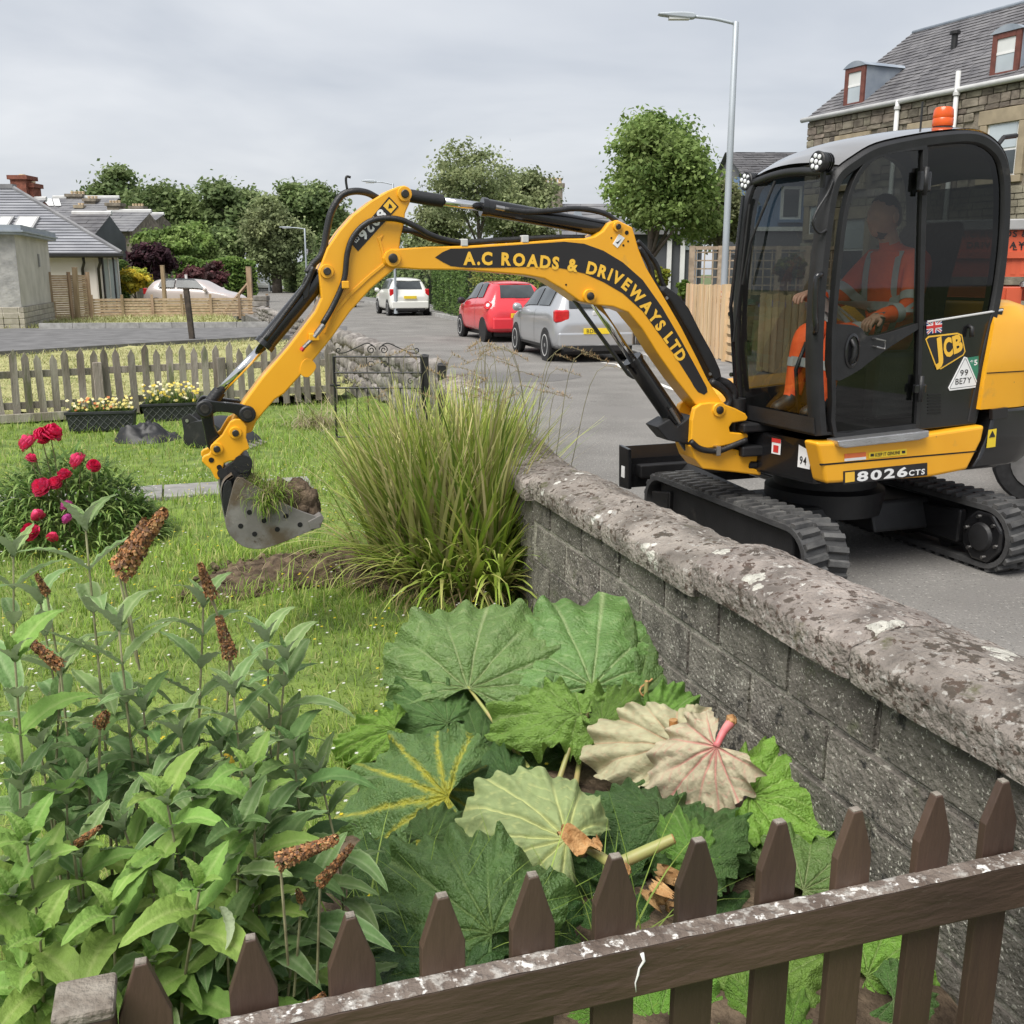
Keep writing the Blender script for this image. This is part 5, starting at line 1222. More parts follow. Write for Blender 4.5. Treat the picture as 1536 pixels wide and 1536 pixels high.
# ---- iron gate, standing open towards the lawn
gl_,gr_=PY(505,655,11.45),PY(634,600,11.45);GZ=LAWN+0.0
gt=thing('iron_gate','black wrought iron garden gate with scrolled top standing beside the grass clump','gate',(gl_.x,11.45,GZ),0);gwid=gr_.x-gl_.x
gz=lambda py:PY(505,py,11.45).z-GZ
ztop,zmid,zbot=gz(535),gz(559),0.08
def bar(name,pts,r,par=gt,seg=6):mb=MB();mb.tube(pts,r,seg);return mb.build(name,'black_iron',par,smooth=40)
bar('stile',[(0,0,0.02),(0,0,ztop)],0.014,seg=4);bar('stile',[(gwid,0,0.02),(gwid,0,ztop)],0.014,seg=4)
for z in (ztop,zmid,gz(582),zbot):bar('cross_bar',[(0,0,z),(gwid,0,z)],0.010,seg=4)
for i in range(1,8):
    x=gwid*i/8;bar('upright_bar',[(x,0,zbot),(x,0,gz(582))],0.006)
for i in (3,5):bar('upright_bar',[(gwid*i/8,0,zmid),(gwid*i/8,0,ztop)],0.006)
def spiral(c,r0,r1,a0,a1,n=26):return [(c[0]+(r0+(r1-r0)*i/n)*math.cos(R(a0+(a1-a0)*i/n)),0,c[1]+(r0+(r1-r0)*i/n)*math.sin(R(a0+(a1-a0)*i/n))) for i in range(n+1)]
for s in (-1,1):
    cx_=gwid/2+s*0.07;zc=ztop+0.075
    sp_=spiral((cx_,zc),0.012,0.052,0 if s>0 else 180,(540 if s>0 else 180-540));bar('scroll',sp_,0.006)
    pts=smoothpts([(gwid/2+s*0.05,0,zc+0.05),(gwid/2+s*0.12,0,zc+0.072),(gwid/2+s*0.24,0,zc+0.02),(gwid/2+s*0.36,0,zc-0.03),(gwid/2+s*0.44,0,zc-0.035)],5);bar('scroll',pts,0.006)
    bar('scroll',spiral((gwid/2+s*0.43,zc-0.005),0.03,0.008,-90,-90+s*430),0.006)
    bar('scroll',spiral((gwid/2+s*0.08,(zmid+ztop)/2),0.045,0.010,0 if s<0 else 180,(400 if s<0 else 180-400)),0.005)
    bar('scroll',spiral((gwid/2+s*0.36,gz(572)),0.035,0.008,90,90+s*400),0.005)
bar('latch',[(-0.05,0,gz(578)),(0.06,0,gz(578))],0.012)
for px_,yy in ((637,11.5),(663,11.0)):
    p=PY(px_,560,yy);t=thing('gate_post','square black iron gate post half hidden by grass seed heads' if px_<650 else 'short black gate post set in the end of the wall','post',(p.x,yy,LAWN));mb=MB();mb.box2((-0.045,-0.045,0),(0.045,0.045,PY(px_,535 if px_<650 else 548,yy).z-LAWN));mb.build('shaft','black_iron',t,bevel=0.006)
    mb=MB();mb.lathe([(0.07,0),(0.06,0.02),(0.01,0.03)],(0,0,PY(px_,535 if px_<650 else 548,yy).z-LAWN),(0,0,1),4);mb.build('post_top','black_iron',t)

# ---- planters, tarp heap, spare bucket
def planter(px0,px1,pyb,pyt,label):
    a,b=PZ(px0,pyb,LAWN),PZ(px1,pyb-3,LAWN);d=b-a;L=d.length;t=thing('planter',label,'planter',a,math.atan2(d.y,d.x),'black trough planters by the fence');h=0.235
    mb=MB()
    rings=[[(0.03,0.03,0),(L-0.03,0.03,0),(L-0.03,0.25,0),(0.03,0.25,0)],[(0,0,h),(L,0,h),(L,0.28,h),(0,0.28,h)],[(0.02,0.02,h),(L-0.02,0.02,h),(L-0.02,0.26,h),(0.02,0.26,h)],[(0.03,0.03,h-0.05),(L-0.03,0.03,h-0.05),(L-0.03,0.25,h-0.05),(0.03,0.25,h-0.05)]]
    vs=[p for r_ in rings for p in r_];fs=[(i*4+j,i*4+(j+1)%4,(i+1)*4+(j+1)%4,(i+1)*4+j) for i in range(3) for j in range(4)]+[(0,3,2,1)];mb.add(vs,fs);mb.build('trough','planter',t)
    mb=MB();mb.box2((-0.012,-0.014,h-0.03),(L+0.012,0.0,h+0.005));mb.build('rim','planter',t,bevel=0.004)
    n=int(L/0.085)
    for i in range(-2,n+1):
        for s in (1,-1):
            x0=i*L/n;x1=x0+0.17
            if s<0:x0,x1=x1,x0
            def cl(x,z,xo,zo):
                return x,z
            za,zb=0.02,h-0.035
            t0,t1=0.0,1.0
            lo_,hi_=0.03,L-0.03;dx=x1-x0
            ts=sorted([(lo_-x0)/dx,(hi_-x0)/dx]);t0,t1=max(0,ts[0]),min(1,ts[1])
            if t1-t0<0.1:continue
            f_=lambda tt:(x0+dx*tt,0.03*(1-(za+(zb-za)*tt)/h)-0.004,za+(zb-za)*tt)
            mb=MB();mb.tube([f_(t0),f_(t1)],0.004,4);mb.build('lattice_bar','planter_line',t)
    mb=MB();mb.box2((0.03,0.03,h-0.06),(L-0.03,0.25,h-0.03));mb.build('compost','soil',t);return t,L,h
PL1=planter(100,203,648,617,'black lattice sided trough planter full of pale yellow flowers, nearer the peony')
PL2=planter(214,304,634,607,'black lattice sided trough planter with taller yellow flowers behind the tarpaulin heap')
c=PZ(215,664,LAWN);mb=MB();n1,n2=22,44;vs=[]
for i in range(n1+1):
    for j in range(n2):
        a=2*math.pi*j/n2;t=i/n1;ro=1+0.22*mnoise.noise((math.cos(a)*1.5,math.sin(a)*1.5,3));x,y=0.40*ro*t*math.cos(a),0.24*ro*t*math.sin(a)
        z=0.20*(1-t**2.2)+0.10*(mnoise.noise((x*5,y*5,0.5)))*(1-t**4)+0.06*abs(mnoise.noise((x*12,y*12,2)))*(1-t**6);vs.append((x,y,max(-0.02,z)))
mb.add(vs,[(i*n2+j,i*n2+(j+1)%n2,(i+1)*n2+(j+1)%n2,(i+1)*n2+j)[::-1] for i in range(n1) for j in range(n2)]);o=mb.build('tarpaulin','tarp',smooth=35);o.location=c+Vector((0,0.15,0));tag(o,'crumpled black plastic tarpaulin heaped on the grass by the planters','tarpaulin')
if o.data.polygons[100].normal.z<0:o.data.flip_normals()
# spare bucket on the lawn
c=PZ(335,668,LAWN);sb=thing('spare_bucket','dark steel spare digging bucket lying on the lawn behind the dipper','bucket',c,R(-12));pr=sp2([(-0.30,0.02),(-0.34,0.16),(-0.25,0.28),(-0.05,0.30),(0.12,0.22),(0.36,0.03),(0.1,0.0)],4,True)
for y0,y1 in ((-0.24,-0.225),(0.225,0.24)):
    mb=MB();mb.prism(pr,y0,y1);mb.build('cheek','black_matt',sb,bevel=0.003)
sp_=pr[:22];mb=MB();mb.add([(x,y,z) for x,z in sp_ for y in (-0.226,0.226)],[(2*i,2*i+1,2*i+3,2*i+2) for i in range(len(sp_)-1)]);mb.build('shell','black_matt',sb,smooth=40)
for y in (-0.08,0.08):
    mb=MB();mb.prism([(-0.42,0.10),(-0.30,0.04),(-0.22,0.28),(-0.34,0.36),(-0.44,0.30)],y-0.012,y+0.012);e=mb.build('ear','black_matt',sb,bevel=0.005)
mb=MB();mb.cyl((-0.37,-0.1,0.28),(-0.37,0.1,0.28),0.02,12);mb.cyl((-0.35,-0.1,0.12),(-0.35,0.1,0.12),0.02,12);mb.build('pin','steel',sb,smooth=40)
for i in range(4):
    mb=MB();y=-0.18+0.12*i;mb.prism([(0.28,0.02),(0.44,0.01),(0.44,0.025),(0.30,0.06)],y-0.025,y+0.025);mb.build('tooth','bucket_steel',sb,bevel=0.003)
# ================================================================== buildings
def bld(mb,name,m,F,parent,**k):return mb.build(name,m,parent,M=F.M,**k)
def board_mesh(w,t,h,m,name):mb=MB();mb.box2((-w/2,-t/2,0),(w/2,t/2,h));me=mb.mesh(name);me.materials.append(MATS[m]);return me
def put(me,par,loc,rot=(0,0,0),sc=(1,1,1),name=None):
    o=bpy.data.objects.new(name or me.name.split('.')[0],me);COL.objects.link(o);o.parent=par;o.location=loc;o.rotation_euler=rot;o.scale=sc;return o
# ---- stone tenement on the right
c=PY(1212,181,34.0);TB=Frame((c.x,c.y,0),xdir=(0.418,-0.908));tb=thing('stone_tenement','tall rubble stone tenement with slate roof and lead sided dormers behind the excavator','building',(c.x,c.y,0))
EV=c.z;LEN=21.0;DEP=8.4;RIDGE=TB.px(1400,42,4.2)[1]
mb=MB();mb.box2((0,0.05,-0.3),(LEN,DEP,EV));mb.prism([(0,0),(0,0)],0,0) if False else None;bld(mb,'wall','rubble_wall',TB,tb)
mb=MB();mb.add([(0,0.05,EV),(0,DEP,EV),(0,4.2,RIDGE-0.1),(LEN,0.05,EV),(LEN,DEP,EV),(LEN,4.2,RIDGE-0.1)],[(0,1,2),(3,5,4),(0,2,5,3),(1,4,5,2)]);bld(mb,'gable','rubble_wall',TB,tb)
# openings first, so that no stone covers them
openings=[]
def opening(px0,py0,px1,py1):
    a,b=TB.px(px0,py0),TB.px(px1,py1);openings.append((min(a[0],b[0]),max(a[0],b[0]),min(a[1],b[1]),max(a[1],b[1])));return openings[-1]
wins=[opening(1482,188,1522,262),opening(1262,222,1290,275),opening(1372,205,1402,270),opening(1262,330,1292,420),opening(1215,310,1238,350)]
for (x0,x1,z0,z1) in wins:
    w=x1-x0
    mb=MB();mb.box2((x0,0.02,z0),(x1,0.06,z1));fr=bld(mb,'window','white_paint',TB,tb)
    for k in range(2):
        za,zb=z0+(z1-z0)*k/2+0.04,z0+(z1-z0)*(k+1)/2-0.03;mb=MB();mb.box2((x0+0.07,0.0,za),(x1-0.07,0.03,zb));bld(mb,'pane','dark_pane' if k==0 else 'window_pane',TB,fr)
    for (a,b,e,g_) in ((x0-0.28,x1+0.28,z1,z1+0.36),(x0-0.2,x1+0.2,z0-0.18,z0),(x0-0.22,x0,z0,z1),(x1,x1+0.22,z0,z1)):
        mb=MB();mb.box2((a+0.004,-0.05,e+0.004),(b-0.004,0.06,g_-0.004));bld(mb,'dressed_stone','dressed_stone',TB,fr,bevel=0.012)
    openings.append((x0-0.28,x1+0.28,z0-0.18,z1+0.36))
stv=[]
for v in range(7):
    bm=bmesh.new();bmesh.ops.create_cube(bm,size=1.0);bmesh.ops.bevel(bm,geom=bm.edges[:],offset=0.09,segments=1,affect='EDGES')
    for q_ in bm.verts:q_.co+=Vector((0.07,0.1,0.1))*mnoise.noise(q_.co*2.3+Vector((v*9,1,0)))
    me=bpy.data.meshes.new('stone');bm.to_mesh(me);bm.free();me.materials.append(MATS['wall_stone']);stv.append(me)
zc=EV-0.06;cnt=0;rest=MB();rz=math.atan2(TB.x.y,TB.x.x);tbl=Vector(tb.location)
while zc>2.2:
    h=random.uniform(0.14,0.26);x=-0.02
    while x<15:
        w=random.uniform(0.25,0.62);ok=not any(x<o_[1] and x+w>o_[0] and zc-h<o_[3] and zc>o_[2] for o_ in openings)
        if ok:
            cen=(x+w/2,0.045,zc-h/2)
            if cnt<295 and zc>EV-2.4 and x<12:put(random.choice(stv),tb,TB.w(*cen)-tbl,(0,random.uniform(-.05,.05),rz),(w-0.025,0.10,h-0.02),'stone');cnt+=1
            else:rest.box(cen,(w-0.03,0.08+random.uniform(0,.03),h-0.025))
        x+=w
    zc-=h
ro=bld(rest,'stone_mass','wall_stone',TB,tb,bevel=0.0);tag(ro,kind='stuff')
# roof of slate courses
def slate_slope(x0,x1,y0,z0,y1,z1,F,par,m='slate',course=0.22,wd=0.30,lim=300,name='slate',overhang=0.12,stuff_from=None):
    """lapped courses from the eave (y0, z0) to the ridge (y1, z1); single slates up to lim, the rest joined"""
    L=math.hypot(y1-y0,z1-z0);n=int(L/course);a=math.atan2(z1-z0,y1-y0);dy,dz=(y1-y0)/L,(z1-z0)/L;ny,nz=-dz,dy;mb=MB()
    for i in range(n+1):
        s0,s1=i*course-overhang,min(L,(i+1)*course+0.03);x=x0-(wd/2 if i%2 else 0)
        while x<x1:
            xa,xb=max(x0,x)+0.006,min(x1,x+wd*random.uniform(0.97,1.03))-0.006;t=random.uniform(0.012,0.03);jt=random.uniform(-0.012,0.012)
            if xb-xa>0.03:
                def at(s,h):return (y0+dy*s+ny*h,z0+dz*s+nz*h)
                p=[at(s0+jt,0.028+t),at(s0+jt,0.008),at(s1,0.0),at(s1,0.012)]
                mb.add([(xx,yy,zz) for xx in (xa,xb) for yy,zz in p],[(0,3,7,4),(0,4,5,1),(0,1,2,3),(4,7,6,5)])
            x+=wd
    o=bld(mb,name+'_courses',m,F,par);tag(o,kind='stuff');return o
slate_slope(-0.12,LEN,0.0,EV+0.02,4.2,RIDGE,TB,tb)
mb=MB();mb.add([(-0.12,DEP+.1,EV),(LEN,DEP+.1,EV),(LEN,4.2,RIDGE),(-0.12,4.2,RIDGE)],[(0,1,2,3)]);bld(mb,'rear_roof','far_slate',TB,tb)
mb=MB();mb.tube([(-0.15,4.2,RIDGE+0.02),(LEN,4.2,RIDGE+0.02)],0.07,8);bld(mb,'ridge','lead',TB,tb,smooth=True)
mb=MB();mb.tube([(-0.2,-0.08,EV+0.02),(LEN,-0.08,EV+0.02)],0.075,8);gut=bld(mb,'gutter','grey_pipe',TB,tb,smooth=True)
for px_,py_ in ((1347,150),(1436,128)):
    a=TB.px(px_,py_,-0.1);mb=MB();mb.tube([(a[0],-0.1,a[1]+(0.35 if px_>1400 else 0)),(a[0],-0.1,0)],0.065,8);bld(mb,'downpipe','grey_pipe',TB,tb,smooth=True)
    mb=MB();mb.lathe([(0.09,0),(0.09,0.08)],(a[0],-0.1,a[1]-0.25),(0,0,1),10);bld(mb,'pipe_collar','grey_pipe',TB,gut)
a=TB.px(1432,58,2.4);mb=MB();mb.lathe([(0.09,-0.5),(0.09,0.1),(0.15,0.12),(0.15,0.2),(0.08,0.22)],(a[0],2.4,a[1]),(0,0,1),10);bld(mb,'vent_cowl','black_matt',TB,tb)
def dormer(pl,pr,pyt,pyb,off):
    a,b=TB.px(pl,pyb,off),TB.px(pr,pyt,off);x0,x1,z0,z1=a[0],b[0],min(a[1],b[1]),max(a[1],b[1]);sl=(RIDGE-EV)/4.2
    z0=EV+off*sl-0.05;yb=off+(z1-z0)/sl+0.3
    mb=MB();mb.box2((x0,off+0.04,z0),(x1,yb,z1));dm=bld(mb,'dormer','lead',TB,tb,bevel=0.02)
    mb=MB();mb.prism(sp2([(x0-0.07,z1),(x0+0.15,z1+0.12),((x0+x1)/2,z1+0.17),(x1-0.15,z1+0.12),(x1+0.07,z1)],3),off-0.06,yb+0.25);bld(mb,'dormer_roof','lead',TB,dm)
    for (xa,xb,za,zb) in ((x0,x0+0.15,z0,z1),(x1-0.15,x1,z0,z1),(x0+0.15,x1-0.15,z1-0.14,z1),(x0+0.15,x1-0.15,z0,z0+0.14)):
        mb=MB();mb.box2((xa,off-0.03,za),(xb,off+0.05,zb));bld(mb,'dormer_frame','window_red',TB,dm,bevel=0.01)
    zm=(z0+z1)/2+0.05
    for za,zb,mm in ((z0+0.14,zm-0.03,'window_pane'),(zm+0.03,z1-0.14,'blind')):
        mb=MB();mb.box2((x0+0.15,off+0.0,za),(x1-0.15,off+0.045,zb));bld(mb,'pane',mm,TB,dm)
    mb=MB();mb.box2((x0+0.15,off-0.01,zm-0.03),(x1-0.15,off+0.04,zm+0.03));bld(mb,'sash_rail','white_paint',TB,dm)
dormer(1265,1299,97,163,0.35);dormer(1484,1534,42,121,0.35)
for px_,py_ in ((1515,16),):
    a=TB.px(px_,py_,4.2)
# ---- lower blue rendered house left of it
c=PY(1185,420,37.0);BH=Frame((c.x-2.4,37.0,0),0.0);bh=thing('blue_house','pale blue and charcoal rendered house with slate roof beside the stone tenement','house',(c.x-2.4,37.0,0))
x1=BH.px(1228,400)[0];x0=BH.px(1108,400)[0];ze=BH.px(1150,262)[1];zr=BH.px(1150,229,2.6)[1];zm=BH.px(1200,343)[1]
mb=MB();mb.box2((x0,0,zm),(x1,5,ze));bld(mb,'upper_wall','blue_render',BH,bh);mb=MB();mb.box2((x0,-0.05,-0.3),(x1,5,zm-0.02));bld(mb,'lower_wall','dark_render',BH,bh)
mb=MB();mb.box2((x0,-0.12,zm-0.08),(x1,-0.05,zm+0.06));bld(mb,'band','white_paint',BH,bh)
slate_slope(x0-0.15,x1+0.2,-0.25,ze,2.6,zr,BH,bh,course=0.25,wd=0.36)
mb=MB();mb.add([(x0-.15,2.6,zr),(x1+.2,2.6,zr),(x1+.2,5.2,ze),(x0-.15,5.2,ze)],[(0,1,2,3)]);mb.add([(x0,0,ze),(x0,5,ze),(x0,2.6,zr-.05)],[(0,1,2)]);bld(mb,'rear_roof','far_slate',BH,bh)
mb=MB();mb.box2((x0-0.2,-0.3,ze-0.1),(x1,-0.18,ze));bld(mb,'gutter','black_matt',BH,bh)
a,b=BH.px(1176,284),BH.px(1196,325);mb=MB();mb.box2((a[0]-0.1,-0.06,b[1]-0.1),(b[0]+0.1,0.02,a[1]+0.1));w_=bld(mb,'window','white_paint',BH,bh);mb=MB();mb.box2((a[0],-0.075,b[1]),(b[0],-0.055,a[1]));bld(mb,'pane','dark_pane',BH,w_)
mb=MB();mb.box2((a[0]-0.18,-0.14,b[1]-0.2),(b[0]+0.18,-0.04,b[1]-0.1));bld(mb,'sill','blue_render',BH,w_)
# ---- grey house glimpsed behind the round tree
c=PY(1000,400,33.0);GH=Frame((c.x,33.0,0),0.0);gh=thing('grey_house','grey rendered house with white downpipes half hidden behind the round street tree','house',(c.x,33.0,0))
x0,x1,zt=GH.px(945,400)[0],GH.px(1052,400)[0],GH.px(1000,352)[1]
mb=MB();mb.box2((x0,0,-0.2),(x1,5,zt));bld(mb,'wall','dark_render',GH,gh);mb=MB();mb.prism([(x0-.3,zt),((x0+x1)/2,zt+0.9),(x1+.3,zt)],-0.3,5.3);bld(mb,'roof','far_slate',GH,gh)
for px_ in (1003,1023,1042):
    a=GH.px(px_,400,-0.08)[0];mb=MB();mb.box2((a-0.07,-0.14,0),(a+0.07,-0.04,zt));bld(mb,'downpipe','white_paint' if px_<1040 else 'lead',GH,gh)
a,b=GH.px(1028,345),GH.px(1036,375);mb=MB();mb.box2((a[0],-0.05,b[1]),(b[0],0.02,a[1]));bld(mb,'window','window_pane',GH,gh)
# ---- chimneyed house up the street
def stack(F,par,px0,px1,pyb,pyt,npot,y=0.0,m='rubble_wall',dep=0.9,potpx=12):
    a,b=F.px(px0,pyb,y),F.px(px1,pyt,y);x0,x1=a[0],b[0]
    mb=MB();mb.box2((x0,y,a[1]-1.2),(x1,y+dep,b[1]));s_=bld(mb,'chimney',m,F,par)
    mb=MB();mb.box2((x0-0.12,y-0.1,b[1]),(x1+0.12,y+dep+0.1,b[1]+0.22));bld(mb,'chimney_cap',m,F,s_)
    ph=F.px(px0,pyt-potpx,y)[1]-b[1]
    for i in range(npot):
        x=x0+(x1-x0)*(i+0.5)/npot;rr_=min(0.17,(x1-x0)/npot*0.42);mb=MB();mb.lathe([(rr_,0.2),(rr_*0.85,ph*0.8),(rr_*1.1,ph*0.85),(rr_*1.0,ph)],(x,y+dep/2,b[1]),(0,0,1),10);bld(mb,'chimney_pot','chimney_pot',F,s_)
    return s_
c=PY(830,340,58.0);CH=Frame((c.x,58.0,0),0.0);chh=thing('slate_house','slate roofed house with four pot stone chimney showing between the birch and round tree','house',(c.x,58,0))
x0,x1=CH.px(760,400)[0],CH.px(935,400)[0];ze,zr=CH.px(830,352)[1],CH.px(830,306,3)[1]
mb=MB();mb.box2((x0,0,-0.2),(x1,7,ze));bld(mb,'wall','rubble_wall',CH,chh);slate_slope(x0-0.2,x1+.2,-0.3,ze,3,zr,CH,chh,course=0.5,wd=0.8,m='far_slate')
mb=MB();mb.add([(x0,3,zr),(x1,3,zr),(x1,7,ze),(x0,7,ze)],[(0,1,2,3)]);mb.add([(x1,-.2,ze),(x1,7,ze),(x1,3,zr)],[(0,1,2)]);bld(mb,'rear_roof','far_slate',CH,chh)
stack(CH,chh,815,844,305,281,4,2.6,potpx=15)
a=CH.px(862,305,2.0);mb=MB();mb.prism([(a[0]-0.6,a[1]-1.8),(a[0]+0.8,a[1]-1.8),(a[0]+0.1,a[1]-0.2)],0.4,2.8);bld(mb,'gablet','lead',CH,chh)
# ---- bungalow on the left
c=PY(183,381,43.5);BG=Frame((c.x,43.5,0),0.0);bg=thing('bungalow','white rendered bungalow with hipped grey tiled roof and black downpipes','house',(c.x,43.5,-0.1))
ze=BG.px(183,381)[1];ap=BG.px(17,281,4.5);xl=-12.0
mb=MB();xw=BG.px(147,440,0.5)[0];mb.box2((xl,0.5,-0.2),(xw,2.8,ze));mb.box2((xl,2.81,-0.2),(xw-3.6,8.5,ze));bld(mb,'wall','white_render',BG,bg)
xw2=BG.px(166,440,2.9)[0]
mb=MB();mb.box2((xw-0.02,0.52,-0.2),(xw+0.12,2.8,ze-0.02));bay=bld(mb,'side_wall','white_render',BG,bg)
for i,yy in enumerate((0.9,1.5,2.1,2.6)):
    mb=MB();mb.box2((xw+0.10,yy-0.06,0.1),(xw+0.17,yy+0.06,ze-0.1));bld(mb,'mullion','black_matt' if i%2==0 else 'grey_pipe',BG,bay)
mb=MB();mb.box2((xw+0.11,1.0,0.3),(xw+0.14,2.5,ze-0.2));bld(mb,'pane','window_pane',BG,bay)
def hip_face(E0,E1,T0,T1,n,name,th=0.05):
    """tile courses from eave edge E0-E1 up to the top edge T0-T1"""
    E0,E1,T0,T1=map(Vector,(E0,E1,T0,T1));nr=(E1-E0).cross(T0-E0 if (T0-E0).length>0.1 else T1-E0).normalized()
    if nr.z<0:nr=-nr
    for i in range(n):
        t0,t1=i/n,(i+1.12)/n;t1=min(1,t1);A,B,C_,D=E0.lerp(T0,t0),E1.lerp(T1,t0),E1.lerp(T1,t1),E0.lerp(T0,t1)
        mb=MB();mb.add([A+nr*th,B+nr*th,C_,D,A-nr*0.01,B-nr*0.01],[(0,1,2,3),(4,5,1,0)]);bld(mb,name,'roof_tile',BG,bg)
apx,apz=ap;xe=0.0
hip_face((xl,0,ze),(xe,0,ze),(xl,4.5,apz),(apx,4.5,apz),24,'tile_course')
hip_face((xe,0,ze),(xe-3.5,9,ze),(apx,4.5,apz),(apx,4.5,apz),24,'tile_course')
mb=MB();mb.tube([(xe,0,ze+0.05),(apx,4.5,apz+0.05)],0.09,6);bld(mb,'hip_ridge','far_slate',BG,bg);mb=MB();mb.box2((xl,4.3,apz-0.05),(apx+0.15,4.7,apz+0.13));bld(mb,'ridge','far_slate',BG,bg)
mb=MB();mb.tube([(xl,-0.05,ze-0.04),(xe+0.03,-0.05,ze-0.04),(xe-2.3,6,ze-0.04)],0.1,6);mb.box2((xl,0.05,ze-0.14),(xe-0.05,0.6,ze-0.06));bld(mb,'gutter','black_matt',BG,bg)
for px_ in (123,147):
    a=BG.px(px_,400,0.4)[0];mb=MB();mb.tube([(a+0.2,0.1,ze-0.1),(a+0.18,0.2,ze-0.35),(a,0.42,ze-0.6),(a,0.42,0)],0.06,8);bld(mb,'downpipe','black_matt',BG,bg,smooth=True)
sl=(apz-ze)/4.5
for px0,px1 in ((-14,8),(15,47)):
    y0=1.25;a,b=BG.px(px0,350,y0),BG.px(px1,350,y0);z0=ze+sl*y0;L=1.25;cs,sn=1/math.hypot(1,sl),sl/math.hypot(1,sl)
    def at(x,s,h):return (x,y0+s*cs-h*sn,z0+s*sn+h*cs)
    mb=MB();mb.add([at(x,s,h) for h in (0.0,0.13) for x,s in ((a[0],0),(b[0],0),(b[0],L),(a[0],L))],[(4,5,6,7),(0,1,5,4),(1,2,6,5),(3,0,4,7)]);sk_=bld(mb,'skylight','truck_grey',BG,bg)
    i_=0.09;mb=MB();mb.add([at(x,s,0.135) for x,s in ((a[0]+i_,i_),(b[0]-i_,i_),(b[0]-i_,L-i_),(a[0]+i_,L-i_))],[(0,1,2,3)]);bld(mb,'pane','blind',BG,sk_)
# flat roofed extension in front of it
A,B=PZ(36,492,-0.05),PZ(84,479,-0.05);d=B-A;EXF=Frame((A.x,A.y,0),xdir=d);et=thing('house_extension','flat roofed rough rendered extension with stone base course by the driveway','building',(A.x,A.y,0));L=d.length;zt=PY(24,352,A.y).z
mb=MB();mb.box2((0,0.02,0.62),(L,6,zt));bld(mb,'side_wall','harling',EXF,et);mb=MB();mb.box2((-0.03,0.0,0.62),(0.01,1.5,zt));bld(mb,'end_wall','grey_harling',EXF,et)
mb=MB();mb.box2((-0.08,1.5,-0.2),(0.02,5,zt-0.4));bld(mb,'garage_door','dark_timber',EXF,et)
mb=MB();mb.box2((-0.25,-0.25,zt),(L+0.2,6,zt+0.3));mb.box2((-0.32,-0.32,zt+0.08),(L+0.26,6,zt+0.14));bld(mb,'fascia','lead',EXF,et)
for k in range(4):
    x=-0.05-(0.2 if k%2 else 0)
    while x<L:
        xa,xb=max(-0.05,x),min(L,x+0.5);mb=MB();mb.box2((xa+0.006,-0.05,-0.1+k*0.18),(xb-0.006,0.1,-0.1+(k+1)*0.18-0.012));
        if xb-xa>0.05:bld(mb,'base_block','base_stone',EXF,et,bevel=0.01)
        x+=0.5
    x=0.12
    while x<1.4:
        mb=MB();mb.box2((-0.06,x,-0.1+k*0.18),(0.02,x+0.44,-0.1+(k+1)*0.18-0.012));bld(mb,'base_block','base_stone',EXF,et,bevel=0.01);x+=0.46
a=EXF.px(58,388)[0];mb=MB();mb.box2((a-0.1,-0.03,1.9),(a+0.1,0.03,2.35));bld(mb,'vent','truck_grey',EXF,et)
# ---- far terrace with chimneys
def far_house(name,label,Y,px0,px1,pye,pyr,dep,wm,stacks,tiles='far_slate',wins_=()):
    F=Frame((PY(px0,pye,Y).x,Y,0),0.0);t=thing(name,label,'house',(F.o.x,Y,0));x0,x1=F.px(px0,pye)[0],F.px(px1,pye)[0];ze,zr=F.px(px0,pye)[1],F.px(px0,pyr,dep/2)[1]
    mb=MB();mb.box2((x0,0,-0.4),(x1,dep,ze));bld(mb,'wall',wm,F,t)
    slate_slope(x0-0.2,x1+0.2,-0.3,ze,dep/2,zr,F,t,course=0.55,wd=0.9,m=tiles);mb=MB();mb.add([(x0,dep/2,zr),(x1,dep/2,zr),(x1,dep,ze),(x0,dep,ze)],[(0,1,2,3)]);mb.add([(x1,0,ze),(x1,dep,ze),(x1,dep/2,zr)],[(0,1,2)]);mb.add([(x0,0,ze),(x0,dep,ze),(x0,dep/2,zr)],[(0,1,2)]);bld(mb,'gable_ends',wm,F,t)
    mb=MB();mb.tube([(x0-.2,dep/2,zr+.05),(x1+.2,dep/2,zr+.05)],0.14,6);bld(mb,'ridge','grey_pipe',F,t)
    for s_ in stacks:stack(F,t,*s_)
    for a_,b_,c_,d_ in wins_:
        p,q_=F.px(a_,b_,-0.1),F.px(c_,d_,-0.1);mb=MB();mb.box2((p[0],-0.12,q_[1]),(q_[0],0.05,p[1]));wn=bld(mb,'window','white_paint',F,t);mb=MB();mb.box2((p[0]+0.15,-0.15,q_[1]+0.12),(q_[0]-0.15,-0.11,p[1]-0.12));bld(mb,'pane','dark_pane',F,wn)
    return F,t
F1,t1=far_house('far_house','long dark slate roofed house with row of roof lights and clustered chimneys',80,48,145,330,297,9,'rubble_wall',[(101,122,310,295,4,4.2,'rubble_wall',1.6,9),(127,142,312,302,3,3.0,'rubble_wall',1.4,9),(114,123,322,312,2,2.0,'dressed_stone',1.0,8)])
ze1=F1.px(48,330)[1];zr1=F1.px(48,297,4.5)[1]
for px_ in (76,87,72):
    y_=3.0 if px_>73 else 1.2;a=F1.px(px_,308,y_)[0];zz=ze1+(zr1-ze1)*(y_+.3)/4.8;mb=MB();mb.add([(a-0.0,y_-0.6,zz-(zr1-ze1)*.6/4.8+.12),(a+0.5,y_-0.6,zz-(zr1-ze1)*.6/4.8+.12),(a-0.3,y_+1.0,zz+(zr1-ze1)/4.8+.12),(a-0.8,y_+1.0,zz+(zr1-ze1)/4.8+.12)],[(0,1,2,3)]);bld(mb,'roof_light','blind',F1,t1)
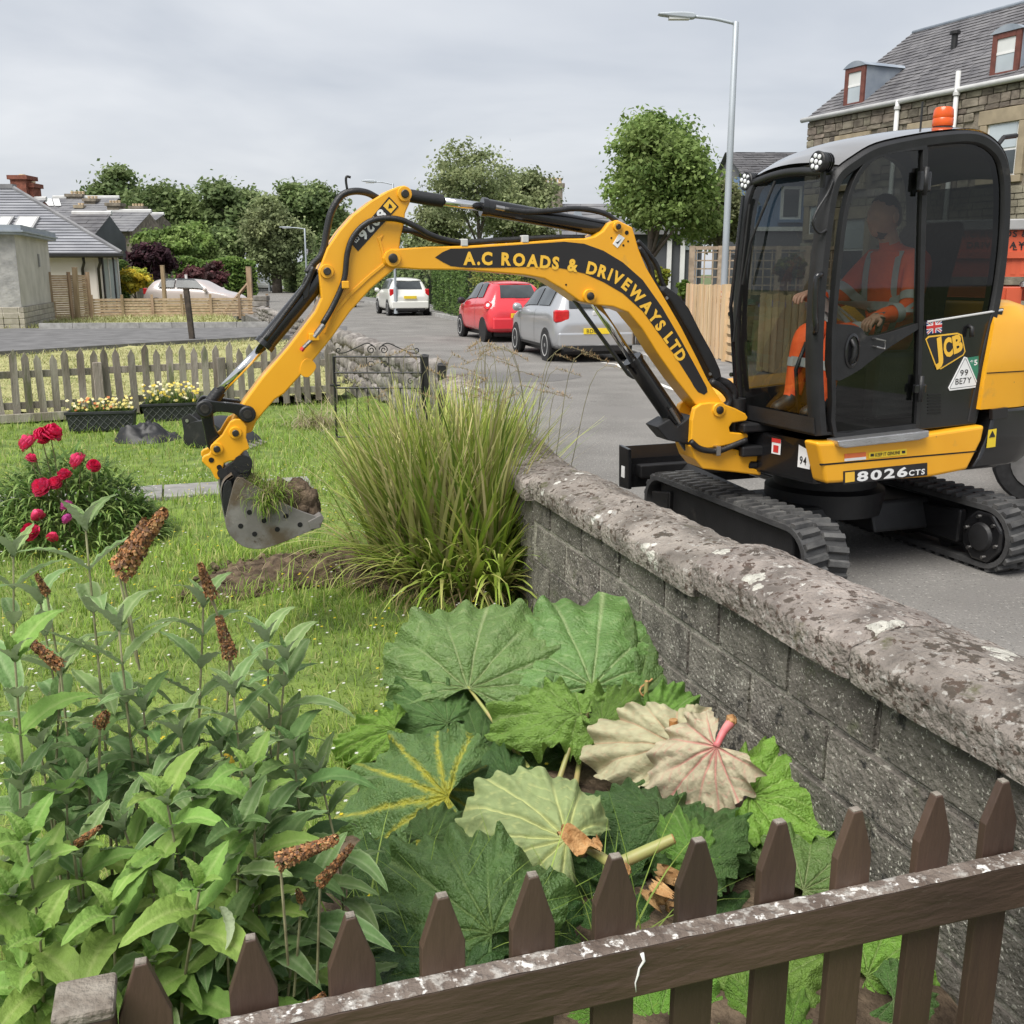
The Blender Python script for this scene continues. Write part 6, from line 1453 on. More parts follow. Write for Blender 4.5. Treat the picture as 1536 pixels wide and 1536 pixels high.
far_house('far_house','sandstone house with white ridged slate roof and tall window behind the bushes',70,138,198,347,318,7,'rubble_wall',[(161,178,318,309,4,3.4,'rubble_wall',1.0,9)],wins_=[(176,349,181,366)])
far_house('far_house','small slate roofed house with four pale chimney pots beside the dark trees',84,176,222,338,322,7,'rubble_wall',[(196,213,324,313,4,3.4,'rubble_wall',1.0,8)])
far_house('far_house','low brown tiled roof showing behind the bungalow hip',62,90,141,352,321,5,'dark_render',[],tiles='slate')
F5,t5=far_house('far_house','house with tall red brick chimney behind the bungalow ridge',56,-60,30,330,300,6,'brick_red',[(18,38,300,269,1,2.6,'brick_red',1.2,9),(39,49,300,281,1,2.9,'brick_red',1.0,10)])
far_house('far_house','grey slate roofed cottage at the end of the street behind the boom',115,456,505,392,352,9,'rubble_wall',[],wins_=[])
far_house('far_house','long low slate roof showing above the green shrubs at the street end',100,200,275,352,338,7,'rubble_wall',[])

# ================================================================== fences and street things across the road and on the left
def slat_fence(name,label,px0,py0,px1,py1,z,h,sl_h,m,gap=0.01,posts=4,pm='old_timber',horizontal=True,w=0.1,group=None,cat='fence',arris=True):
    A,B=PZ(px0,py0,z),PZ(px1,py1,z);d=B-A;L=d.length;t=thing(name,label,cat,A,math.atan2(d.y,d.x))
    if horizontal:
        n=int(h/sl_h);me=MB().box((0,0,0),(L,0.02,sl_h-gap)).mesh('slat');me.materials.append(MATS[m])
        for i in range(n):put(me,t,(L/2,random.uniform(-.008,.008),sl_h*(i+0.5)),(R(-6),0,0),name='slat')
    else:
        n=int(L/w);mev=[board_mesh(w-gap,0.022,h*random.uniform(0.985,1.015),m,'board') for _ in range(4)]
        for i in range(n):put(random.choice(mev),t,(w*(i+0.5),(-.012 if i%2 else .006),random.uniform(0,.03)),(0,R(random.uniform(-.5,.5)),0),name='board')
        if arris:
            for zz in (h*0.2,h*0.8):mb=MB();mb.box2((0,0.012,zz-0.04),(L,0.07,zz+0.04));mb.build('rail',m,t)
    for i in range(posts):
        mb=MB();x=L*i/max(1,posts-1);mb.box2((x-0.05,0.012 if not horizontal else-0.07,-0.1),(x+0.05,0.11 if not horizontal else 0.06,h+(0.06 if horizontal else-0.05)));mb.build('post',pm,t)
    return t,L
slat_fence('lap_fence','tall brown horizontal slat fence panel joining the rendered extension',80,481,137,479,-0.08,1.75,0.085,'lap_timber',0.012,3)
lf,LL=slat_fence('low_fence','low wooden slat fence in front of the parked pale car',140,477,402,474,-0.08,0.86,0.11,'lap_timber',0.02,7)
mb=MB();mb.box2((-0.3,0.3,-0.1),(3.6,0.6,0.62));rb2=mb.build('backing_rubble','rubble_stone',None);bpy.data.objects.remove(rb2)
def lone_post(px,pyb,pyt,z,wd,m,label,lean=0.0):
    p=PZ(px,pyb,z);h=PY(px,pyt,p.y).z-z;t=thing('fence_post',label,'post',p,0);mb=MB();mb.box2((-wd/2,-wd/2,-0.2),(wd/2,wd/2,h));o=mb.build('shaft',m,t,bevel=0.008);o.rotation_euler=(0,R(lean),0)
    mb=MB();mb.box2((-wd/2-.006,-wd/2-.006,h),(wd/2+.006,wd/2+.006,h+0.03));e=mb.build('post_top',m,t,bevel=0.01);e.rotation_euler=(0,R(lean),0);return t
lone_post(289,514,434,-0.08,0.13,'dark_timber','dark leaning timber post standing alone by the driveway',-3)
lone_post(249,473,399,-0.08,0.15,'old_timber','tall bare timber post in front of the purple maple',0)
pb=lone_post(377,474,401,-0.08,0.2,'old_timber','tall timber post with diagonal brace at the end of low fence',0)
a=PZ(377,474,-0.08);b=PY(335,470,a.y)-a;e=PY(373,424,a.y)-a;mb=MB();mb.tube([b,e],0.07,4);mb.build('brace','old_timber',pb)
lone_post(117,479,402,-0.06,0.16,'old_timber','weathered post leaning on the slat fence panel',1.5)
lone_post(283,470,413,-0.08,0.10,'grey_pipe','thin pale grey post in front of the pale car',0)
# end pier of the low fence, on the road corner
p=PZ(393,478,-0.08);t=thing('wall_pier','short rubble pier at the end of the low fence on the road corner','pier',p,0)
for k in range(4):mb=MB();mb.box((random.uniform(-.03,.03),0,0.14+0.22*k),(0.62+random.uniform(-.06,.06),0.5,0.205));mb.build('stone','rubble_stone',t,bevel=0.03)
# across the road: dark fence, new timber fence, trellis, bins
slat_fence('dark_fence','dark stained upright board fence behind the silver car',790,505,1012,522,0.1,1.15,0.1,'dark_timber',0.025,4,'dark_timber',horizontal=False,w=0.11)
nf,nL=slat_fence('board_fence','pale new timber upright board fence behind the lamp post',1026,527,1086,541,0.1,1.35,0.1,'new_timber',0.022,3,'new_timber',horizontal=False,w=0.115)
gtf,gL=slat_fence('board_gate','open pale timber gate with horizontal rails right of the lamp post',1088,542,1108,548,0.1,1.33,0.16,'new_timber',0.06,2,'new_timber',horizontal=True,cat='gate')
slat_fence('board_fence','long timber board fence seen through the excavator cab windows',1135,556,1330,600,0.1,1.25,0.1,'new_timber',0.02,4,'new_timber',horizontal=False,w=0.12)
A,B=PY(1036,435,25.0),PY(1250,435,25.0);t=thing('trellis','square lattice wooden garden trellis with posts above the board fence','trellis',(A.x,25.0,0.1));L=B.x-A.x;z0,z1=PY(1036,440,25).z-0.1,PY(1036,372,25).z-0.1
for i in range(6):mb=MB();x=L*i/5;mb.box2((x-0.06,-0.06,0),(x+0.06,0.06,z1+0.05));mb.build('post','trellis',t)
for z in (z0,z1):mb=MB();mb.box2((0,-0.03,z-0.04),(L,0.03,z+0.04));mb.build('rail','trellis',t)
mev=MB().box((0,0,(z0+z1)/2),(0.03,0.02,z1-z0)).mesh('slat');mev.materials.append(MATS['trellis']);meh=MB().box((L/2,0.02,0),(L,0.02,0.03)).mesh('slat');meh.materials.append(MATS['trellis'])
for i in range(int(L/0.2)):put(mev,t,(0.2*i+0.1,0,0),name='slat')
for i in range(1,int((z1-z0)/0.19)+1):put(meh,t,(0,0,z0+0.19*i),name='slat')
def wheelie(px,Y,body,lid,label,rz):
    p=PY(px,500,Y);t=thing('wheelie_bin',label,'bin',(p.x,Y,0.1),rz);mb=MB()
    vs=[(-0.22,-0.25,0.06),(0.22,-0.25,0.06),(0.22,0.2,0.06),(-0.22,0.2,0.06),(-0.29,-0.33,0.98),(0.29,-0.33,0.98),(0.29,0.33,0.98),(-0.29,0.33,0.98)];mb.add(vs,[(0,3,2,1),(0,1,5,4),(1,2,6,5),(2,3,7,6),(3,0,4,7),(4,5,6,7)]);mb.build('body',body,t,bevel=0.025)
    mb=MB();mb.add([(-0.31,-0.38,0.985),(0.31,-0.38,0.985),(0.31,0.36,0.985),(-0.31,0.36,0.985),(-0.25,-0.3,1.06),(0.25,-0.3,1.06),(0.25,0.28,1.09),(-0.25,0.28,1.09)],[(0,3,2,1),(0,1,5,4),(1,2,6,5),(2,3,7,6),(3,0,4,7),(4,5,6,7)]);mb.build('lid',lid,t,bevel=0.02)
    mb=MB();mb.cyl((-0.25,0.40,1.0),(0.25,0.40,1.0),0.018,8);mb.build('handle',body,t)
    for s in (-0.24,0.24):mb=MB();mb.lathe([(0.1,-0.03),(0.1,0.03)],(s,0.2,0.1),(1,0,0),14);mb.build('wheel','tyre',t)
wheelie(1108,20.4,'bin_green','bin_green','dark green wheeled bin beside the pale timber gate',R(-12));wheelie(1160,19.3,'bin_maroon','bin_blue','maroon wheeled bin with bright blue lid seen through the cab',R(-14));wheelie(1192,18.9,'bin_maroon','bin_blue','second maroon bin with blue lid, beside the long timber fence',R(-10))
def lamp_post(px,pyb,pyt,Y,label,arm,group=None,thick=1.0,z=0.1):
    p=PY(px,pyb,Y);t=thing('street_lamp',label,'street lamp',(p.x,Y,z),0,group);top=PY(px,pyt,Y);h=top.z-z
    hb=min(1.1,h*.2)
    mb=MB();mb.lathe([(0.085*thick,0),(0.085*thick,hb),(0.075*thick,hb+.05)],(0,0,0),(0,0,1),14);mb.build('base_column','galvanised',t,smooth=40)
    mb=MB();mb.lathe([(0.052*thick,hb),(0.05*thick,h*.6),(0.042*thick,h),(0.03*thick,h+.02)],(0,0,0),(0,0,1),12);mb.build('column','galvanised',t,smooth=40)
    ax,az=arm;mb=MB();mb.tube(smoothpts([(0,0,h-0.02),(ax*0.3,0,h+az*0.45),(ax*0.62,0,h+az*0.75)],4),0.024*thick,8);mb.build('arm','galvanised',t,smooth=True)
    s=1 if ax>0 else-1;hx=ax*0.62;hd=MB();q_=[(hx-s*0.05,h+az*0.75-0.03),(hx-s*0.02,h+az*0.75+0.045),(hx+s*0.2,h+az*0.8+0.06),(ax*1.08,h+az*0.98+0.02),(ax*1.08,h+az*0.98-0.02),(hx+s*0.12,h+az*0.8-0.045)]
    hd.prism(sp2(q_,2,True),-0.09,0.09);o=hd.build('lamp_head','galvanised',t,bevel=0.02);mb=MB();mb.box2((hx+s*0.06,-0.07,h+az*0.78-0.06),(ax*0.96,0.07,h+az*0.84-0.03));mb.build('lamp_glass','blind',o);return t
nl=lamp_post(1081,536,34,20.2,'tall galvanised street lamp rising beside the pale timber fence',(-1.28,0.14),thick=1.25)
mb=MB();a=-0.16;mb.box2((-0.13,-0.14,1.0),(0.0,-0.12,1.26));s1=mb.build('notice','decal_white',nl);mb=MB();mb.box2((-0.125,-0.143,1.13),(-0.005,-0.1405,1.255));mb.build('notice_panel','decal_red',nl);mb=MB();mb.lathe([(0.028,0),(0.028,0.002)],(-0.065,-0.1435,1.19),(0,-1,0),14);mb.build('notice_mark','decal_white',nl);mb=MB();mb.lathe([(0.032,0),(0.032,0.002)],(-0.065,-0.1405,1.06),(0,-1,0),14);mb.build('notice_mark','truck_grey',nl)
lamp_post(404,425,361,95,'small street lamp at the bend of the street by the far car',(1.0,0.1),'far street lamps',1.4)
lamp_post(461,436,343,70,'street lamp standing behind the excavator boom hose',(-1.5,0.1),'far street lamps',1.2)
lamp_post(594,470,276,42,'street lamp whose head shows above the top of the boom',(-1.1,0.12),'far street lamps',1.0)
# ================================================================== cars
def interp(tab,x):
    xs=[t[0] for t in tab];return [float(np.interp(x,xs,[t[k] for t in tab])) for k in range(1,len(tab[0]))]
class CarShape:
    """hull by sections along x (0 = rear bumper, L = nose): table rows (x, z_bottom, z_belt, z_top, half_width, half_width_top)"""
    def __init__(s,tab):
        # smooth the table once with a Catmull-Rom pass
        s.tab=tab;s.L=tab[-1][0]
        s.xs=np.array([t[0] for t in tab]);s.T=np.array([t[1:] for t in tab])
    def row(s,x):
        i=int(np.clip(np.searchsorted(s.xs,x)-1,0,len(s.xs)-2));x0,x1=s.xs[i],s.xs[i+1];t=(x-x0)/(x1-x0)
        T=s.T;m0=(T[i+1]-T[max(i-1,0)])/max(1e-6,s.xs[i+1]-s.xs[max(i-1,0)]);m1=(T[min(i+2,len(T)-1)]-T[i])/max(1e-6,s.xs[min(i+2,len(T)-1)]-s.xs[i])
        h=x1-x0;lin=T[i]*(1-t)+T[i+1]*t
        her=T[i]*(2*t**3-3*t*t+1)+m0*h*(t**3-2*t*t+t)+T[i+1]*(-2*t**3+3*t*t)+m1*h*(t**3-t*t)
        return 0.45*lin+0.55*her
    def sec(s,x):
        zb,zl,zt,w,wt=s.row(x);wt*=0.94;zl=min(zl,zt-0.01)
        up=zt-zl
        pts=[(w*0.80,zb),(w*0.95,zb+0.05),(w*0.985,zb+0.14),(w*1.0,zb+(zl-zb)*0.55),(w*0.985,zl-0.03),(w*0.965,zl+0.012),(wt+(w*.96-wt)*0.5,zl+up*0.5),(wt+(w*.96-wt)*0.12,zl+up*0.86),(wt*0.86,zl+up*0.95),(wt*0.5,zt-0.012*min(1,up*4)),(0.0,zt)]
        return pts
    def P(s,x,v,out=0.0):
        """surface point, v from 0 (sill) to 1 (roof centre) in section steps"""
        pts=s.sec(x);k=v*(len(pts)-1);i=min(int(k),len(pts)-2);t=k-i;a,b=pts[i],pts[i+1];y,z=a[0]+(b[0]-a[0])*t,a[1]+(b[1]-a[1])*t
        return Vector((x,y,z))
    def N(s,x,v):
        e=0.01;a=s.P(min(s.L-.001,x+e),v)-s.P(max(0.001,x-e),v);b=s.P(x,min(1,v+e))-s.P(x,max(0,v-e));n=b.cross(a)
        n=-n if n.dot(Vector((0,1,0.4)))<0 and v<0.8 else n
        if v>=0.8 and n.z<0:n=-n
        return n.normalized() if n.length>1e-9 else Vector((0,0,1))
def car(name,label,tab,m,loc,heading,wheels,wr,spec):
    t=thing(name,label,'car',loc,math.atan2(heading[1],heading[0]));S=CarShape(tab);L=S.L
    xs=sorted(set([0.0,0.012,0.03,0.06]+list(np.linspace(0.1,L-0.1,46))+[L-0.05,L-0.02,L]));nv=10;mb=MB();vs=[]
    for x in xs:
        sc_=S.sec(x);row=[(x,y,z) for y,z in sc_]+[(x,-y,z) for y,z in sc_[-2::-1]];vs+=row
    k=2*nv+1;fs=[(i*k+j,i*k+j+1,(i+1)*k+j+1,(i+1)*k+j) for i in range(len(xs)-1) for j in range(k-1)]
    fs+=[tuple(range(k-1,-1,-1)),tuple((len(xs)-1)*k+j for j in range(k))];fs+=[(i*k,(i+1)*k,(i+1)*k+k-1,i*k+k-1) for i in range(len(xs)-1)]
    mb.add(vs,fs);body=mb.build('body',m,t,smooth=70,sub=1)
    bm=bmesh.new();bm.from_mesh(body.data);bmesh.ops.recalc_face_normals(bm,faces=bm.faces);bm.to_mesh(body.data);bm.free()
    def panel(nm,x0,x1,v0,v1,mm,out=0.006,sides=(1,-1),skew0=0.0,skew1=0.0,nx=8,nv_=5,par=None):
        for s_ in sides:
            mb=MB()
            def fn(a,b):
                xa=x0+skew0*b;xb=x1+skew1*b;x=xa+(xb-xa)*a;v=v0+(v1-v0)*b;p=S.P(x,v)+S.N(x,v)*out;return (p.x,p.y*s_,p.z)
            mb.grid(fn,nx,nv_,flip=s_<0);mb.build(nm,mm,par or t,smooth=True)
    for p_ in spec['panels']:panel(*p_[:6],**(p_[6] if len(p_)>6 else {}))
    # rear glass and number plate across the tail
    def tail(nm,y0,y1,z0,z1,mm,out=0.006,nx=10,nz=5,skew=0.0):
        mb=MB()
        def fn(a,b):
            z=z0+(z1-z0)*b;y=(y0+(y1-y0)*a)*(1-skew*b)
            lo_,hi_=0.0,L*0.45
            for _ in range(28):
                mid=(lo_+hi_)/2;ok=False
                pts=S.sec(mid)
                zs=[q[1] for q in pts];yy=abs(y)
                top=np.interp(yy,[q[0] for q in pts[::-1]][:6],[q[1] for q in pts[::-1]][:6])
                if top>=z:hi_=mid
                else:lo_=mid
            return (hi_-out,y,z)
        mb.grid(fn,nx,nz);mb.build(nm,mm,t,smooth=True)
    for q in spec['tail']:tail(*q[:6],**(q[6] if len(q)>6 else {}))
    for (nm,y,z,w,h,mm,out,*th) in spec.get('flat',()):
        mb=MB();mb.box((-out,y,z),(th[0] if th else 0.014,w,h));mb.build(nm,mm,t,bevel=0.035 if th else 0.003,bseg=3)
    if 'plate' in spec:
        y,z,txt=spec['plate'];mb=MB();mb.box((0.0-spec.get('pout',0.045),y,z),(0.012,0.52,0.112));pl=mb.build('number_plate','plate_yellow',t,bevel=0.003)
        if txt:
            V,Fc,w=text2d(txt,0.105,0.01,0.12);mb=MB();mb.add([(-0.0525,y+0.20-a,z-0.037+b) for a,b in V],Fc);mb.build('lettering','decal_black',pl)
    tw=spec.get('track',0.86)
    for x in wheels:
        for s_ in (1,-1):
            y=s_*(tw-0.085)
            mb=MB();mb.lathe([(wr*1.13,-0.03),(wr*1.13,0.02)],(x,s_*(S.P(x,.3).y-0.012),wr),(0,s_,0),28);mb.build('wheel_arch','car_trim',t,smooth=40)
            mb=MB();mb.lathe([(wr*0.66,-0.09),(wr*0.93,-0.09),(wr,-0.06),(wr,0.07),(wr*0.94,0.095),(wr*0.68,0.095)],(x,y,wr),(0,s_,0),28);wh=mb.build('wheel','tyre',t,smooth=40)
            mb=MB();mb.lathe([(wr*0.67,0.06),(wr*0.67,0.092),(wr*0.60,0.088),(wr*0.55,0.055),(wr*.02,0.05)],(x,y,wr),(0,s_,0),24);mb.build('rim','car_trim',wh,smooth=40)
            mb=MB()
            for k_ in range(10 if spec.get('spokes',5)==5 else 12):
                a=2*math.pi*(k_ // 2)/5+(0.16 if k_%2 else-0.16);c_,s2=math.cos(a),math.sin(a);rot=Matrix.Rotation(-a,3,'Y');mb.box((x+c_*wr*0.34,y+s_*0.075,wr+s2*wr*0.34),(wr*0.62,0.02,wr*0.12),rot)
            mb.lathe([(wr*0.16,0.06),(wr*0.14,0.095)],(x,y,wr),(0,s_,0),14);mb.lathe([(wr*0.70,0.085),(wr*0.70,0.098),(wr*0.63,0.098),(wr*.63,.085)],(x,y,wr),(0,s_,0),28);mb.build('spokes','grey_pipe',wh,smooth=40)
    for s_ in (1,-1):
        mx,mz,my=spec['mirror'];mb=MB();mb.tube(smoothpts([(mx,s_*(my-0.02),mz-0.02),(mx+0.02,s_*(my+0.07),mz),(mx+0.02,s_*(my+0.17),mz+0.01)],4),[0.03,0.05,0.075,0.08,0.085,0.085,0.085,0.08,0.05][:9],10);mb.build('mirror',spec.get('mirror_mat',m),t,smooth=True)
    mb=MB();mb.box2((0.25,-0.62,0.14),(L-0.35,0.62,0.36));mb.build('underbody','car_trim',t)
    mb=MB();mb.tube([(0.1,-0.35,0.22),(-0.01,-0.35,0.22)],0.03,8);mb.build('exhaust','steel',t)
    return t,S
# rows: x, z_bottom, z_belt, z_top, half width, half width of roof
hatch=[(0.0,0.34,0.60,0.74,0.70,0.60),(0.05,0.28,0.74,0.86,0.78,0.64),(0.12,0.24,0.86,1.00,0.815,0.66),(0.24,0.22,0.93,1.18,0.83,0.62),(0.40,0.21,0.95,1.38,0.838,0.57),(0.58,0.21,0.95,1.43,0.84,0.565),(1.1,0.21,0.93,1.47,0.842,0.575),(1.9,0.21,0.915,1.465,0.842,0.575),(2.35,0.21,0.91,1.40,0.84,0.56),(2.75,0.21,0.90,1.15,0.835,0.60),(3.05,0.22,0.88,0.97,0.82,0.66),(3.5,0.23,0.78,0.86,0.79,0.62),(3.82,0.25,0.62,0.72,0.72,0.54),(3.95,0.32,0.5,0.56,0.60,0.42)]
def mk(mk_):return mk_
spec_p=dict(panels=[('side_window',0.62,1.45,0.545,0.735,'car_glass',dict(out=0.02,skew0=0.10,skew1=-0.02)),('side_window',1.52,2.72,0.545,0.735,'car_glass',dict(out=0.02,skew0=0.02,skew1=-0.50)),
              ('door_seam',1.485,1.495,0.12,0.52,'car_trim',dict(out=0.002,nx=1)),('door_seam',2.62,2.63,0.12,0.5,'car_trim',dict(out=0.002,nx=1)),('side_strip',0.9,2.9,0.10,0.15,'car_trim',dict(out=0.006)),('door_handle',1.60,1.82,0.44,0.465,'car_silver',dict(out=0.02,nx=3,nv_=2)),('headlight',3.45,3.75,0.40,0.5,'lamp_lens',dict(out=0.008))],
         tail=[('rear_window',-0.50,0.50,1.03,1.36,'car_glass',dict(out=0.014,skew=0.10)),('spoiler',-0.55,0.55,1.385,1.425,'car_silver',dict(out=0.05))],
         flat=[('tail_light',0.66,0.88,0.29,0.24,'tail_red',-0.125,0.17),('tail_light',-0.66,0.88,0.29,0.24,'tail_red',-0.125,0.17),('bumper',0,0.44,1.50,0.26,'car_silver',-0.06,0.2),('bumper_insert',0,0.27,1.30,0.10,'car_trim',0.034),('badge',0,0.93,0.10,0.10,'grey_pipe',-0.08,0.05),('wiper',0.08,1.035,0.36,0.012,'car_trim',-0.105)],plate=(0.0,0.60,'BD11'),mirror=(2.72,0.98,0.80),track=0.84)
Rw,Fw=PZ(821,541),PZ(774,527.5)
def place(rear_l,head,rear_x,track):
    h=Vector((head[0],head[1],0)).normalized();left=Vector((-h.y,h.x,0));return Vector((rear_l.x,rear_l.y,0))-h*rear_x-left*(track-0.05),h
o_,h_=place(Rw,(-0.235,0.972),0.62,0.84);SIL=car('parked_car','silver three door hatchback parked at the kerb behind the red car',hatch,'car_silver',o_,h_,(0.62,3.08),0.305,spec_p)
# red small car: rounder and shorter
ka=[(0.0,0.36,0.62,0.74,0.66,0.55),(0.05,0.28,0.78,0.88,0.76,0.62),(0.14,0.24,0.90,1.03,0.81,0.66),(0.28,0.22,0.96,1.24,0.825,0.60),(0.46,0.22,0.98,1.42,0.828,0.545),(0.75,0.22,0.965,1.485,0.828,0.55),(1.4,0.22,0.93,1.505,0.828,0.56),(1.9,0.22,0.91,1.48,0.828,0.55),(2.2,0.22,0.90,1.38,0.825,0.55),(2.55,0.22,0.89,1.14,0.82,0.6),(2.85,0.23,0.88,0.99,0.80,0.62),(3.2,0.25,0.80,0.88,0.76,0.58),(3.48,0.28,0.64,0.72,0.68,0.5),(3.6,0.36,0.5,0.56,0.55,0.4)]
spec_k=dict(panels=[('side_window',0.78,1.28,0.545,0.735,'car_glass',dict(out=0.02,skew0=0.14,skew1=0.0)),('side_window',1.36,2.55,0.545,0.735,'car_glass',dict(out=0.02,skew0=0.0,skew1=-0.52)),('door_seam',1.315,1.325,0.12,0.52,'car_trim',dict(out=0.002,nx=1)),('door_seam',2.45,2.46,0.12,0.5,'car_trim',dict(out=0.002,nx=1)),('door_handle',1.42,1.60,0.43,0.46,'car_red',dict(out=0.02,nx=3,nv_=2))],
         tail=[('rear_window',-0.47,0.47,1.09,1.40,'car_glass',dict(out=0.014,skew=0.12)),('spoiler',-0.5,0.5,1.43,1.46,'car_red',dict(out=0.045))],
         flat=[('bumper',0,0.46,1.42,0.28,'car_red',-0.06,0.2),('wiper',-0.05,1.08,0.3,0.012,'car_trim',-0.12)],plate=(0.0,0.66,''),mirror=(2.5,0.98,0.78),mirror_mat='car_trim',track=0.82)
Rw=PZ(727,512.5);o_,h_=place(Rw,(-0.295,0.955),0.56,0.82);rc,RS=car('parked_car','red rounded small hatchback parked between the silver and white cars',ka,'car_red',o_,h_,(0.56,2.86),0.29,spec_k)
for s_ in (1,-1):
    p=RS.P(0.17,0.485);mb=MB();mb.lathe([(0.105,-0.02),(0.105,0.012),(0.09,0.02),(0.085,0.012)],(p.x-0.01,s_*(p.y+0.004),p.z-0.01),Vector((-0.75,s_*0.62,0.25)),22);rl=mb.build('tail_light','tail_red',rc,smooth=40);mb=MB();mb.lathe([(0.05,0.012),(0.04,0.024)],(p.x-0.01,s_*(p.y+0.004),p.z-0.01),Vector((-0.75,s_*0.62,0.25)),16);mb.build('lamp_centre','lamp_lens',rl,smooth=40)
# white car further up
spec_w=dict(panels=[('side_window',0.62,1.30,0.545,0.735,'car_glass',dict(out=0.02,skew0=0.08)),('side_window',1.36,2.72,0.545,0.735,'car_glass',dict(out=0.02,skew1=-0.48)),  ('headlight',3.45,3.75,0.40,0.5,'lamp_lens',dict(out=0.008))],
         tail=[('rear_window',-0.52,0.52,1.06,1.37,'car_glass',dict(out=0.014,skew=0.10)),('spoiler',-0.55,0.55,1.40,1.44,'car_white',dict(out=0.06))],flat=[('tail_light',0.72,0.93,0.17,0.28,'tail_red',-0.145,0.15),('tail_light',-0.72,0.93,0.17,0.28,'tail_red',-0.145,0.15),('bumper',0,0.44,1.5,0.28,'car_white',-0.06,0.2),('bumper_insert',0,0.26,1.2,0.08,'car_trim',0.034)],plate=(0.0,0.74,''),mirror=(2.72,1.0,0.80),track=0.84)
hatch_w=[(x,a,b,c_+(0.05 if c_>1.2 else 0.02),d,e+0.02) for x,a,b,c_,d,e in hatch]
Rw=PZ(583,473.5);o_,h_=place(Rw,(-0.29,0.957),0.58,0.84);car('parked_car','white hatchback parked furthest up the kerb beside the conifer hedge',hatch_w,'car_white',o_,h_,(0.58,3.0),0.31,spec_w)
o2,h2=Vector((-8.6,52.5,0)),Vector((-0.33,0.944,0));car('parked_car','pale car mostly hidden beyond the white hatchback',hatch_w,'car_white',o2,h2,(0.58,3.0),0.31,spec_w)
# pale car behind the low fence, side on with its tail to the left
p=PY(227,450,47.0);spec_l=dict(spec_w);spec_l['mirror']=(3.02,1.0,0.8);spec_l['panels']=[('side_window',0.78,1.55,0.55,0.74,'car_glass',dict(out=0.07,skew0=0.16)),('side_window',1.62,3.0,0.55,0.74,'car_glass',dict(out=0.07,skew1=-0.6))];car('parked_car','pale pinkish white car parked side on behind the low slat fence',[(x*1.12,a,b,c_,d,e) for x,a,b,c_,d,e in hatch],'car_pink',Vector((p.x,47.0,-0.02)),Vector((0.985,-0.17,0)),(0.7,3.4),0.31,spec_l)
# far car at the end of the street, facing this way
p=PZ(386,424.5,0.0);far_y=105.0;p=PY(390,420,far_y);car('parked_car','tiny white car facing this way at the far end of the street',hatch_w,'car_white',Vector((p.x,far_y,0.0)),Vector((0.3,-0.95,0)),(0.58,3.0),0.31,spec_w)

# ================================================================== tipper truck behind the cab
TY=9.3;tp0=PY(1392,420,TY);TRF=Frame((tp0.x,TY,0),xdir=(0.93,-0.36));tk=thing('tipper_truck','orange red tipper truck with mesh sided body parked beyond the excavator','truck',(tp0.x,TY,0))
def tr(mb,nm,m,par=None,**k):return mb.build(nm,m,par or tk,M=TRF.M,**k)
zt=TRF.px(1530,345)[1];zl=TRF.px(1530,381)[1];zm0=TRF.px(1530,412)[1];zr0=TRF.px(1530,430)[1];TL=3.6
mb=MB();mb.box2((0,0,zl),(TL,0.05,zt));mb.box2((0,1.85,zl),(TL,1.9,zt));mb.box2((0,0.05,zl-0.02),(0.05,1.85,zt));tip=tr(mb,'tipper_body','truck_red',bevel=0.008)
mb=MB();mb.box2((-0.06,-0.05,zt),(TL,0.08,zt+0.09));tr(mb,'top_rail','truck_grey',tip,bevel=0.01)
mb=MB();mb.box2((0,-0.02,zl-0.035),(TL,0.02,zl+0.02));tr(mb,'side_rail','truck_red',tip)
# perforated side: bars both ways with open gaps
nb=48
for i in range(nb+1):mb=MB();x=TL*i/nb;mb.box2((x-0.02,0.005,zm0),(x+0.02,0.035,zl-0.03));tr(mb,'mesh_bar','truck_red',tip)
for i in range(5):mb=MB();z=zm0+(zl-0.03-zm0)*i/4;mb.box2((0,0.008,z-0.018),(TL,0.032,z+0.018));tr(mb,'mesh_bar','truck_red',tip)
mb=MB();mb.box2((0,0.3,zm0),(TL,1.8,zl));tr(mb,'load_floor','black_matt',tip)
mb=MB();mb.prism(sp2([(0.75,zr0),(0.95,zr0+0.14),(1.3,zr0+0.22),(1.9,zr0+0.22),(2.2,zr0+0.05),(2.1,zr0),(1.3,zr0+.05)],3,True),-0.12,0.2);tr(mb,'mudguard','truck_grey',smooth=30)
mb=MB();mb.box2((0.1,0.05,zr0-0.12),(TL,0.2,zr0));mb.box2((0.1,1.5,zr0-0.12),(TL,1.65,zr0));ch=tr(mb,'chassis','truck_red',bevel=0.01)
for x in (0.7,1.05,1.9):mb=MB();mb.box2((x-0.06,-0.03,0.45),(x+0.06,0.06,zr0-0.02));tr(mb,'side_guard_post','truck_red',ch)
mb=MB();mb.box2((0.6,-0.05,zr0-0.35),(2.6,0.0,zr0-0.23));tr(mb,'side_guard','truck_red',ch)
V,Fc,w=text2d('A.C ROADS &',0.105,0.02,0.12)
for txt_,px_,py_,sz in (('A.C ROADS &',1438,356,9),('DRIVEWAYS',1450,372,9),('LTD',1519,375,9)):
    a=TRF.px(px_,py_,-0.004);s_=TRF.px(px_,py_-sz,-0.004)[1]-a[1];V,Fc,w=text2d(txt_,s_/0.72,0.02,0.14,1.1);mb=MB();mb.add([(a[0]+x,-0.004,a[1]+z) for x,z in V],Fc);tr(mb,'lettering','decal_black',tip)
mb=MB();mb.box2((TL+0.1,0.0,0.5),(TL+1.7,1.9,2.3));tr(mb,'truck_cab','truck_red',bevel=0.06)
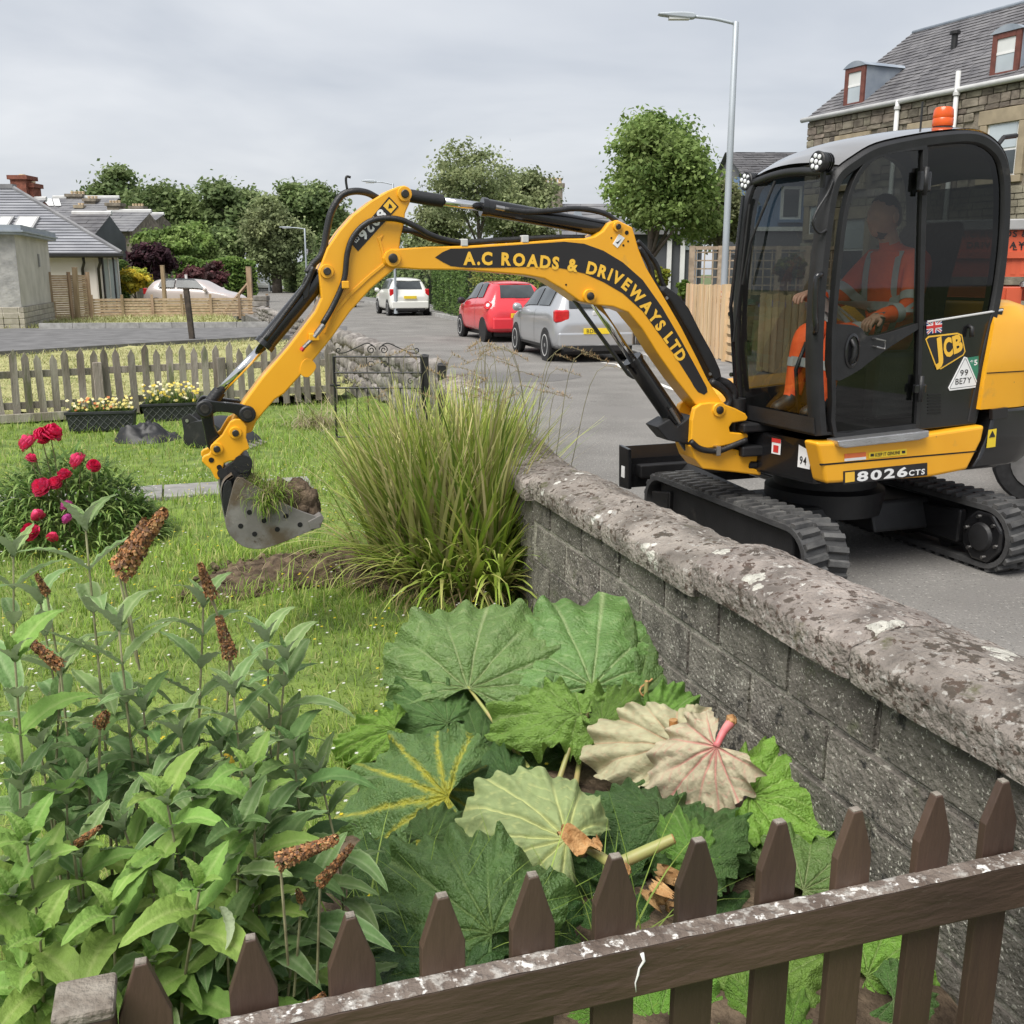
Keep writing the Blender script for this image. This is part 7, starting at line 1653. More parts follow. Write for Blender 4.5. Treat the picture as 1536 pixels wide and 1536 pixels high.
for x in (1.55,TL+0.9):
    for y in (0.1,1.8):mb=MB();mb.lathe([(0.25,-0.1),(0.42,-0.1),(0.44,-0.06),(0.44,0.06),(0.42,0.1),(0.25,0.1)],(x,y,0.44),(0,1,0),28);wh=tr(mb,'wheel','tyre',smooth=40);mb=MB();mb.lathe([(0.26,-0.11),(0.24,-0.04),(0.1,-0.03),(0.09,-0.11),(0.02,-0.11)],(x,y,0.44),(0,1,0),24);tr(mb,'rim','steel',wh,smooth=40)
# plant trailer wheel close behind the machine
p=PY(1562,690,7.35);t=thing('trailer','plant trailer with silver rimmed wheel right behind the excavator tracks','trailer',(p.x,7.35,0));TRL=Frame((p.x,7.35,0),xdir=(0.93,-0.36))
mb=MB();mb.lathe([(0.20,-0.09),(0.31,-0.09),(0.33,-0.06),(0.33,0.06),(0.31,0.09),(0.2,0.09)],(0,0,0.36),(0,1,0),28);w1=mb.build('wheel','tyre',t,M=TRL.M,smooth=40)
mb=MB();mb.lathe([(0.21,-0.10),(0.20,-0.03),(0.12,-0.05),(0.06,-0.09),(0.02,-0.09)],(0,0,0.36),(0,1,0),24);mb.build('rim','steel',w1,M=TRL.M,smooth=40)
mb=MB();mb.box2((-0.15,0.15,0.42),(2.6,1.5,0.52));mb.build('bed','black_matt',t,M=TRL.M,bevel=0.01)
mb=MB();mb.prism(sp2([(-0.42,0.40),(-0.30,0.66),(0,0.76),(0.3,0.66),(0.42,0.40),(0.36,0.4),(0.0,0.71),(-0.36,0.40)],3,True),-0.12,0.14);mb.build('mudguard','truck_grey',t,M=TRL.M)
mb=MB();mb.lathe([(0.33,-0.09),(0.33,0.09)],(0.75,0,0.36),(0,1,0),24);mb.build('wheel','tyre',t,M=TRL.M,smooth=40)
# ================================================================== the operator, seated in the cab
pe=thing('person','operator in orange high visibility jacket and trousers seated at the excavator controls','person',HF.w(0.0,0.31,1.22))
def hx(px,py,y):q=HF.px(px,py,y);return Vector((q[0],y,q[1]))
head=hx(1306,318,0.24);neck=hx(1318,350,0.24);
J={'pelvis':Vector((-0.13,0.24,1.33)),'waist':Vector((-0.15,0.24,1.48)),'chest':Vector((-0.14,0.24,1.66)),'neckb':Vector((-0.105,0.24,1.80)),'neck':Vector((-0.075,0.24,1.86)),'skull':Vector((-0.04,0.24,1.955)),
     'hip_l':Vector((-0.08,0.34,1.31)),'knee_l':Vector((0.36,0.37,1.36)),'ank_l':Vector((0.42,0.36,0.96)),'toe_l':Vector((0.56,0.36,0.91)),'hip_r':Vector((-0.08,0.14,1.31)),'knee_r':Vector((0.36,0.10,1.36)),'ank_r':Vector((0.42,0.10,0.96)),'toe_r':Vector((0.56,0.10,0.91)),
     'sh_l':Vector((-0.13,0.42,1.745)),'el_l':Vector((-0.03,0.49,1.48)),'wr_l':Vector((0.18,0.50,1.455)),'sh_r':Vector((-0.13,0.06,1.745)),'el_r':Vector((0.06,0.0,1.52)),'wr_r':Vector((0.30,0.06,1.555))}
RAD={'pelvis':0.15,'waist':0.145,'chest':0.155,'neckb':0.075,'neck':0.052,'skull':0.06,'hip_l':0.10,'hip_r':0.10,'knee_l':0.075,'knee_r':0.075,'ank_l':0.055,'ank_r':0.055,'toe_l':0.04,'toe_r':0.04,'sh_l':0.085,'sh_r':0.085,'el_l':0.062,'el_r':0.062,'wr_l':0.042,'wr_r':0.042}
E=[('pelvis','waist'),('waist','chest'),('chest','neckb'),('neckb','neck'),('neck','skull'),('pelvis','hip_l'),('hip_l','knee_l'),('knee_l','ank_l'),('ank_l','toe_l'),('pelvis','hip_r'),('hip_r','knee_r'),('knee_r','ank_r'),('ank_r','toe_r'),('chest','sh_l'),('sh_l','el_l'),('el_l','wr_l'),('chest','sh_r'),('sh_r','el_r'),('el_r','wr_r')]
def add_hand(side,w,f,up,curl):
    """palm and five fingers from the wrist w, pointing along f"""
    f=f.normalized();up=(up-f*up.dot(f)).normalized();sd=f.cross(up);k='h'+side
    J[k+'p']=w+f*0.05;RAD[k+'p']=0.032;E.append(('wr_'+side,k+'p'))
    for i,(o,ln) in enumerate(((-0.030,0.062),(-0.010,0.072),(0.011,0.068),(0.030,0.052))):
        base=w+f*0.085+sd*o;a=base+f*ln*0.45-up*ln*0.25*curl;b=a+f*ln*0.1-up*ln*0.5*curl
        for nm,p,r_ in (('a',base,0.0105),('b',a,0.0095),('c',b,0.0075)):J[k+nm+str(i)]=p;RAD[k+nm+str(i)]=r_
        E.extend([(k+'p',k+'a'+str(i)),(k+'a'+str(i),k+'b'+str(i)),(k+'b'+str(i),k+'c'+str(i))])
    t1=w+f*0.045-sd*0.045-up*0.012;t2=t1+f*0.035-up*0.022
    J[k+'t1']=t1;J[k+'t2']=t2;RAD[k+'t1']=0.012;RAD[k+'t2']=0.009;E.extend([(k+'p',k+'t1'),(k+'t1',k+'t2')])
add_hand('l',J['wr_l'],Vector((0.9,0.1,-0.25)),Vector((0,0,1)),1.0);add_hand('r',J['wr_r'],Vector((1,0.25,0.05)),Vector((0,0,1)),1.0)
for _k in J:J[_k]=J[_k]+Vector((0,0.07,0))
names=list(J);me=bpy.data.meshes.new('body');me.from_pydata([tuple(J[k]) for k in names],[(names.index(a),names.index(b)) for a,b in E],[]);o=bpy.data.objects.new('body',me);COL.objects.link(o)
md=o.modifiers.new('skin','SKIN');md.use_smooth_shade=True
for i,k in enumerate(names):me.skin_vertices[0].data[i].radius=(RAD[k],RAD[k]);me.skin_vertices[0].data[i].use_root=(k=='pelvis')
o.modifiers.new('sub','SUBSURF').levels=2
dg=bpy.context.evaluated_depsgraph_get();bme=bpy.data.meshes.new_from_object(o.evaluated_get(dg));bpy.data.objects.remove(o)
# head shaped from a ball joined into the same mesh
bm=bmesh.new();bm.from_mesh(bme);hc=Vector((-0.028,0.31,1.985));r0=bmesh.ops.create_icosphere(bm,subdivisions=4,radius=1.0)
for v in r0['verts']:
    x,y,z=v.co;fx_=x
    p=Vector((x*0.098,y*0.078,z*0.122))
    if z<-0.1:p.x*=1.0+0.10*(-z)*(1 if x>0 else-2.2);p.y*=1-0.28*(-z)
    if x>0.5:                                       # brow, eye sockets, nose, mouth, chin
        p.x+=0.024*math.exp(-((y*3.4)**2))*math.exp(-((z+0.12)*4.2)**2)-0.012*(math.exp(-((abs(y)-0.36)*6)**2)*math.exp(-((z-0.05)*7)**2))+0.006*math.exp(-((z-0.22)*8)**2)-0.006*math.exp(-((z+0.47)*14)**2)*math.exp(-(y*3)**2)+0.008*math.exp(-((z+0.78)*5)**2)
    v.co=hc+p
for s_ in (-1,1):
    r1=bmesh.ops.create_icosphere(bm,subdivisions=2,radius=1.0)
    for v in r1['verts']:v.co=hc+Vector((-0.012+v.co.x*0.022,s_*(0.078+v.co.y*0.010),0.0+v.co.z*0.034))
bm.to_mesh(bme);bm.free()
bme.transform(HF.M);bme.transform(Matrix.Translation(-wloc(pe)));bo=link('body',bme,None,pe);bme.materials.clear()
for k in ('hi_vis','skin','black_matt'):bme.materials.append(MATS[k])
inv=HF.M.inverted()@Matrix.Translation(wloc(pe));skin_j=[J[k] for k in names if k.startswith('h') and k[1] in 'lr' and not k.startswith('hip')]
for p in bme.polygons:
    p.use_smooth=True;c=inv@p.center
    if c.z>1.845 or min((c-q).length for q in skin_j)<0.036:p.material_index=1
    elif c.z<1.0:p.material_index=2
bm=bmesh.new();bmesh.ops.create_icosphere(bm,subdivisions=4,radius=1.0)
for v in bm.verts:
    x,y,z=v.co;lift=1.06+0.03*mnoise.noise(v.co*9);v.co=Vector((x*0.098,y*0.078,z*0.122))*lift+hc
bmesh.ops.delete(bm,geom=[v for v in bm.verts if (v.co-hc).z<0.05 and (v.co-hc).x>-0.02 or (v.co-hc).z<-0.05 or ((v.co-hc).x>0.055 and (v.co-hc).z<0.08)],context='VERTS')
hme=bpy.data.meshes.new('hair');bm.to_mesh(hme);bm.free();shade(hme);hme.transform(HF.M);hme.transform(Matrix.Translation(-wloc(pe)));link('hair',hme,'hair',pe)
bm=bmesh.new();bmesh.ops.create_icosphere(bm,subdivisions=3,radius=1.0)
for v in bm.verts:x,y,z=v.co;v.co=Vector((x*0.104+0.004,y*0.070,z*0.122))+hc
bmesh.ops.delete(bm,geom=[v for v in bm.verts if (v.co-hc).z>-0.068 or (v.co-hc).x<-0.01],context='VERTS')
hme=bpy.data.meshes.new('beard');bm.to_mesh(hme);bm.free();shade(hme);hme.transform(HF.M);hme.transform(Matrix.Translation(-wloc(pe)));link('beard',hme,'hair',pe)
# reflective bands, wrapped round the body surface
def band(c,axis,ra,rb,wd,nm='reflective_band'):
    ax=Vector(axis).normalized();u=ax.orthogonal().normalized() if abs(ax.y)>.9 else (Vector((0,1,0))-ax*ax.y).normalized();v=ax.cross(u);c=Vector(c);mb=MB();n=28;vs=[]
    for i in range(n):
        a=2*math.pi*i/n
        for h in (-wd/2,wd/2):
            q=c+u*math.cos(a)*0.4+v*math.sin(a)*0.4+ax*h;ql=HF.M@q-wloc(pe);cl=HF.M@(c+ax*h)-wloc(pe)
            hit,p,nr,_=bo.ray_cast(ql,(cl-ql).normalized(),distance=0.4)
            vs.append(p+nr*0.004 if hit else cl+(ql-cl).normalized()*ra)
    mb.add(vs,[(2*i,2*((i+1)%n),2*((i+1)%n)+1,2*i+1) for i in range(n)]);me=mb.mesh(nm);me.materials.append(MATS['reflective']);oo=bpy.data.objects.new(nm,me);COL.objects.link(oo);oo.parent=pe;shade(me)
bpy.context.view_layer.update()
band((-0.15,0.31,1.50),(0,0,1),.15,.15,0.05)
for sd in ('l','r'):
    a,b=J['el_'+sd],J['wr_'+sd];band(a.lerp(b,0.5),b-a,.05,.05,0.05)
    a,b=J['sh_'+sd],J['el_'+sd];band(a.lerp(b,0.75),b-a,.07,.07,0.05)
    a,b=J['knee_'+sd],J['ank_'+sd];band(a.lerp(b,0.45),b-a,.06,.06,0.05);a,b=J['hip_'+sd],J['knee_'+sd];band(a.lerp(b,0.7),b-a,.08,.08,0.05)
for yy in (0.43,0.20):
    pts=[]
    for k in range(9):
        z=1.50+0.30*k/8;q=HF.M@Vector((0.5,yy,z))-wloc(pe);hit,p,nr,_=bo.ray_cast(q,(HF.M.to_3x3()@Vector((-1,0,0))))
        if hit:pts.append(p+nr*0.004)
    if len(pts)>2:
        sdv=HF.y*0.024;mb=MB();mb.add([q for p in pts for q in (p-sdv,p+sdv)],[(2*i,2*i+1,2*i+3,2*i+2) for i in range(len(pts)-1)]);me=mb.mesh('reflective_brace');me.materials.append(MATS['reflective']);oo=bpy.data.objects.new('reflective_brace',me);COL.objects.link(oo);oo.parent=pe
# ================================================================== plants
def rnd(n,a=0.0,b=1.0):return rng.uniform(a,b,n)
def blades(P,H,az,lean,wd,col,nseg=3,droop=0.6,fold=0.0):
    """grass-like blades: base points P (n,3), height, azimuth, lean (radians), width, colour per blade"""
    n=len(P);dirx=np.stack([np.cos(az),np.sin(az),0*az],1);side=np.stack([-np.sin(az),np.cos(az),0*az],1);V=[];C=[]
    pos=P.copy();ang=lean.copy()
    for i in range(nseg+1):
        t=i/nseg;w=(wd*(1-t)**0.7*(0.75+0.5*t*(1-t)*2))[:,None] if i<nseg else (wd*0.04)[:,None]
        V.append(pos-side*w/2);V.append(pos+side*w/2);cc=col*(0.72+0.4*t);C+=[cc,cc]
        if i<nseg:
            st=(H/nseg)[:,None];pos=pos+dirx*(np.sin(ang)[:,None]*st)+np.array([0,0,1.0])*(np.cos(ang)[:,None]*st);ang=ang+droop*(lean+0.15)*(1.0/nseg)*2.2
    k=2*(nseg+1);V=np.stack(V,1).reshape(-1,3);C=np.stack(C,1).reshape(-1,3);b=np.arange(n)[:,None]*k
    F=np.concatenate([b+np.array([[2*i,2*i+1,2*i+3,2*i+2]]) for i in range(nseg)],0);return V,F,C
def pick(cols,n,jit=0.12):
    c=np.array(cols)[rng.integers(0,len(cols),n)];return c*rng.uniform(1-jit,1+jit,(n,1))
def merge(parts):
    V,F,C,k=[],[],[],0
    for v,f,c in parts:V.append(v);F.append(f+k);C.append(c);k+=len(v)
    return np.concatenate(V),np.concatenate(F),np.concatenate(C)
def leafcards(C0,N0,size,col,asp=0.55):
    """pointed four-corner leaves with a fold, at centres C0 facing N0"""
    n=len(C0);r=rng.normal(size=(n,3));u=np.cross(N0,r);u /= np.linalg.norm(u,axis=1)[:,None]+1e-9;v=np.cross(N0,u);s=size[:,None]
    V=np.stack([C0-u*s*0.5,C0+v*s*asp*0.5+N0*s*0.06,C0+u*s*0.5,C0-v*s*asp*0.5+N0*s*0.06],1).reshape(-1,3)
    return V,np.arange(4*n).reshape(n,4),np.repeat(col,4,0)
def addstuff(name,parts,m,parent=None,kind='stuff',off=None):
    V,F,C=merge(parts)
    if off is not None:V=V-np.array(off)
    me=npmesh(name,V,F,C);o=link(name,me,m,parent);shade(me)
    if kind:tag(o,kind=kind)
    return o
mat('stem_wood',(0.17,0.16,0.08),0.8,col2=(0.33,0.32,0.18),scale=20,orand=.15)
# ---- lawn grass, sampled denser towards the viewer
G_COL=[(0.245,0.385,0.055),(0.30,0.455,0.07),(0.18,0.30,0.045),(0.41,0.50,0.12),(0.27,0.415,0.06),(0.50,0.49,0.20)]
rects=[(-3.6,1.6,1.5,4.0,2300),(-5.5,1.0,4.0,7.0,1500),(-8.0,0.3,7.0,10.0,800),(-11,-0.7,10.0,13.5,480),(-11,-1.8,13.5,16.2,300)]
parts=[];lawn_np=[(p[0],p[1]) for p in lawn_poly];clump_c=PZ(695,868,LAWN)
for x0,x1,y0,y1,dn in rects:
    n=int((x1-x0)*(y1-y0)*dn);x,y=rnd(n,x0,x1),rnd(n,y0,y1);vis=(np.abs(x/(y*0.98+0.2))<0.56);ok=inside(x,y,lawn_np)&vis
    d_in=inside(x,y,dugp);ok &= ~d_in|(rnd(n)<0.02);ok &= ~inside(x,y,bedp)|(rnd(n)<0.03)
    pl_=(PF.M.inverted()@Matrix.Identity(4));lx=(x-PF.o.x)*PF.x.x+(y-PF.o.y)*PF.x.y;ly=(x-PF.o.x)*PF.y.x+(y-PF.o.y)*PF.y.y;ok &= ~((np.abs(ly)<0.25)&(lx>-1.25)&(lx<4.0))
    x,y=x[ok],y[ok];n=len(x);patch=0.5+0.5*np.sin(1.3*x+0.7*np.sin(2.1*y))*np.sin(1.7*y+0.5);far_=np.clip((y-3)/9,0,1)
    P=np.stack([x,y,LAWN+wob(x,y)-0.01],1);H=rnd(n,0.035,0.10)*(0.7+0.7*patch)*(1+0.2*far_);tall=rnd(n)<0.03;H[tall]*=1.9
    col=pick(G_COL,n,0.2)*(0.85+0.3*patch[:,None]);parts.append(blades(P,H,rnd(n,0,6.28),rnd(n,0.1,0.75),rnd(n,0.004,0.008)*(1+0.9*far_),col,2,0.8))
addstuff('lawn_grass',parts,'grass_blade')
# daisies, buttercups
parts=[]
for colr,cnt,zones,sz in (((0.80,0.80,0.74),900,((-3.2,1.0,2.6,6.5),(-4.8,-0.3,6.0,9.6)),0.0095),((0.78,0.62,0.03),480,((-3.2,0.2,2.6,6.8),(-6,-0.5,6.5,11.5)),0.0095)):
    for z_ in zones:
        n=cnt // 2;cxn=rng.integers(0,14,n);cc=np.stack([rnd(14,z_[0],z_[1]),rnd(14,z_[2],z_[3])],1);x=np.where(rnd(n)<.6,cc[cxn,0]+rng.normal(0,.28,n),rnd(n,z_[0],z_[1]));y=np.where(rnd(n)<.6,cc[cxn,1]+rng.normal(0,.28,n),rnd(n,z_[2],z_[3]));ok=inside(x,y,lawn_np)&~inside(x,y,dugp);x,y=x[ok],y[ok];n=len(x)
        for a in (0,1.05,2.1):
            Cn=np.stack([x,y,LAWN+wob(x,y)+rnd(n,0.06,0.12)],1) if a==0 else Cn
            u=np.array([math.cos(a),math.sin(a),0.1])*sz;v=np.array([-math.sin(a),math.cos(a),0.1])*sz*0.45;V=np.stack([Cn-u,Cn+v,Cn+u,Cn-v],1).reshape(-1,3);parts.append((V,np.arange(4*n).reshape(n,4),np.tile(np.array(colr),(4*n,1))))
addstuff('lawn_flowers',parts,'petal')
# mown strip: hay-coloured cuttings
n=34000;x,y=rnd(n,-13,-2.2),rnd(n,12.5,28);ok=inside(x,y,[(p[0],p[1]) for p in mown])&~inside(x,y,[(p.x,p.y) for p in drv])&(np.abs(x/y)<0.56);x,y=x[ok],y[ok];n=len(x)
parts=[blades(np.stack([x,y,np.full(n,MZ)],1),rnd(n,0.06,0.16),rnd(n,0,6.28),rnd(n,0.4,1.35),rnd(n,0.012,0.022),pick([(0.50,0.47,0.23),(0.40,0.40,0.17),(0.30,0.35,0.11),(0.58,0.54,0.30)],n),2)]
n=9000;x,y=rnd(n,-20,-8),rnd(n,33.5,43.5);ok=inside(x,y,[(p[0],p[1]) for p in mown])&~inside(x,y,[(p.x,p.y) for p in drv]);x,y=x[ok],y[ok];n=len(x)
parts.append(blades(np.stack([x,y,np.full(n,MZ)],1),rnd(n,0.1,0.25),rnd(n,0,6.28),rnd(n,0.3,1.2),rnd(n,0.03,0.05),pick([(0.46,0.45,0.2),(0.34,0.38,0.13),(0.5,0.5,0.25)],n),2));addstuff('grass_cuttings',parts,'straw')
n=420;x,y=rnd(n,dugp[:,0].min(),dugp[:,0].max()),rnd(n,dugp[:,1].min(),dugp[:,1].max());ok=inside(x,y,dugp);x,y=x[ok],y[ok];n=len(x)
parts=[blades(np.stack([x,y,LAWN+wob(x,y)+.015],1),rnd(n,.05,.16),rnd(n,0,6.28),rnd(n,.9,1.5),rnd(n,.003,.007),pick([(.45,.38,.22),(.34,.27,.16),(.30,.38,.08),(.24,.34,.06)],n),2)]
ei=rng.integers(0,len(dugp),900);et_=rnd(900)[:,None];E_=dugp[ei]*(1-et_)+dugp[(ei+1)%len(dugp)]*et_+rng.normal(0,.07,(900,2));parts.append(blades(np.concatenate([E_,(LAWN+wob(E_[:,0],E_[:,1]))[:,None]],1),rnd(900,.06,.16),rnd(900,0,6.28),rnd(900,.2,.9),rnd(900,.005,.009),pick(G_COL,900),2));addstuff('turf_litter',parts,'grass_blade')
# ---- the tall grass clump by the wall
cl=thing('grass_clump','big clump of tall arching green and straw coloured grass against the wall','grass',(clump_c.x,clump_c.y+0.1,LAWN));cc=np.array([clump_c.x,clump_c.y+0.1,LAWN]);parts=[]
CC=[(0.28,0.38,0.07),(0.36,0.45,0.09),(0.44,0.50,0.13),(0.21,0.31,0.06),(0.58,0.55,0.25),(0.50,0.52,0.18),(0.60,0.52,0.28)]
for cnt,ctr,hr,rx,cols,ln,wd in ((1500,(.02,0.18,0),(0.85,1.32),(0.60,0.62),CC,(0.03,0.36),(0.020,0.042)),(430,(-0.2,0.3,0),(0.65,1.0),(0.5,0.5),CC+[(0.58,0.50,0.26)],(0.3,0.85),(0.016,0.030)),(560,(0.10,-0.25,0),(0.5,0.85),(0.48,0.32),[(0.33,0.44,0.07),(0.42,0.50,0.12),(0.22,0.33,0.05),(0.52,0.51,0.17)],(0.3,0.9),(0.024,0.042)),(520,(-0.05,-0.12,0),(0.2,0.6),(0.6,0.42),[(0.50,0.42,0.22),(0.40,0.31,0.16),(0.30,0.23,0.12)],(0.6,1.4),(0.010,0.020)),(480,(0.45,0.5,0),(0.6,0.95),(0.3,0.7),CC,(0.1,0.6),(0.018,0.034))):
    a=rnd(cnt,0,6.28);r_=np.sqrt(rnd(cnt));P=cc+np.stack([ctr[0]+rx[0]*r_*np.cos(a),ctr[1]+rx[1]*r_*np.sin(a),np.zeros(cnt)],1)
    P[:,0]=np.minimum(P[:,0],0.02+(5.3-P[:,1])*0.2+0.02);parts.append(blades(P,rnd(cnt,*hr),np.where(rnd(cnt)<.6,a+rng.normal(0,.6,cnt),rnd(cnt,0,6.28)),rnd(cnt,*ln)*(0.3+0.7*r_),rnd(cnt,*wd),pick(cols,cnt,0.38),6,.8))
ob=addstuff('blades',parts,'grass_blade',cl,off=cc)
mbs=MB();heads=[]
for i in range(44):
    a=random.uniform(0,6.28);r_=math.sqrt(random.random());x,y=0.55*r_*math.cos(a)+0.08,0.55*r_*math.sin(a)+0.2;h=random.uniform(1.05,1.42);lx,ly=random.uniform(-.3,.34),random.uniform(-.2,.2)
    pts=smoothpts([(x,y,0.2),(x+lx*.3,y+ly*.3,h*.6),(x+lx*.7,y+ly*.7,h),(x+lx*1.3+(.06 if lx>0 else-.06),y+ly,h-0.01)],4);mbs.tube(pts,[0.0028*(1-.6*k/(len(pts)-1)) for k in range(len(pts))],4);heads.append(pts[-4:])
mbs.build('stalks','stem_wood',cl)
parts=[]
for pts in heads:
    for k in range(14):
        t=k/13;p=pts[0].lerp(pts[-1],t);n=3;parts.append(blades(np.tile(np.array(p)+cc,(n,1))+rng.normal(0,.004,(n,3)),rnd(n,0.012,0.035),rnd(n,0,6.28),rnd(n,0.4,1.6),rnd(n,.005,.008),pick([(0.50,0.33,0.16),(0.42,0.27,0.13),(0.55,0.42,0.22)],n),1))
addstuff('seed_heads',parts,'straw',cl,off=cc)
# dry tuft by the gate and grass in the bucket
t=thing('dry_tuft','tangle of dry straw coloured grass between the picket fence and gate','grass',PZ(478,640,LAWN));o0=np.array(PZ(478,640,LAWN));n=420;a=rnd(n,0,6.28);r_=rnd(n,0,.42);P=o0+np.stack([r_*np.cos(a),r_*np.sin(a),0*a],1)
addstuff('blades',[blades(P,rnd(n,.25,.6),rnd(n,0,6.28),rnd(n,.3,1.3),rnd(n,.007,.014),pick([(0.46,0.38,0.24),(0.36,0.28,0.17),(0.3,0.32,.12),(.55,.48,.33)],n),5,1.2)],'straw',t,off=o0)
bs=thing('turf_load','clod of earth and torn turf held in the digging bucket','soil',BF.w(*[BF.px(425,752,0)[0],0,BF.px(425,752,0)[1]]));b0=Vector(bs.location)
for k,(px_,py_,s_) in enumerate(((404,746,.075),(430,746,.085),(452,740,.07),(388,740,.06),(440,760,.08),(464,756,.055),(418,732,.06),(446,728,.05),(462,740,.05),(380,732,.05))):
    for yy in (-0.09,0.07):q=BF.px(px_,py_,yy);o=link('clod',clod_mesh(s_,k*3.3+yy*9,'soil',3),None,bs);o.location=BF.w(q[0],yy,q[1]-.02)-b0;shade(o.data,60)
parts=[]
for px_,py_,yy,cnt in ((392,728,.12,260),(408,736,.17,260),(376,720,.08,160),(398,742,.19,200),(424,738,.12,90),(384,738,.14,120),(450,730,-.05,60)):
    q=BF.px(px_,py_,yy);P=np.tile(np.array(BF.w(q[0],yy,q[1]-.03)),(cnt,1))+rng.normal(0,.025,(cnt,3));parts.append(blades(P,rnd(cnt,.06,.17),rnd(cnt,0,6.28),rnd(cnt,.1,1.9),rnd(cnt,.003,.007),pick(G_COL+[(.4,.34,.2),(.3,.24,.15)],cnt),4,1.0))
addstuff('turf_blades',parts,'grass_blade',bs,off=np.array(b0))
# ---- leaf meshes with their own veins (colour attribute)
def leaf_mesh(name,m,L,Wd,base,vein,edge=None,fold=0.25,curl=0.5,nu=16,nv=8,rip=0.0025,seed=0,serr=0.0):
    V,F,C=[],[],[]
    for i in range(nu+1):
        t=i/nu;w=Wd*(math.sin(math.pi*min(1,t*0.93+0.035)**0.8))**0.9*(1 if t<1 else 0.02);a=curl*t*t
        for j in range(nv+1):
            s=2*j/nv-1;x=L*t;y=s*w/2*(1+(serr*(1 if (i%2) else-1) if abs(s)>.95 else 0));z=abs(s)*w*fold*(1-.5*t)+rip*math.sin(t*34+abs(s)*5+seed)*abs(s)
            V.append((x*math.cos(a*.5)-z*math.sin(a*.5)*.3,y,z*math.cos(a)-L*t*math.sin(a*.6)))
            side=abs(((t*11-abs(s)*2.2)%1)-.5)>.40;k=np.array(base)*(1+.12*mnoise.noise((x*40,y*40,seed)))
            k=k*.55+np.array(vein)*.45 if (j==nv // 2) else k*.86+np.array(vein)*.10 if side else k
            if edge is not None and abs(s)>.9:k=np.array(edge)
            C.append(k)
    F=[(i*(nv+1)+j,(i+1)*(nv+1)+j,(i+1)*(nv+1)+j+1,i*(nv+1)+j+1) for i in range(nu) for j in range(nv)]
    me=npmesh(name,np.array(V),np.array(F),np.array(C));me.materials.append(MATS[m]);shade(me);return me
mat('bud_leaf',(0.95,0.95,0.95),0.65,var=0.12,scale=18,attr='Col',trans=0.22,orand=0.20,bump=0.5,bscale=70,back=(0.36,0.43,0.26),spec=0.2)
grey_l=[leaf_mesh('leaf','bud_leaf',.125+.016*k,.040+.004*k,(0.185,0.295,0.105),(0.44,0.54,0.29),(0.34,0.44,0.22),.26,.05+.28*k,seed=k) for k in range(4)]
lime_l=[leaf_mesh('leaf','bud_leaf',.12+.02*k,.050+.005*k,(0.21,0.345,0.075),(0.40,0.50,0.18),None,.22,.3+.3*k,seed=9+k,rip=.003,serr=.04) for k in range(3)]
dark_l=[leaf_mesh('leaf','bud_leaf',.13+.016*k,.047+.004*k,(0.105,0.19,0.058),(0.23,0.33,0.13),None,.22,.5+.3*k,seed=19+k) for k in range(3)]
yel_l=[leaf_mesh('leaf','bud_leaf',.12,.04,(0.62,0.46,0.05),(0.5,0.45,.2),None,.3,1.0,seed=31)]
def flower_head(seed,L,r):
    n=int(900*L/.12);t=rnd(n);a=rnd(n,0,6.28);rr_=r*(1-t*.55)*(0.75+.35*rnd(n));P=np.stack([rr_*np.cos(a),rr_*np.sin(a),L*t],1);N0=np.stack([np.cos(a),np.sin(a),.5+0*a],1);N0 /= np.linalg.norm(N0,axis=1)[:,None]
    parts=[leafcards(P,N0+rng.normal(0,.5,(n,3)),rnd(n,.005,.010),pick([(0.50,0.22,0.085),(0.26,0.13,0.06),(0.54,0.32,0.14),(0.16,0.085,0.05)],n,.25),.7)]
    V,F,C=merge(parts);me=npmesh('flower_head',V,F,C);me.materials.append(MATS['straw']);return me
fh=[flower_head(i,*q) for i,q in enumerate(((.10,.017),(.13,.020),(.075,.016),(.05,.019)))]
def aim(fwd,up):
    f=Vector(fwd).normalized();s=Vector(up).cross(f)
    s=s.normalized() if s.length>1e-5 else f.orthogonal().normalized();u=f.cross(s);return Matrix((f,s,u)).transposed().to_4x4()
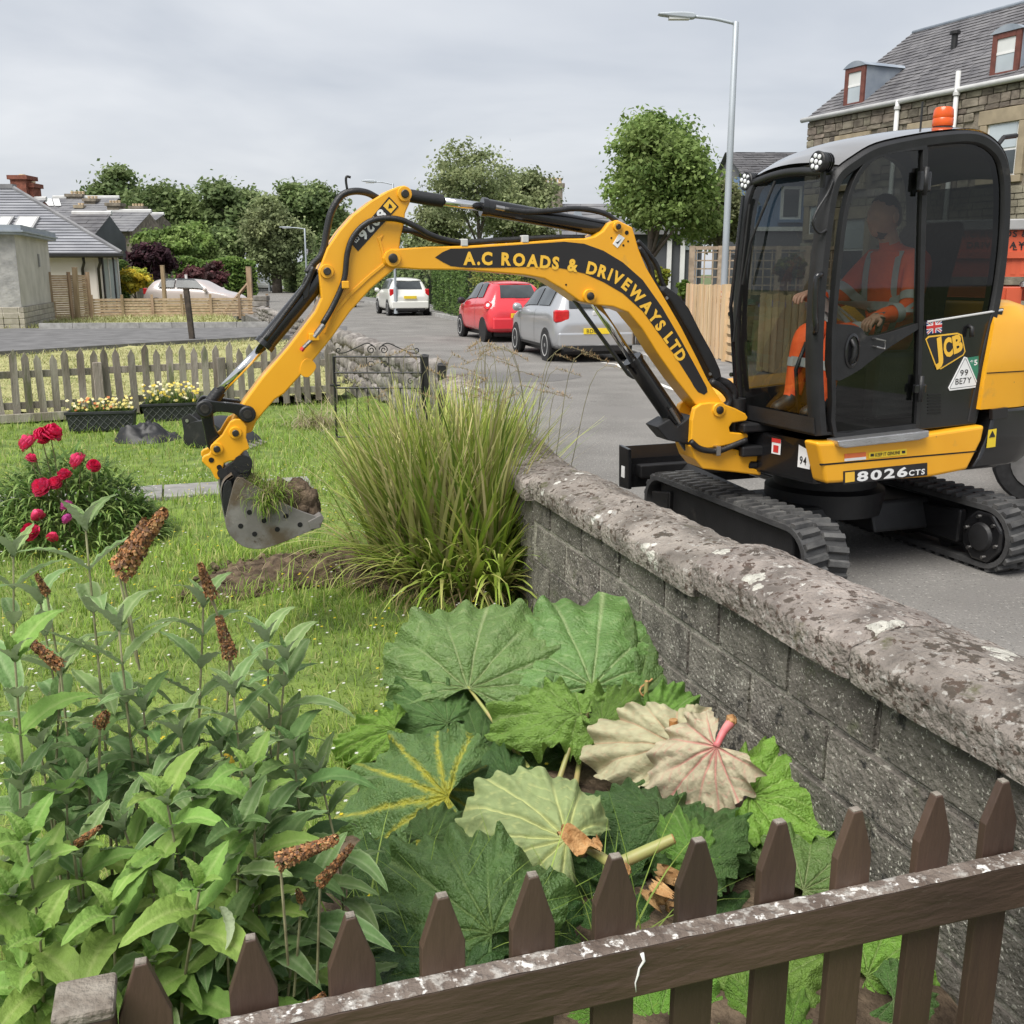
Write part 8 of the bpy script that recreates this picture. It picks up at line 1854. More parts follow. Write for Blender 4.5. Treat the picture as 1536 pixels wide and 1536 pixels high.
def stem_leaves(par,pts,kinds,n_pairs,size=1.0,start=.15,top=True,heads=()):
    """a stem with opposite pairs of leaves; each leaf is its own piece"""
    ps=smoothpts(pts,6);mb=MB();mb.tube(ps,[0.0046*(1-.5*k/(len(ps)-1))*size for k in range(len(ps))],6);st=mb.build('stem','stem_wood',par,smooth=True);base_az=random.uniform(0,3.14)
    for k in range(n_pairs):
        t=start+(1-start)*(k+.3)/n_pairs;i=min(len(ps)-2,int(t*(len(ps)-1)));p=ps[i];ax=(ps[i+1]-ps[i]).normalized();up_=.95-1.0*(1-t) if t>.75 else random.uniform(.0,.6);s_=size*(1.15-.5*max(0,t-.55))*random.uniform(.8,1.15)
        for sg in (0,math.pi):
            az=base_az+k*1.57+sg+random.uniform(-.3,.3);u=ax.orthogonal().normalized();v=ax.cross(u);d=(u*math.cos(az)+v*math.sin(az))+ax*up_;kk=kinds(t);me=random.choice(kk)
            o=bpy.data.objects.new('leaf',me);COL.objects.link(o);o.parent=st;M=aim(d,ax);M=Matrix.Translation(p)@M@Matrix.Diagonal((s_,s_,s_,1));o.matrix_local=M
    if top:
        p=ps[-1];ax=(ps[-1]-ps[-2]).normalized()
        for k in range(4):u=ax.orthogonal().normalized();rad_=Matrix.Rotation((k%2)*math.pi+(k // 2)*1.57+.4,3,ax)@u;d=rad_*(.75 if k<2 else .28)+ax;o=bpy.data.objects.new('leaf',random.choice(kinds(1.0)));COL.objects.link(o);o.parent=st;o.matrix_local=Matrix.Translation(p-ax*.01)@aim(d,ax*.5-rad_)@Matrix.Diagonal((size*(.8 if k<2 else .5),)*3+(1,))
    return st
def bush(name,label,base_px,stems,heads,Y0):
    b=PZ(*base_px,LAWN);b.y=Y0;b.x=PY(base_px[0],base_px[1],Y0).x;t=thing(name,label,'shrub',(b.x,b.y,LAWN))
    for (px_,py_,Y,kind,npair,bx) in stems:
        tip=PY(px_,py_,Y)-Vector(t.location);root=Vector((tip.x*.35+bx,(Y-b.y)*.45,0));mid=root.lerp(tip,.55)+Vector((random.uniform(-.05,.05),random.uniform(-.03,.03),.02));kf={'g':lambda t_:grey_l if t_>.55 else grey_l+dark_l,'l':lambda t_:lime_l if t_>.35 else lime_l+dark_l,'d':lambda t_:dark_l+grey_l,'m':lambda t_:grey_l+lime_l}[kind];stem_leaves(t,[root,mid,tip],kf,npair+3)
    for (px_,py_,qx,qy,Y,k,wd) in heads:
        a,e=PY(px_,py_,Y)-Vector(t.location),PY(qx,qy,Y-.03)-Vector(t.location);o=bpy.data.objects.new('flower_head',fh[k]);COL.objects.link(o);o.parent=t;d=e-a;L=(.10,.13,.075,.05)[k];o.matrix_local=Matrix.Translation(a)@d.to_track_quat('Z','Y').to_matrix().to_4x4()@Matrix.Diagonal((wd*.72,wd*.72,d.length/L,1))
        mb=MB();mb.tube([a-Vector((0,0,.22))+Vector((random.uniform(-.05,.05),0,0)),a],.0028,5);mb.build('flower_stalk','stem_wood',t)
    return t
bush('butterfly_bush','grey green leaved shrub with brown dried flower spikes in the left foreground',(140,1500),[(128,790,2.15,'g',9,0),(178,940,2.0,'g',8,.03),(60,900,2.2,'g',7,-.08),(20,830,2.35,'g',7,-.15),(22,985,1.75,'m',7,-.12),(90,1010,2.05,'d',8,-.02),(215,1060,2.0,'d',7,.08),(130,1130,1.9,'d',6,0),(40,1260,1.62,'l',6,-.1),(250,1200,1.75,'l',6,.1),(120,1280,1.7,'m',6,0),(300,1330,1.62,'l',6,.1),(170,1370,1.62,'l',5,.04),(60,1400,1.55,'l',5,-.06)],
     [(184,860,246,766,2.1,1,1.5),(176,850,220,780,2.12,0,1.4),(90,1000,32,950,2.0,0,1.1),(150,1085,160,1070,1.9,3,1.0),(70,890,55,862,2.2,2,.8)],2.0)
bush('butterfly_bush','second grey leaved shrub with upright dried spikes beside the brown picket fence',(400,1500),[(305,905,2.3,'g',8,-.05),(400,960,2.25,'g',8,0),(428,985,2.2,'g',8,.04),(350,1040,2.1,'g',7,-.04),(480,1160,2.15,'g',6,.1),(270,1100,2.0,'g',7,-.1),(440,1120,2.1,'d',7,.06),(375,1160,1.8,'l',7,0),(330,1120,2.1,'d',6,-.03),(470,1330,1.95,'g',5,.08),(420,1290,1.9,'d',6,.03),(360,1240,1.75,'d',6,0),(310,1200,1.9,'d',6,-.06)],
     [(318,895,300,846,2.25,0,1.1),(345,985,328,925,2.2,1,1.15),(420,1292,505,1258,1.7,1,1.2),(480,1325,528,1268,1.75,0,.9),(452,1350,446,1335,1.8,3,.6),(462,1512,486,1492,1.62,3,.8),(110,1270,150,1240,1.7,2,.7)],2.1)
bush('butterfly_bush','low bright green leafy shrub growth filling the corner behind the picket tips',(230,1560),[(30,1180,1.75,'m',5,-.1),(100,1200,1.85,'g',6,-.03),(185,1240,1.8,'m',6,0),(230,1310,1.72,'l',5,.02),(290,1270,1.85,'g',6,.05),(380,1330,1.8,'l',5,.1),(440,1400,1.85,'g',5,.14),(340,1400,1.72,'d',5,.08),(20,1340,1.6,'l',5,-.12),(110,1430,1.62,'l',4,-.04),(230,1440,1.66,'m',4,.03),(160,1180,1.95,'d',6,0),(260,1160,2.0,'g',6,.03),(400,1230,2.0,'d',6,.1),(60,1120,2.0,'d',6,-.06)],[],1.85)
yb=bpy.data.objects['butterfly_bush.001']
for px_,py_,Y in ((335,1132,2.0),(405,1115,2.1),(330,1360,1.62),(385,1090,2.1)):
    o=bpy.data.objects.new('leaf',yel_l[0]);COL.objects.link(o);o.parent=yb;o.location=PY(px_,py_,Y)-Vector(yb.location);o.rotation_euler=(random.uniform(0,6),1.0,random.uniform(0,6));o.scale=(.6,)*3
# ---- rhubarb
mat('rhubarb_leaf',(1,1,1),0.38,var=0.10,scale=9,attr='Col',trans=0.2,orand=0.16,bump=1.0,bscale=46,spec=0.5)
mat('rhubarb_under',(0.95,0.95,0.95),0.65,var=0.08,scale=9,attr='Col',trans=0.12,bump=0.3,bscale=34,spec=0.2)
mat('stalk_green',(0.27,0.33,0.09),0.5,col2=(0.36,0.27,0.12),scale=9,var=.1);mat('stalk_pink',(0.52,0.10,0.12),0.5,col2=(0.62,0.26,0.24),scale=12);mat('stalk_rot',(0.30,0.09,0.02),0.6,col2=(0.42,0.20,0.06),scale=18,bump=.6,bscale=60)
mat('dead_leaf',(0.34,0.17,0.06),0.8,col2=(0.52,0.32,0.14),scale=22,bump=1.0,bscale=50)
def rhubarb(seed,base,vein,ruffle=.05,cup=.12,yellow=0.0,vw=1.0,crumple=.010,m='rhubarb_leaf'):
    """heart-shaped ruffled blade, length about 1 along +x, base at the origin"""
    rg=random.Random(seed);asy,sag,tw=rg.uniform(-.28,.28),rg.uniform(.10,.30),rg.uniform(-.25,.25);nr,nt=34,170;V,F,C=[],[],[];va=[0]+[sg*(a_+rg.uniform(-.09,.09)) for a_ in (.42,.85,1.32,1.9) for sg in (1,-1)];ph=rg.uniform(0,6)
    for i in range(nr+1):
        r_=i/nr
        for j in range(nt+1):
            th=-2.25+4.5*j/nt;ct=math.cos(th);Rm=.58+(.42*ct*ct if ct>0 else-.26*ct*ct)+.035*math.cos(3*th+ph)+.020*math.sin(5*th+ph)+.026*math.sin(15*th+ph*2)+.014*math.sin(29*th+ph)+.009*math.sin(53*th)
            if abs(th)>1.9:Rm*=1-.9*(abs(th)-1.9)
            rad=r_*Rm;x,y=rad*math.cos(th),rad*math.sin(th)*.92;dv=min(va,key=lambda a:abs(a-th));dl=rad*math.sin(abs(th-dv));ax_=rad*math.cos(th-dv)
            q=((ax_-dl*.75)*8.5)%1;sec=max(0,1-min(q,1-q)*9)*min(1,dl*14);main=max(0,1-dl/(.012*vw*(1.15-r_)))
            gap_=min(abs(a-th) for a in va);bul=(.034+crumple*1.6)*math.sin(min(1,gap_/.22)*math.pi*.5)*r_**.8*(1-.3*r_)
            z=cup*(r_**2)*(-.6 if cup>0 else .6)+ruffle*1.15*(r_**4)*math.sin(11*th+ph+2.4*math.sin(2.3*th+ph))+ruffle*.7*r_**6*math.sin(31*th+ph)+bul+crumple*4.5*mnoise.noise((x*4.5+seed,y*4.5,0))+crumple*1.5*mnoise.noise((x*17+seed,y*17,3))-.016*main-.012*sec*(.3+r_)
            z+=asy*y*abs(y)-sag*max(0,x-.25)**2+tw*x*y+.05*mnoise.noise((x*2.6+seed*3,y*2.6,7));V.append((x,y,z));b=np.array(base)*(1+.20*mnoise.noise((x*5+seed,y*5,1))+.10*mnoise.noise((x*22,y*22+seed,1)));vf=max(main*.72,sec*.42)
            if yellow:e=max(0,1-(dl+.05*abs(mnoise.noise((x*30,y*30,5))))/(.05*(1.1-r_*.6)));vf=vf*.4;b=b*(1-.85*e*yellow)+np.array((.62,.55,.04))*.85*e*yellow
            C.append(b*(1-vf)+np.array(vein)*vf)
    F=[(i*(nt+1)+j,(i+1)*(nt+1)+j,(i+1)*(nt+1)+j+1,i*(nt+1)+j+1) for i in range(nr) for j in range(nt)]
    me=npmesh('leaf',np.array(V),np.array(F),np.array(C));me.materials.append(MATS[m]);shade(me);return me
GRN,DRK,BRT,VN=(0.100,0.185,0.075),(0.052,0.110,0.045),(0.175,0.32,0.055),(0.25,0.34,0.15)
RV={'g1':rhubarb(1,(.15,.26,.07),(.42,.50,.24),.07,.34),'g2':rhubarb(2,(.125,.23,.06),(.38,.46,.22),.085,.40),'d1':rhubarb(3,(.06,.13,.032),(.17,.26,.09),.08,.40),'d2':rhubarb(4,(.08,.165,.04),(.22,.32,.12),.09,.42),'b1':rhubarb(5,(.19,.35,.05),(.36,.46,.16),.11,.35,crumple=.016),'b2':rhubarb(6,(.17,.32,.055),(.30,.42,.15),.12,-.25,crumple=.02),'y1':rhubarb(7,(.10,.185,.05),(.3,.34,.1),.07,.34,yellow=1.0),'u1':rhubarb(8,(.25,.31,.135),(.56,.58,.24),.06,.36,vw=2.2,m='rhubarb_under'),'u2':rhubarb(9,(.46,.41,.28),(.56,.16,.17),.08,.30,vw=2.0,m='rhubarb_under'),'u3':rhubarb(10,(.42,.40,.25),(.46,.26,.17),.06,.18,vw=1.4,m='rhubarb_under')}
for k_,(sd_,bs_,vn_,rf_,cp_) in {'d1':(23,(.055,.12,.03),(.16,.25,.08),.10,.3),'d2':(24,(.075,.15,.038),(.2,.3,.1),.11,.46),'b1':(25,(.17,.33,.045),(.34,.46,.14),.13,.2),'b2':(26,(.15,.29,.05),(.3,.42,.14),.14,-.15)}.items():RV[k_+'x']=rhubarb(sd_,bs_,vn_,rf_,cp_,crumple=.016)
RB=PZ(850,1330,LAWN);rh=thing('rhubarb_plant','large rhubarb plant with broad ruffled leaves beside the stone wall','plant',(RB.x,RB.y,LAWN));crown=Vector((0.0,.25,-.02))
def rleaf(par,key,b_px,t_px,zb,zt,wide=1.0,roll=0.0,stalk=True,sm='stalk_green',name='leaf',pull=1.0):
    """leaf blade from its stalk end (pixel, height) to its tip"""
    a=PZ(*b_px,zb);rd=ray(*t_px).normalized();e=CAM+rd*rd.dot(a-CAM);e=e+rd*((e-a).length*zt);d=e-a;L=d.length;up=(CAM-a).normalized()+Vector((0,0,.6));M=aim(d,up)@Matrix.Rotation(roll,4,'X');o=bpy.data.objects.new(name,RV[key+'x' if key+'x' in RV and random.random()<.5 else key]);COL.objects.link(o);o.parent=par;lo=Vector(par.location) if par else Vector((0,0,0))
    o.matrix_local=Matrix.Translation(a-lo)@M@Matrix.Diagonal((L*1.1,L*1.12*wide,L*1.1,1))
    if stalk:
        p1=a-lo;c=crown+Vector((random.uniform(-.12,.12),random.uniform(-.15,.15),0));mb=MB();mb.tube(smoothpts([c,c.lerp(p1,.5)+Vector((0,.03,-.01)),p1+Vector((0,.02,-.004))],5),[.015-.0009*k for k in range(11)],8);mb.build('stalk',sm,par,smooth=True)
    return o
z0=LAWN
for q in (('g1',(702,1032),(728,886),.06,.55,1.32,-.05),('g2',(888,1030),(908,878),.06,.6,1.4,.08),('d2',(955,1045),(1046,965),.02,.5,1.15,.3),('d1',(930,1050),(1050,1015),.0,.4,.9,.2),('b2',(872,1072),(738,1060),.10,.3,.75,.15),('b2',(905,1085),(945,1030),.10,.3,.8,-.3),('d2',(672,1085),(590,1030),-.05,.3,.9,-.1),('b1',(592,1092),(500,1122),-.05,.2,.65,0),('y1',(672,1195),(512,1215),.04,.5,1.15,-.1),('y1',(655,1185),(672,1100),.0,.5,1.25,.1),('d1',(765,1180),(690,1120),-.10,.4,.9,.1),('d2',(800,1150),(770,1080),-.12,.3,1.1,.1),('d1',(990,1230),(868,1195),.04,.3,.85,.25),('d2',(960,1250),(1085,1225),.0,.3,.7,.1),('d1',(1020,1300),(1085,1210),.0,.3,.9,-.3),('b1',(1125,1192),(1296,1160),.06,.35,.85,-.2),('b1',(1135,1180),(1175,1118),.04,.4,.9,.2),('d2',(738,1400),(575,1262),.08,.5,1.0,-.1),('d1',(690,1470),(545,1390),.02,.5,1.1,0),('d2',(640,1560),(560,1480),.02,.5,1.2,.1),('g2',(1205,1335),(1355,1262),-.08,.4,.9,.1),('b1',(1300,1465),(1470,1420),-.14,.4,.8,0),('b2',(1120,1500),(1235,1420),-.14,.4,1.0,0),('b1',(985,1540),(1050,1450),-.14,.4,1.0,0),('b1',(1180,1560),(1130,1450),-.14,.4,1.0,.2),('d2',(830,1440),(755,1350),-.08,.4,.9,.2),('b2',(1045,1295),(1015,1215),.02,.3,.8,.1),('d2',(1100,1290),(1040,1255),.02,.3,.9,.1),('g2',(1340,1500),(1440,1550),-.12,.4,1.0,0),('b1',(890,1520),(800,1480),-.12,.4,1.0,0),('d1',(1070,1400),(1170,1370),-.14,.4,1,0),('d2',(835,1295),(880,1370),.0,.2,.8,.2),('d1',(1240,1400),(1330,1340),-.16,.4,1,0),('g2',(640,1035),(600,985),-.14,.4,.8,0),('d1',(900,1330),(960,1290),-.1,.3,1,.2),('d1',(780,1420),(850,1330),-.1,.4,1,.2),('d2',(1000,1180),(940,1120),.0,.4,.9,.1),('d2',(600,1330),(540,1260),-.05,.4,1,.1),('d2',(760,1040),(690,990),.0,.4,1.0,.2),('g2',(820,1060),(800,965),.0,.5,1.0,-.1),('d1',(720,1120),(700,1050),-.12,.3,1.1,0),('d1',(850,1130),(800,1080),-.12,.3,1.1,0),('d2',(1050,1260),(1150,1245),.0,.3,.9,.1),('d1',(1150,1290),(1100,1230),-.1,.3,1,0),('b2',(980,1090),(1040,1040),.08,.3,.9,.2),('d1',(640,1260),(700,1215),.0,.3,1,0),('d2',(900,1420),(1000,1360),-.14,.3,1,0),('d1',(1010,1470),(930,1400),-.16,.3,1,0)):
    rleaf(rh,q[0],q[1],q[2],q[3],q[4],q[5],q[6],stalk=q[1] in ((702,1032),(888,1030),(872,1072),(1125,1192)))
def cut_leaf(key,b,t_,zb,zt,wide,roll,label,sm,st_px=None):
    a=PZ(*b,zb);th=thing('cut_leaf',label,'leaf',(a.x,a.y,zb));rleaf(th,key,b,t_,zb,zt,wide,roll,stalk=False,name='blade')
    if st_px:e=PZ(*st_px,zb+.05)-Vector(th.location);mb=MB();mb.tube(smoothpts([Vector((0,0,.0)),e*.5+Vector((0,0,.01)),e],4),[.012,.012,.012,.013,.013,.014,.015,.016,.017],8);mb.build('stalk',sm,th,smooth=True);mb=MB();mb.tube([e,e+Vector((.004,.002,.012)),e+Vector((.012,.0,.02))],[.017,.021,.012],7);mb.build('cut_end','dead_leaf',th)
    return th
cut_leaf('u1',(850,1258),(700,1180),.08,.35,.88,.1,'pale green rhubarb leaf lying underside up with thick yellow veins','stalk_green',(935,1310))
cut_leaf('u2',(1074,1120),(985,1200),.20,.25,1.0,.05,'beige rhubarb leaf lying underside up with pink veins and cut pink stalk','stalk_pink',(1096,1084))
cut_leaf('u3',(1020,1120),(885,1105),.13,.4,.8,-.15,'beige rhubarb leaf turned over behind the orange cut stump','stalk_green')
for pts,sm,r_,label in ((((1012,1128),(1010,1080)),'stalk_rot',.017,'thick orange brown cut rhubarb stump standing among the leaves'),(((968,1062),(970,1022)),'stalk_green',.009,'thin green cut stalk with curled brown peel beside the big leaves'),(((940,1290),(1010,1258)),'stalk_green',.017,'pale green stalk lying under the dark rhubarb leaves')):
    a=PZ(*pts[0],.08 if r_<.02 else .20);e=PY(*pts[1],a.y+.005);t=thing('cut_stalk',label,'stalk',a);d=e-a;mb=MB();mb.tube([Vector((0,0,0))-d*.4,d*.5,d],[r_*1.1,r_,r_*.85],12);mb.build('stalk',sm,t,smooth=40);mb=MB();mb.lathe([(r_*.9,0),(r_*.7,.003)],d,d,12);mb.build('cut_end','dead_leaf',t)
    if r_<.01:mb=MB();mb.tube([d+Vector((.02*math.cos(k*.8)*(1+k*.08),.012*math.sin(k*.8),-.012*k+.01)) for k in range(9)],.004,6);mb.build('curled_peel','dead_leaf',t,smooth=True)
for i,(px_,py_,z_,s_) in enumerate(((872,1265,.15,.09),(1000,1312,.0,.07),(985,1340,-.02,.08),(1020,1345,-.05,.07),(190,1500,.0,.05))):
    if i==4:continue
    p=PZ(px_,py_,z_);mb=MB();mb.grid(lambda u,v:Vector(((u-.5)*s_*1.6,(v-.5)*s_*.7*math.sin(math.pi*(.1+.8*u)),.03*math.sin(u*9+i)+.025*mnoise.noise((u*6,v*6,i))+.04*(v-.5)**2)),18,8);o=mb.build('dead_leaf','dead_leaf',smooth=True);o.location=p;o.rotation_euler=(.5+i,.4*i,-.7+i*1.3);tag(o,['crisp brown dead leaf scrap on the pale turned over leaf','curled brown dead rhubarb leaf in the dark heart of the plant','withered orange leaf remnant behind the brown pickets','dry brown leaf shred under the rhubarb stalks'][i],'leaf')
# long grass in front of the rhubarb
n=190;P0=[PZ(640+rng.normal(0,90),1500+rng.normal(0,20),LAWN) for _ in range(n)];P1=[PZ(915+rng.normal(0,30),1480,LAWN) for _ in range(30)];P=np.array([tuple(p) for p in P0+P1]);P[:,1]=np.maximum(P[:,1],1.75);n=len(P)
o=addstuff('long_grass',[blades(P,rnd(n,.25,.58),rnd(n,0,6.28),rnd(n,.1,.7),rnd(n,.004,.010),pick([(.27,.38,.08),(.33,.45,.10),(.20,.30,.05)],n),6,.7)],'grass_blade')
# ---- peony
pc=PZ(85,818,LAWN);pe_=thing('peony_bush','bushy peony with deep pink double flowers beside the flagstone path','shrub',pc+Vector((0,.25,0)));p0=np.array(pe_.location);n=2600;a=rnd(n,0,6.28);r_=np.sqrt(rnd(n));hgt=.62*(1-r_**2.5)*(0.35+.65*rnd(n));P=p0+np.stack([.66*r_*np.cos(a),.5*r_*np.sin(a),hgt],1)
addstuff('foliage',[blades(P,rnd(n,.10,.19),a+rng.normal(0,.7,n),rnd(n,.5,1.5),rnd(n,.022,.038),pick([(.18,.29,.075),(.24,.36,.10),(.12,.22,.055),(.32,.43,.14)],n,.3),3,.6)],'leaf',pe_,off=p0)
mb=MB()
def peony(r_,seed,col):
    parts=[]
    for ring,(rad,up,cnt) in enumerate(((1.0,.30,10),(.9,.75,10),(.72,1.05,9),(.5,1.2,8),(.28,1.25,6))):
        for k in range(cnt):
            a=6.28*k/cnt+ring*.5+rng.normal(0,.12);d=np.array([math.cos(a),math.sin(a),0]);s=np.array([-math.sin(a),math.cos(a),0]);w=.55*r_;V=[]
            for (u,ww) in ((.15,.3),(.7,.9),(.95,1.05),(.9,.6)):c=d*rad*r_*u+np.array([0,0,r_*(up*(u if ww != .6 else 1.25)*.75-.1+.06*rng.normal())]);V+=[c-s*w*ww*.5,c+s*w*ww*.5]
            parts.append((np.array(V),np.array([[0,1,3,2],[2,3,5,4],[4,5,7,6]]),np.tile(np.array(col)*rng.uniform(.75,1.2),(8,1))))
    V,F,C=merge(parts);me=npmesh('flower',V,F,C);me.materials.append(MATS['petal']);shade(me);return me
pk=[peony(.085,1,(.80,.03,.13)),peony(.085,2,(.85,.06,.19)),peony(.07,3,(.66,.10,.40))]
for i,(px_,py_,s_) in enumerate(((76,653,.9),(46,668,.85),(62,654,.75),(121,694,.8),(140,700,.6),(66,734,.9),(98,716,.65),(84,726,.6),(102,762,.7),(104,781,.65),(48,800,.8),(58,776,.6),(78,808,.5),(46,690,.5))):
    Y=pe_.location.y-.18-.36*(py_-650)/150;c=PY(px_,py_,Y)-Vector(pe_.location);o=put(pk[2 if px_>99 and py_>750 else i%2],pe_,c,(R(-40+random.uniform(-25,25)),random.uniform(-.4,.4),random.uniform(0,6)),(s_,)*3,'flower');mb.tube([c,c*.6+Vector((0,0,-.12)),Vector((c.x*.3,0,.05))],.004,5)
mb.build('stems','stem_wood',pe_)
# planter flowers
for (t,L,h),hh,cols in ((PL1,.16,[(.72,.60,.16),(.80,.74,.45),(.62,.20,.04),(.75,.66,.25)]),(PL2,.26,[(.75,.58,.06),(.78,.68,.20),(.8,.75,.5)])):
    n=420;P=np.stack([rnd(n,.05,L-.05),rnd(n,.05,.25),np.full(n,h-.04)],1);addstuff('foliage',[blades(P,rnd(n,.08,hh+.08),rnd(n,0,6.28),rnd(n,.1,.9),rnd(n,.008,.018),pick([(.15,.24,.05),(.2,.3,.07),(.11,.18,.05)],n),3)],'leaf',t)
    n=90;P=np.stack([rnd(n,.03,L-.03),rnd(n,.0,.2),h+rnd(n,.02,hh)],1);N0=np.tile(np.array([0,-.7,.7]),(n,1));cl_=pick(cols,n);o=addstuff('blossom',[leafcards(P,N0,rnd(n,.035,.055),cl_,.9),leafcards(P+[0,-.004,.003],N0,rnd(n,.035,.055),cl_,.9)],'petal',t)
# ---- trees, hedges and shrubs
def crown(name,par,c,rad,n_cl,per,size,cols,spread=.22,shell=.55,flat=0.0,off=None,kind=None,tight=1.0,seed=1):
    """leaf clumps spread through an uneven volume"""
    r2=np.random.default_rng(seed);K=11;sc=r2.normal(size=(K,3));sc /= np.linalg.norm(sc,axis=1)[:,None];sc*=r2.uniform(.42,.72,(K,1));sc*=tight;sc[0]*=.2;sr=r2.uniform(.28,.48,K)*(1.6-.6*tight);sr[0]=.6;lob=r2.choice(K,n_cl,p=sr**2/(sr**2).sum());d=r2.normal(size=(n_cl,3));d /= np.linalg.norm(d,axis=1)[:,None];d[:,2]=np.where(d[:,2]<-.6,-d[:,2],d[:,2])
    rr_=(shell+(1-shell)*r2.uniform(size=n_cl)**.6)*sr[lob];cc_=np.array(c)+(sc[lob]+d*rr_[:,None])*np.array(rad);s=spread*min(rad)*r2.uniform(.5,1.25,n_cl);n=n_cl*per;idx_=np.repeat(np.arange(n_cl),per);P=cc_[idx_]+r2.normal(size=(n,3))*s[idx_][:,None]*np.array([1,1,.65])*.62;N0=r2.normal(size=(n,3))*.8+d[idx_]*.6+np.array([0,0,.7]);N0 /= np.linalg.norm(N0,axis=1)[:,None]
    cb=np.array(cols)[r2.integers(0,len(cols),n_cl)]*r2.uniform(.8,1.2,(n_cl,1))*(r2.uniform(.78,1.18,K)[lob])[:,None];col=cb[idx_]*r2.uniform(.8,1.2,(n,1));V,F,C=leafcards(P,N0,r2.uniform(.8,1.7,n)*size,col,.65)
    return addstuff(name,[(V,F,C)],'leaf',par,kind,off),cc_
def tree(name,label,px,py_c,Y,rpx,rpy,cols,n_cl=150,per=60,leaf=.16,trunk_r=.14,zb=0.0,group=None,seed=1,spread=.24,limbs=9,cat='tree',shell=.5,dep=1.0,tight=1.0):
    c=PY(px,py_c,Y);rx=rpx*.88*Y/FPX;rz=rpy*.88*Y/FPX;t=thing(name,label,cat,(c.x,Y,zb),0,group);o0=np.array((c.x,Y,zb));_,cl_=crown('crown',t,(c.x,Y,c.z),(rx,rx*dep,rz),n_cl,per,leaf,cols,spread,shell,off=o0,seed=seed,tight=tight)
    mb=MB();top=Vector((0,0,c.z-zb));mb.tube([(0,0,-.2),(.04,0,top.z*.35),(-.03,.02,top.z*.75),top],[trunk_r*1.2,trunk_r,trunk_r*.7,trunk_r*.3],8)
    for k in range(limbs):e=Vector(cl_[k*7%len(cl_)]-o0);s=Vector((0,0,max(.3,top.z-rz)+.25*rz*(k%4)));mb.tube([s,s.lerp(e,.5)+Vector((0,0,.06*rz)),e],[trunk_r*.45,trunk_r*.28,trunk_r*.1],6)
    mb.build('trunk','bark',t,smooth=True);return t
mat('bark',(0.085,0.07,0.055),0.9,col2=(0.17,0.145,0.12),scale=6,bump=1.0,bscale=14)
TG=[(.21,.31,.085),(.26,.36,.105),(.165,.255,.07),(.30,.40,.13)];FG_=[(.18,.25,.095),(.22,.29,.115),(.14,.205,.08),(.25,.32,.13)];OL=[(.24,.265,.13),(.29,.31,.16),(.19,.22,.10),(.34,.35,.20)]
tree('round_tree','round crowned green street tree growing behind the dark fence',980,278,28,132,118,TG,330,120,.10,.12,seed=33,spread=.20,tight=.8)
BI=[(.28,.33,.16),(.34,.38,.19),(.23,.28,.13)]
tree('birch_tree','airy grey green birch tree standing behind the white car',718,280,46,104,96,BI,190,52,.13,.10,seed=5,spread=.22,shell=.3);tree('birch_tree','lower bushy birch beside the airy one, behind the boom',780,325,50,84,66,BI,220,85,.15,.13,seed=6)
tree('birch_tree','bushy greenery behind the white car, below the airy birch',655,362,52,60,56,BI,160,85,.15,.13,seed=26)
tree('variegated_tree','pale olive leaved small tree behind the street lamp and trellis',1082,312,30,62,76,OL,200,110,.085,.08,seed=7)
for i_,(lb_,px_,py_,Y_,rx_,ry_,co_,lf_) in enumerate((('tall dark broad tree with rounded top, leftmost behind the far chimneys',170,318,108,64,74,FG_,.36),('wide dark tree crown above the far slate roofs',250,335,104,74,78,FG_,.36),('dark tree left of the feathery grey green tree',352,345,102,62,80,FG_,.36),('grey green feathery tree at the bend of the street',412,362,92,56,78,BI,.26),('tall dark tree behind the boom hoses',465,335,110,56,84,FG_,.36),('dark tree showing between dipper and boom',548,362,120,66,60,FG_,.4),('bright green tree right of the slate terrace',292,366,86,40,46,TG,.24),('dark mass of tree filling the gap over the long hedge',318,385,96,60,44,FG_,.34),('dark tree standing over the far bend of the road',500,385,100,50,40,FG_,.34))):tree('far_tree',lb_,px_,py_,Y_,rx_,ry_,co_,230,85,lf_,.4,seed=40+i_,group='background trees',spread=.25)
tree('garden_tree','light green bushy garden tree above the purple maple',246,368,66,52,32,TG,160,90,.19,.2,seed=15);tree('maple_shrub','dark purple leaved maple shrub behind the fence posts',222,396,56,54,34,[(.07,.035,.045),(.10,.045,.058),(.05,.028,.034)],120,60,.2,.1,seed=16,cat='shrub');tree('maple_shrub','reddish purple low shrub behind the pale car',308,416,54,52,24,[(.15,.06,.065),(.19,.08,.085),(.09,.05,.05)],90,60,.17,.08,seed=17,cat='shrub');tree('golden_shrub','bright yellow leaved rounded shrub beside the bungalow',201,424,50,46,27,[(.75,.60,.07),(.62,.55,.08),(.40,.44,.08)],90,65,.14,.06,seed=18,cat='shrub')
tree('round_shrub','olive and red clipped round shrub seen through the cab glass',1182,402,24,30,22,[(.16,.17,.04),(.24,.12,.04),(.12,.15,.04)],80,60,.08,.05,seed=19,cat='shrub');tree('conifer_shrub','small bright green conifer shrub behind the boom, beside the new fence',1027,432,23.5,13,22,[(.16,.24,.04),(.11,.18,.03)],60,60,.07,.05,seed=20,cat='shrub');tree('golden_shrub','yellow green shrub peeping over the boom hose guard',992,415,24.5,14,22,[(.38,.38,.05),(.28,.33,.05)],60,60,.07,.05,seed=21,cat='shrub');tree('street_shrub','dense olive green garden shrub above the dark fence',890,425,29,75,26,OL+TG,130,70,.12,.08,seed=22,cat='shrub')
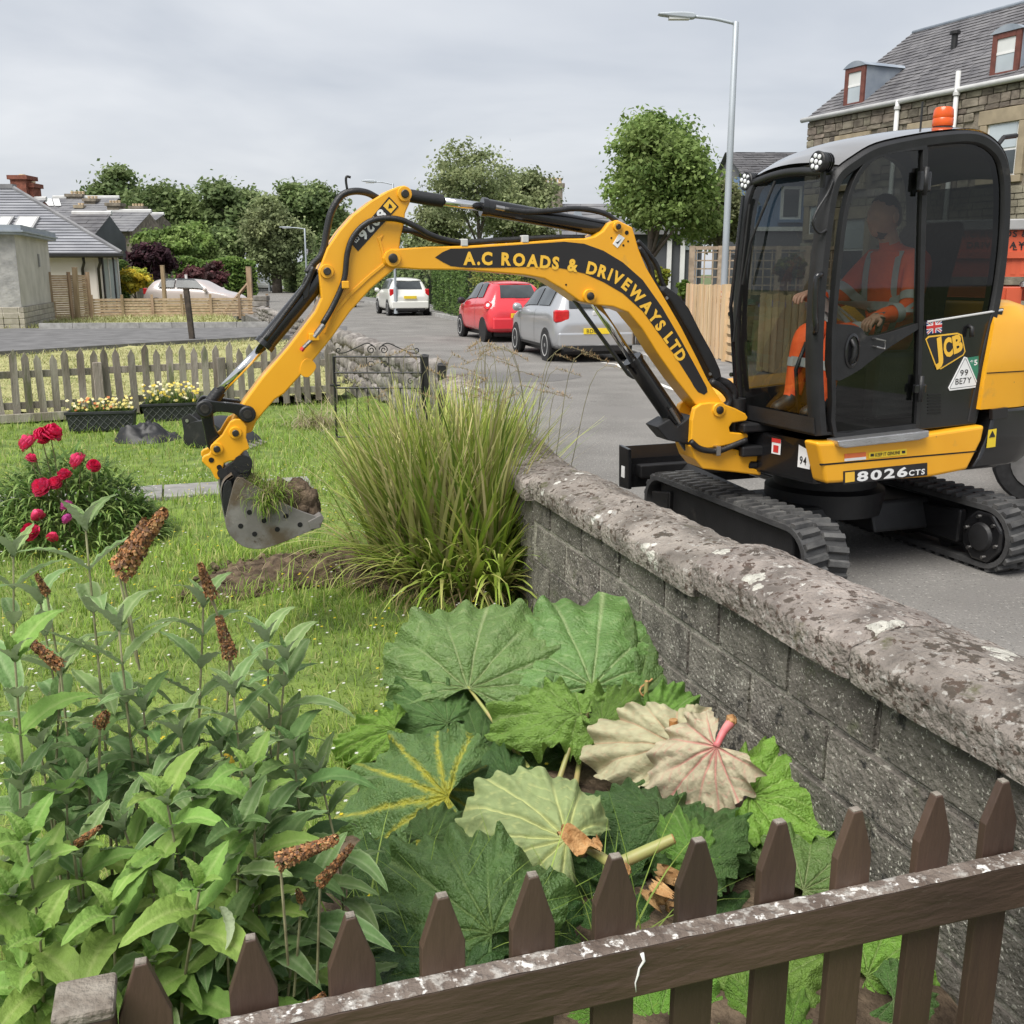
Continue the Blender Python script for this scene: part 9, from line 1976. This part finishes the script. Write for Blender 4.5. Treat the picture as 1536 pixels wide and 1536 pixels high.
def hedge(name,label,px0,px1,pyt,Y0,Y1,dep,cols,leaf=.12,n=9000,zb=0.0,up=.4):
    A,B=PY(px0,440,Y0),PY(px1,440,Y1);zt=PY(px0,pyt,Y0).z;t=thing(name,label,'hedge',(A.x,A.y,zb));d=np.array((B.x-A.x,B.y-A.y));L=np.hypot(*d);e=d/L;nn=np.array((-e[1],e[0]));s,w,z=rnd(n,0,L),rnd(n),rnd(n)**.8;face=rng.integers(0,3,n);w=np.where(face==0,rnd(n,-.06,.1),np.where(face==1,1+rnd(n,-.1,.06),w));z=np.where(face==2,1+rnd(n,-.06,.05),z);wv=.18*np.sin(s*3.1)+.12*np.sin(s*7.3)
    P=np.stack([A.x+e[0]*s+nn[0]*(w*dep+wv*.4),A.y+e[1]*s+nn[1]*(w*dep+wv*.4),zb+z*(zt-zb)*(1+.05*np.sin(s*2.3))],1);N0=rng.normal(size=(n,3))*.6+np.array([0,-.4,.7]);N0 /= np.linalg.norm(N0,axis=1)[:,None];V,F,C=leafcards(P,N0,rnd(n,.7,1.4)*leaf,pick(cols,n,.25),.6);addstuff('foliage',[(V,F,C)],'leaf',t,None,np.array(t.location))
    mb=MB();M3=Matrix.Rotation(math.atan2(e[1],e[0]),4,'Z');mb.box2((.05,.12,-.2),(L-.05,dep-.12,(zt-zb)*.94));o=mb.build('woody_core','hedge_core',t);o.rotation_euler=(0,0,math.atan2(e[1],e[0]));return t
mat('hedge_core',(.022,.032,.014),.95,var=.3,scale=6,bump=1.5,bscale=12)
HC=[(.17,.27,.06),(.22,.32,.08),(.12,.21,.05)]
hedge('conifer_hedge','tall clipped conifer hedge beside the white car',648,700,398,47,37,1.4,[(.12,.20,.055),(.16,.245,.07),(.09,.155,.045)],.10,14000,.05);hedge('conifer_hedge','lower yellow green conifer hedge behind the red car',704,812,405,36,29,1.2,[(.20,.255,.06),(.29,.31,.075),(.13,.19,.05)],.09,12000,.05);hedge('privet_hedge','long clipped green hedge behind the pale car',262,387,391,60,62,2.0,HC,.2,9000);hedge('privet_hedge','dark green hedge between bungalow and purple maple',164,196,396,52,53,1.5,[(.12,.20,.05),(.15,.23,.06)],.16,3500);hedge('far_fence_hedge','dark hedge and fencing along the far bend of the street',425,500,398,98,80,2.0,FG_,.3,5000)
hedge('far_fence_hedge','dark greenery closing off the far side of the street',540,640,385,75,55,2.0,FG_,.25,8000)
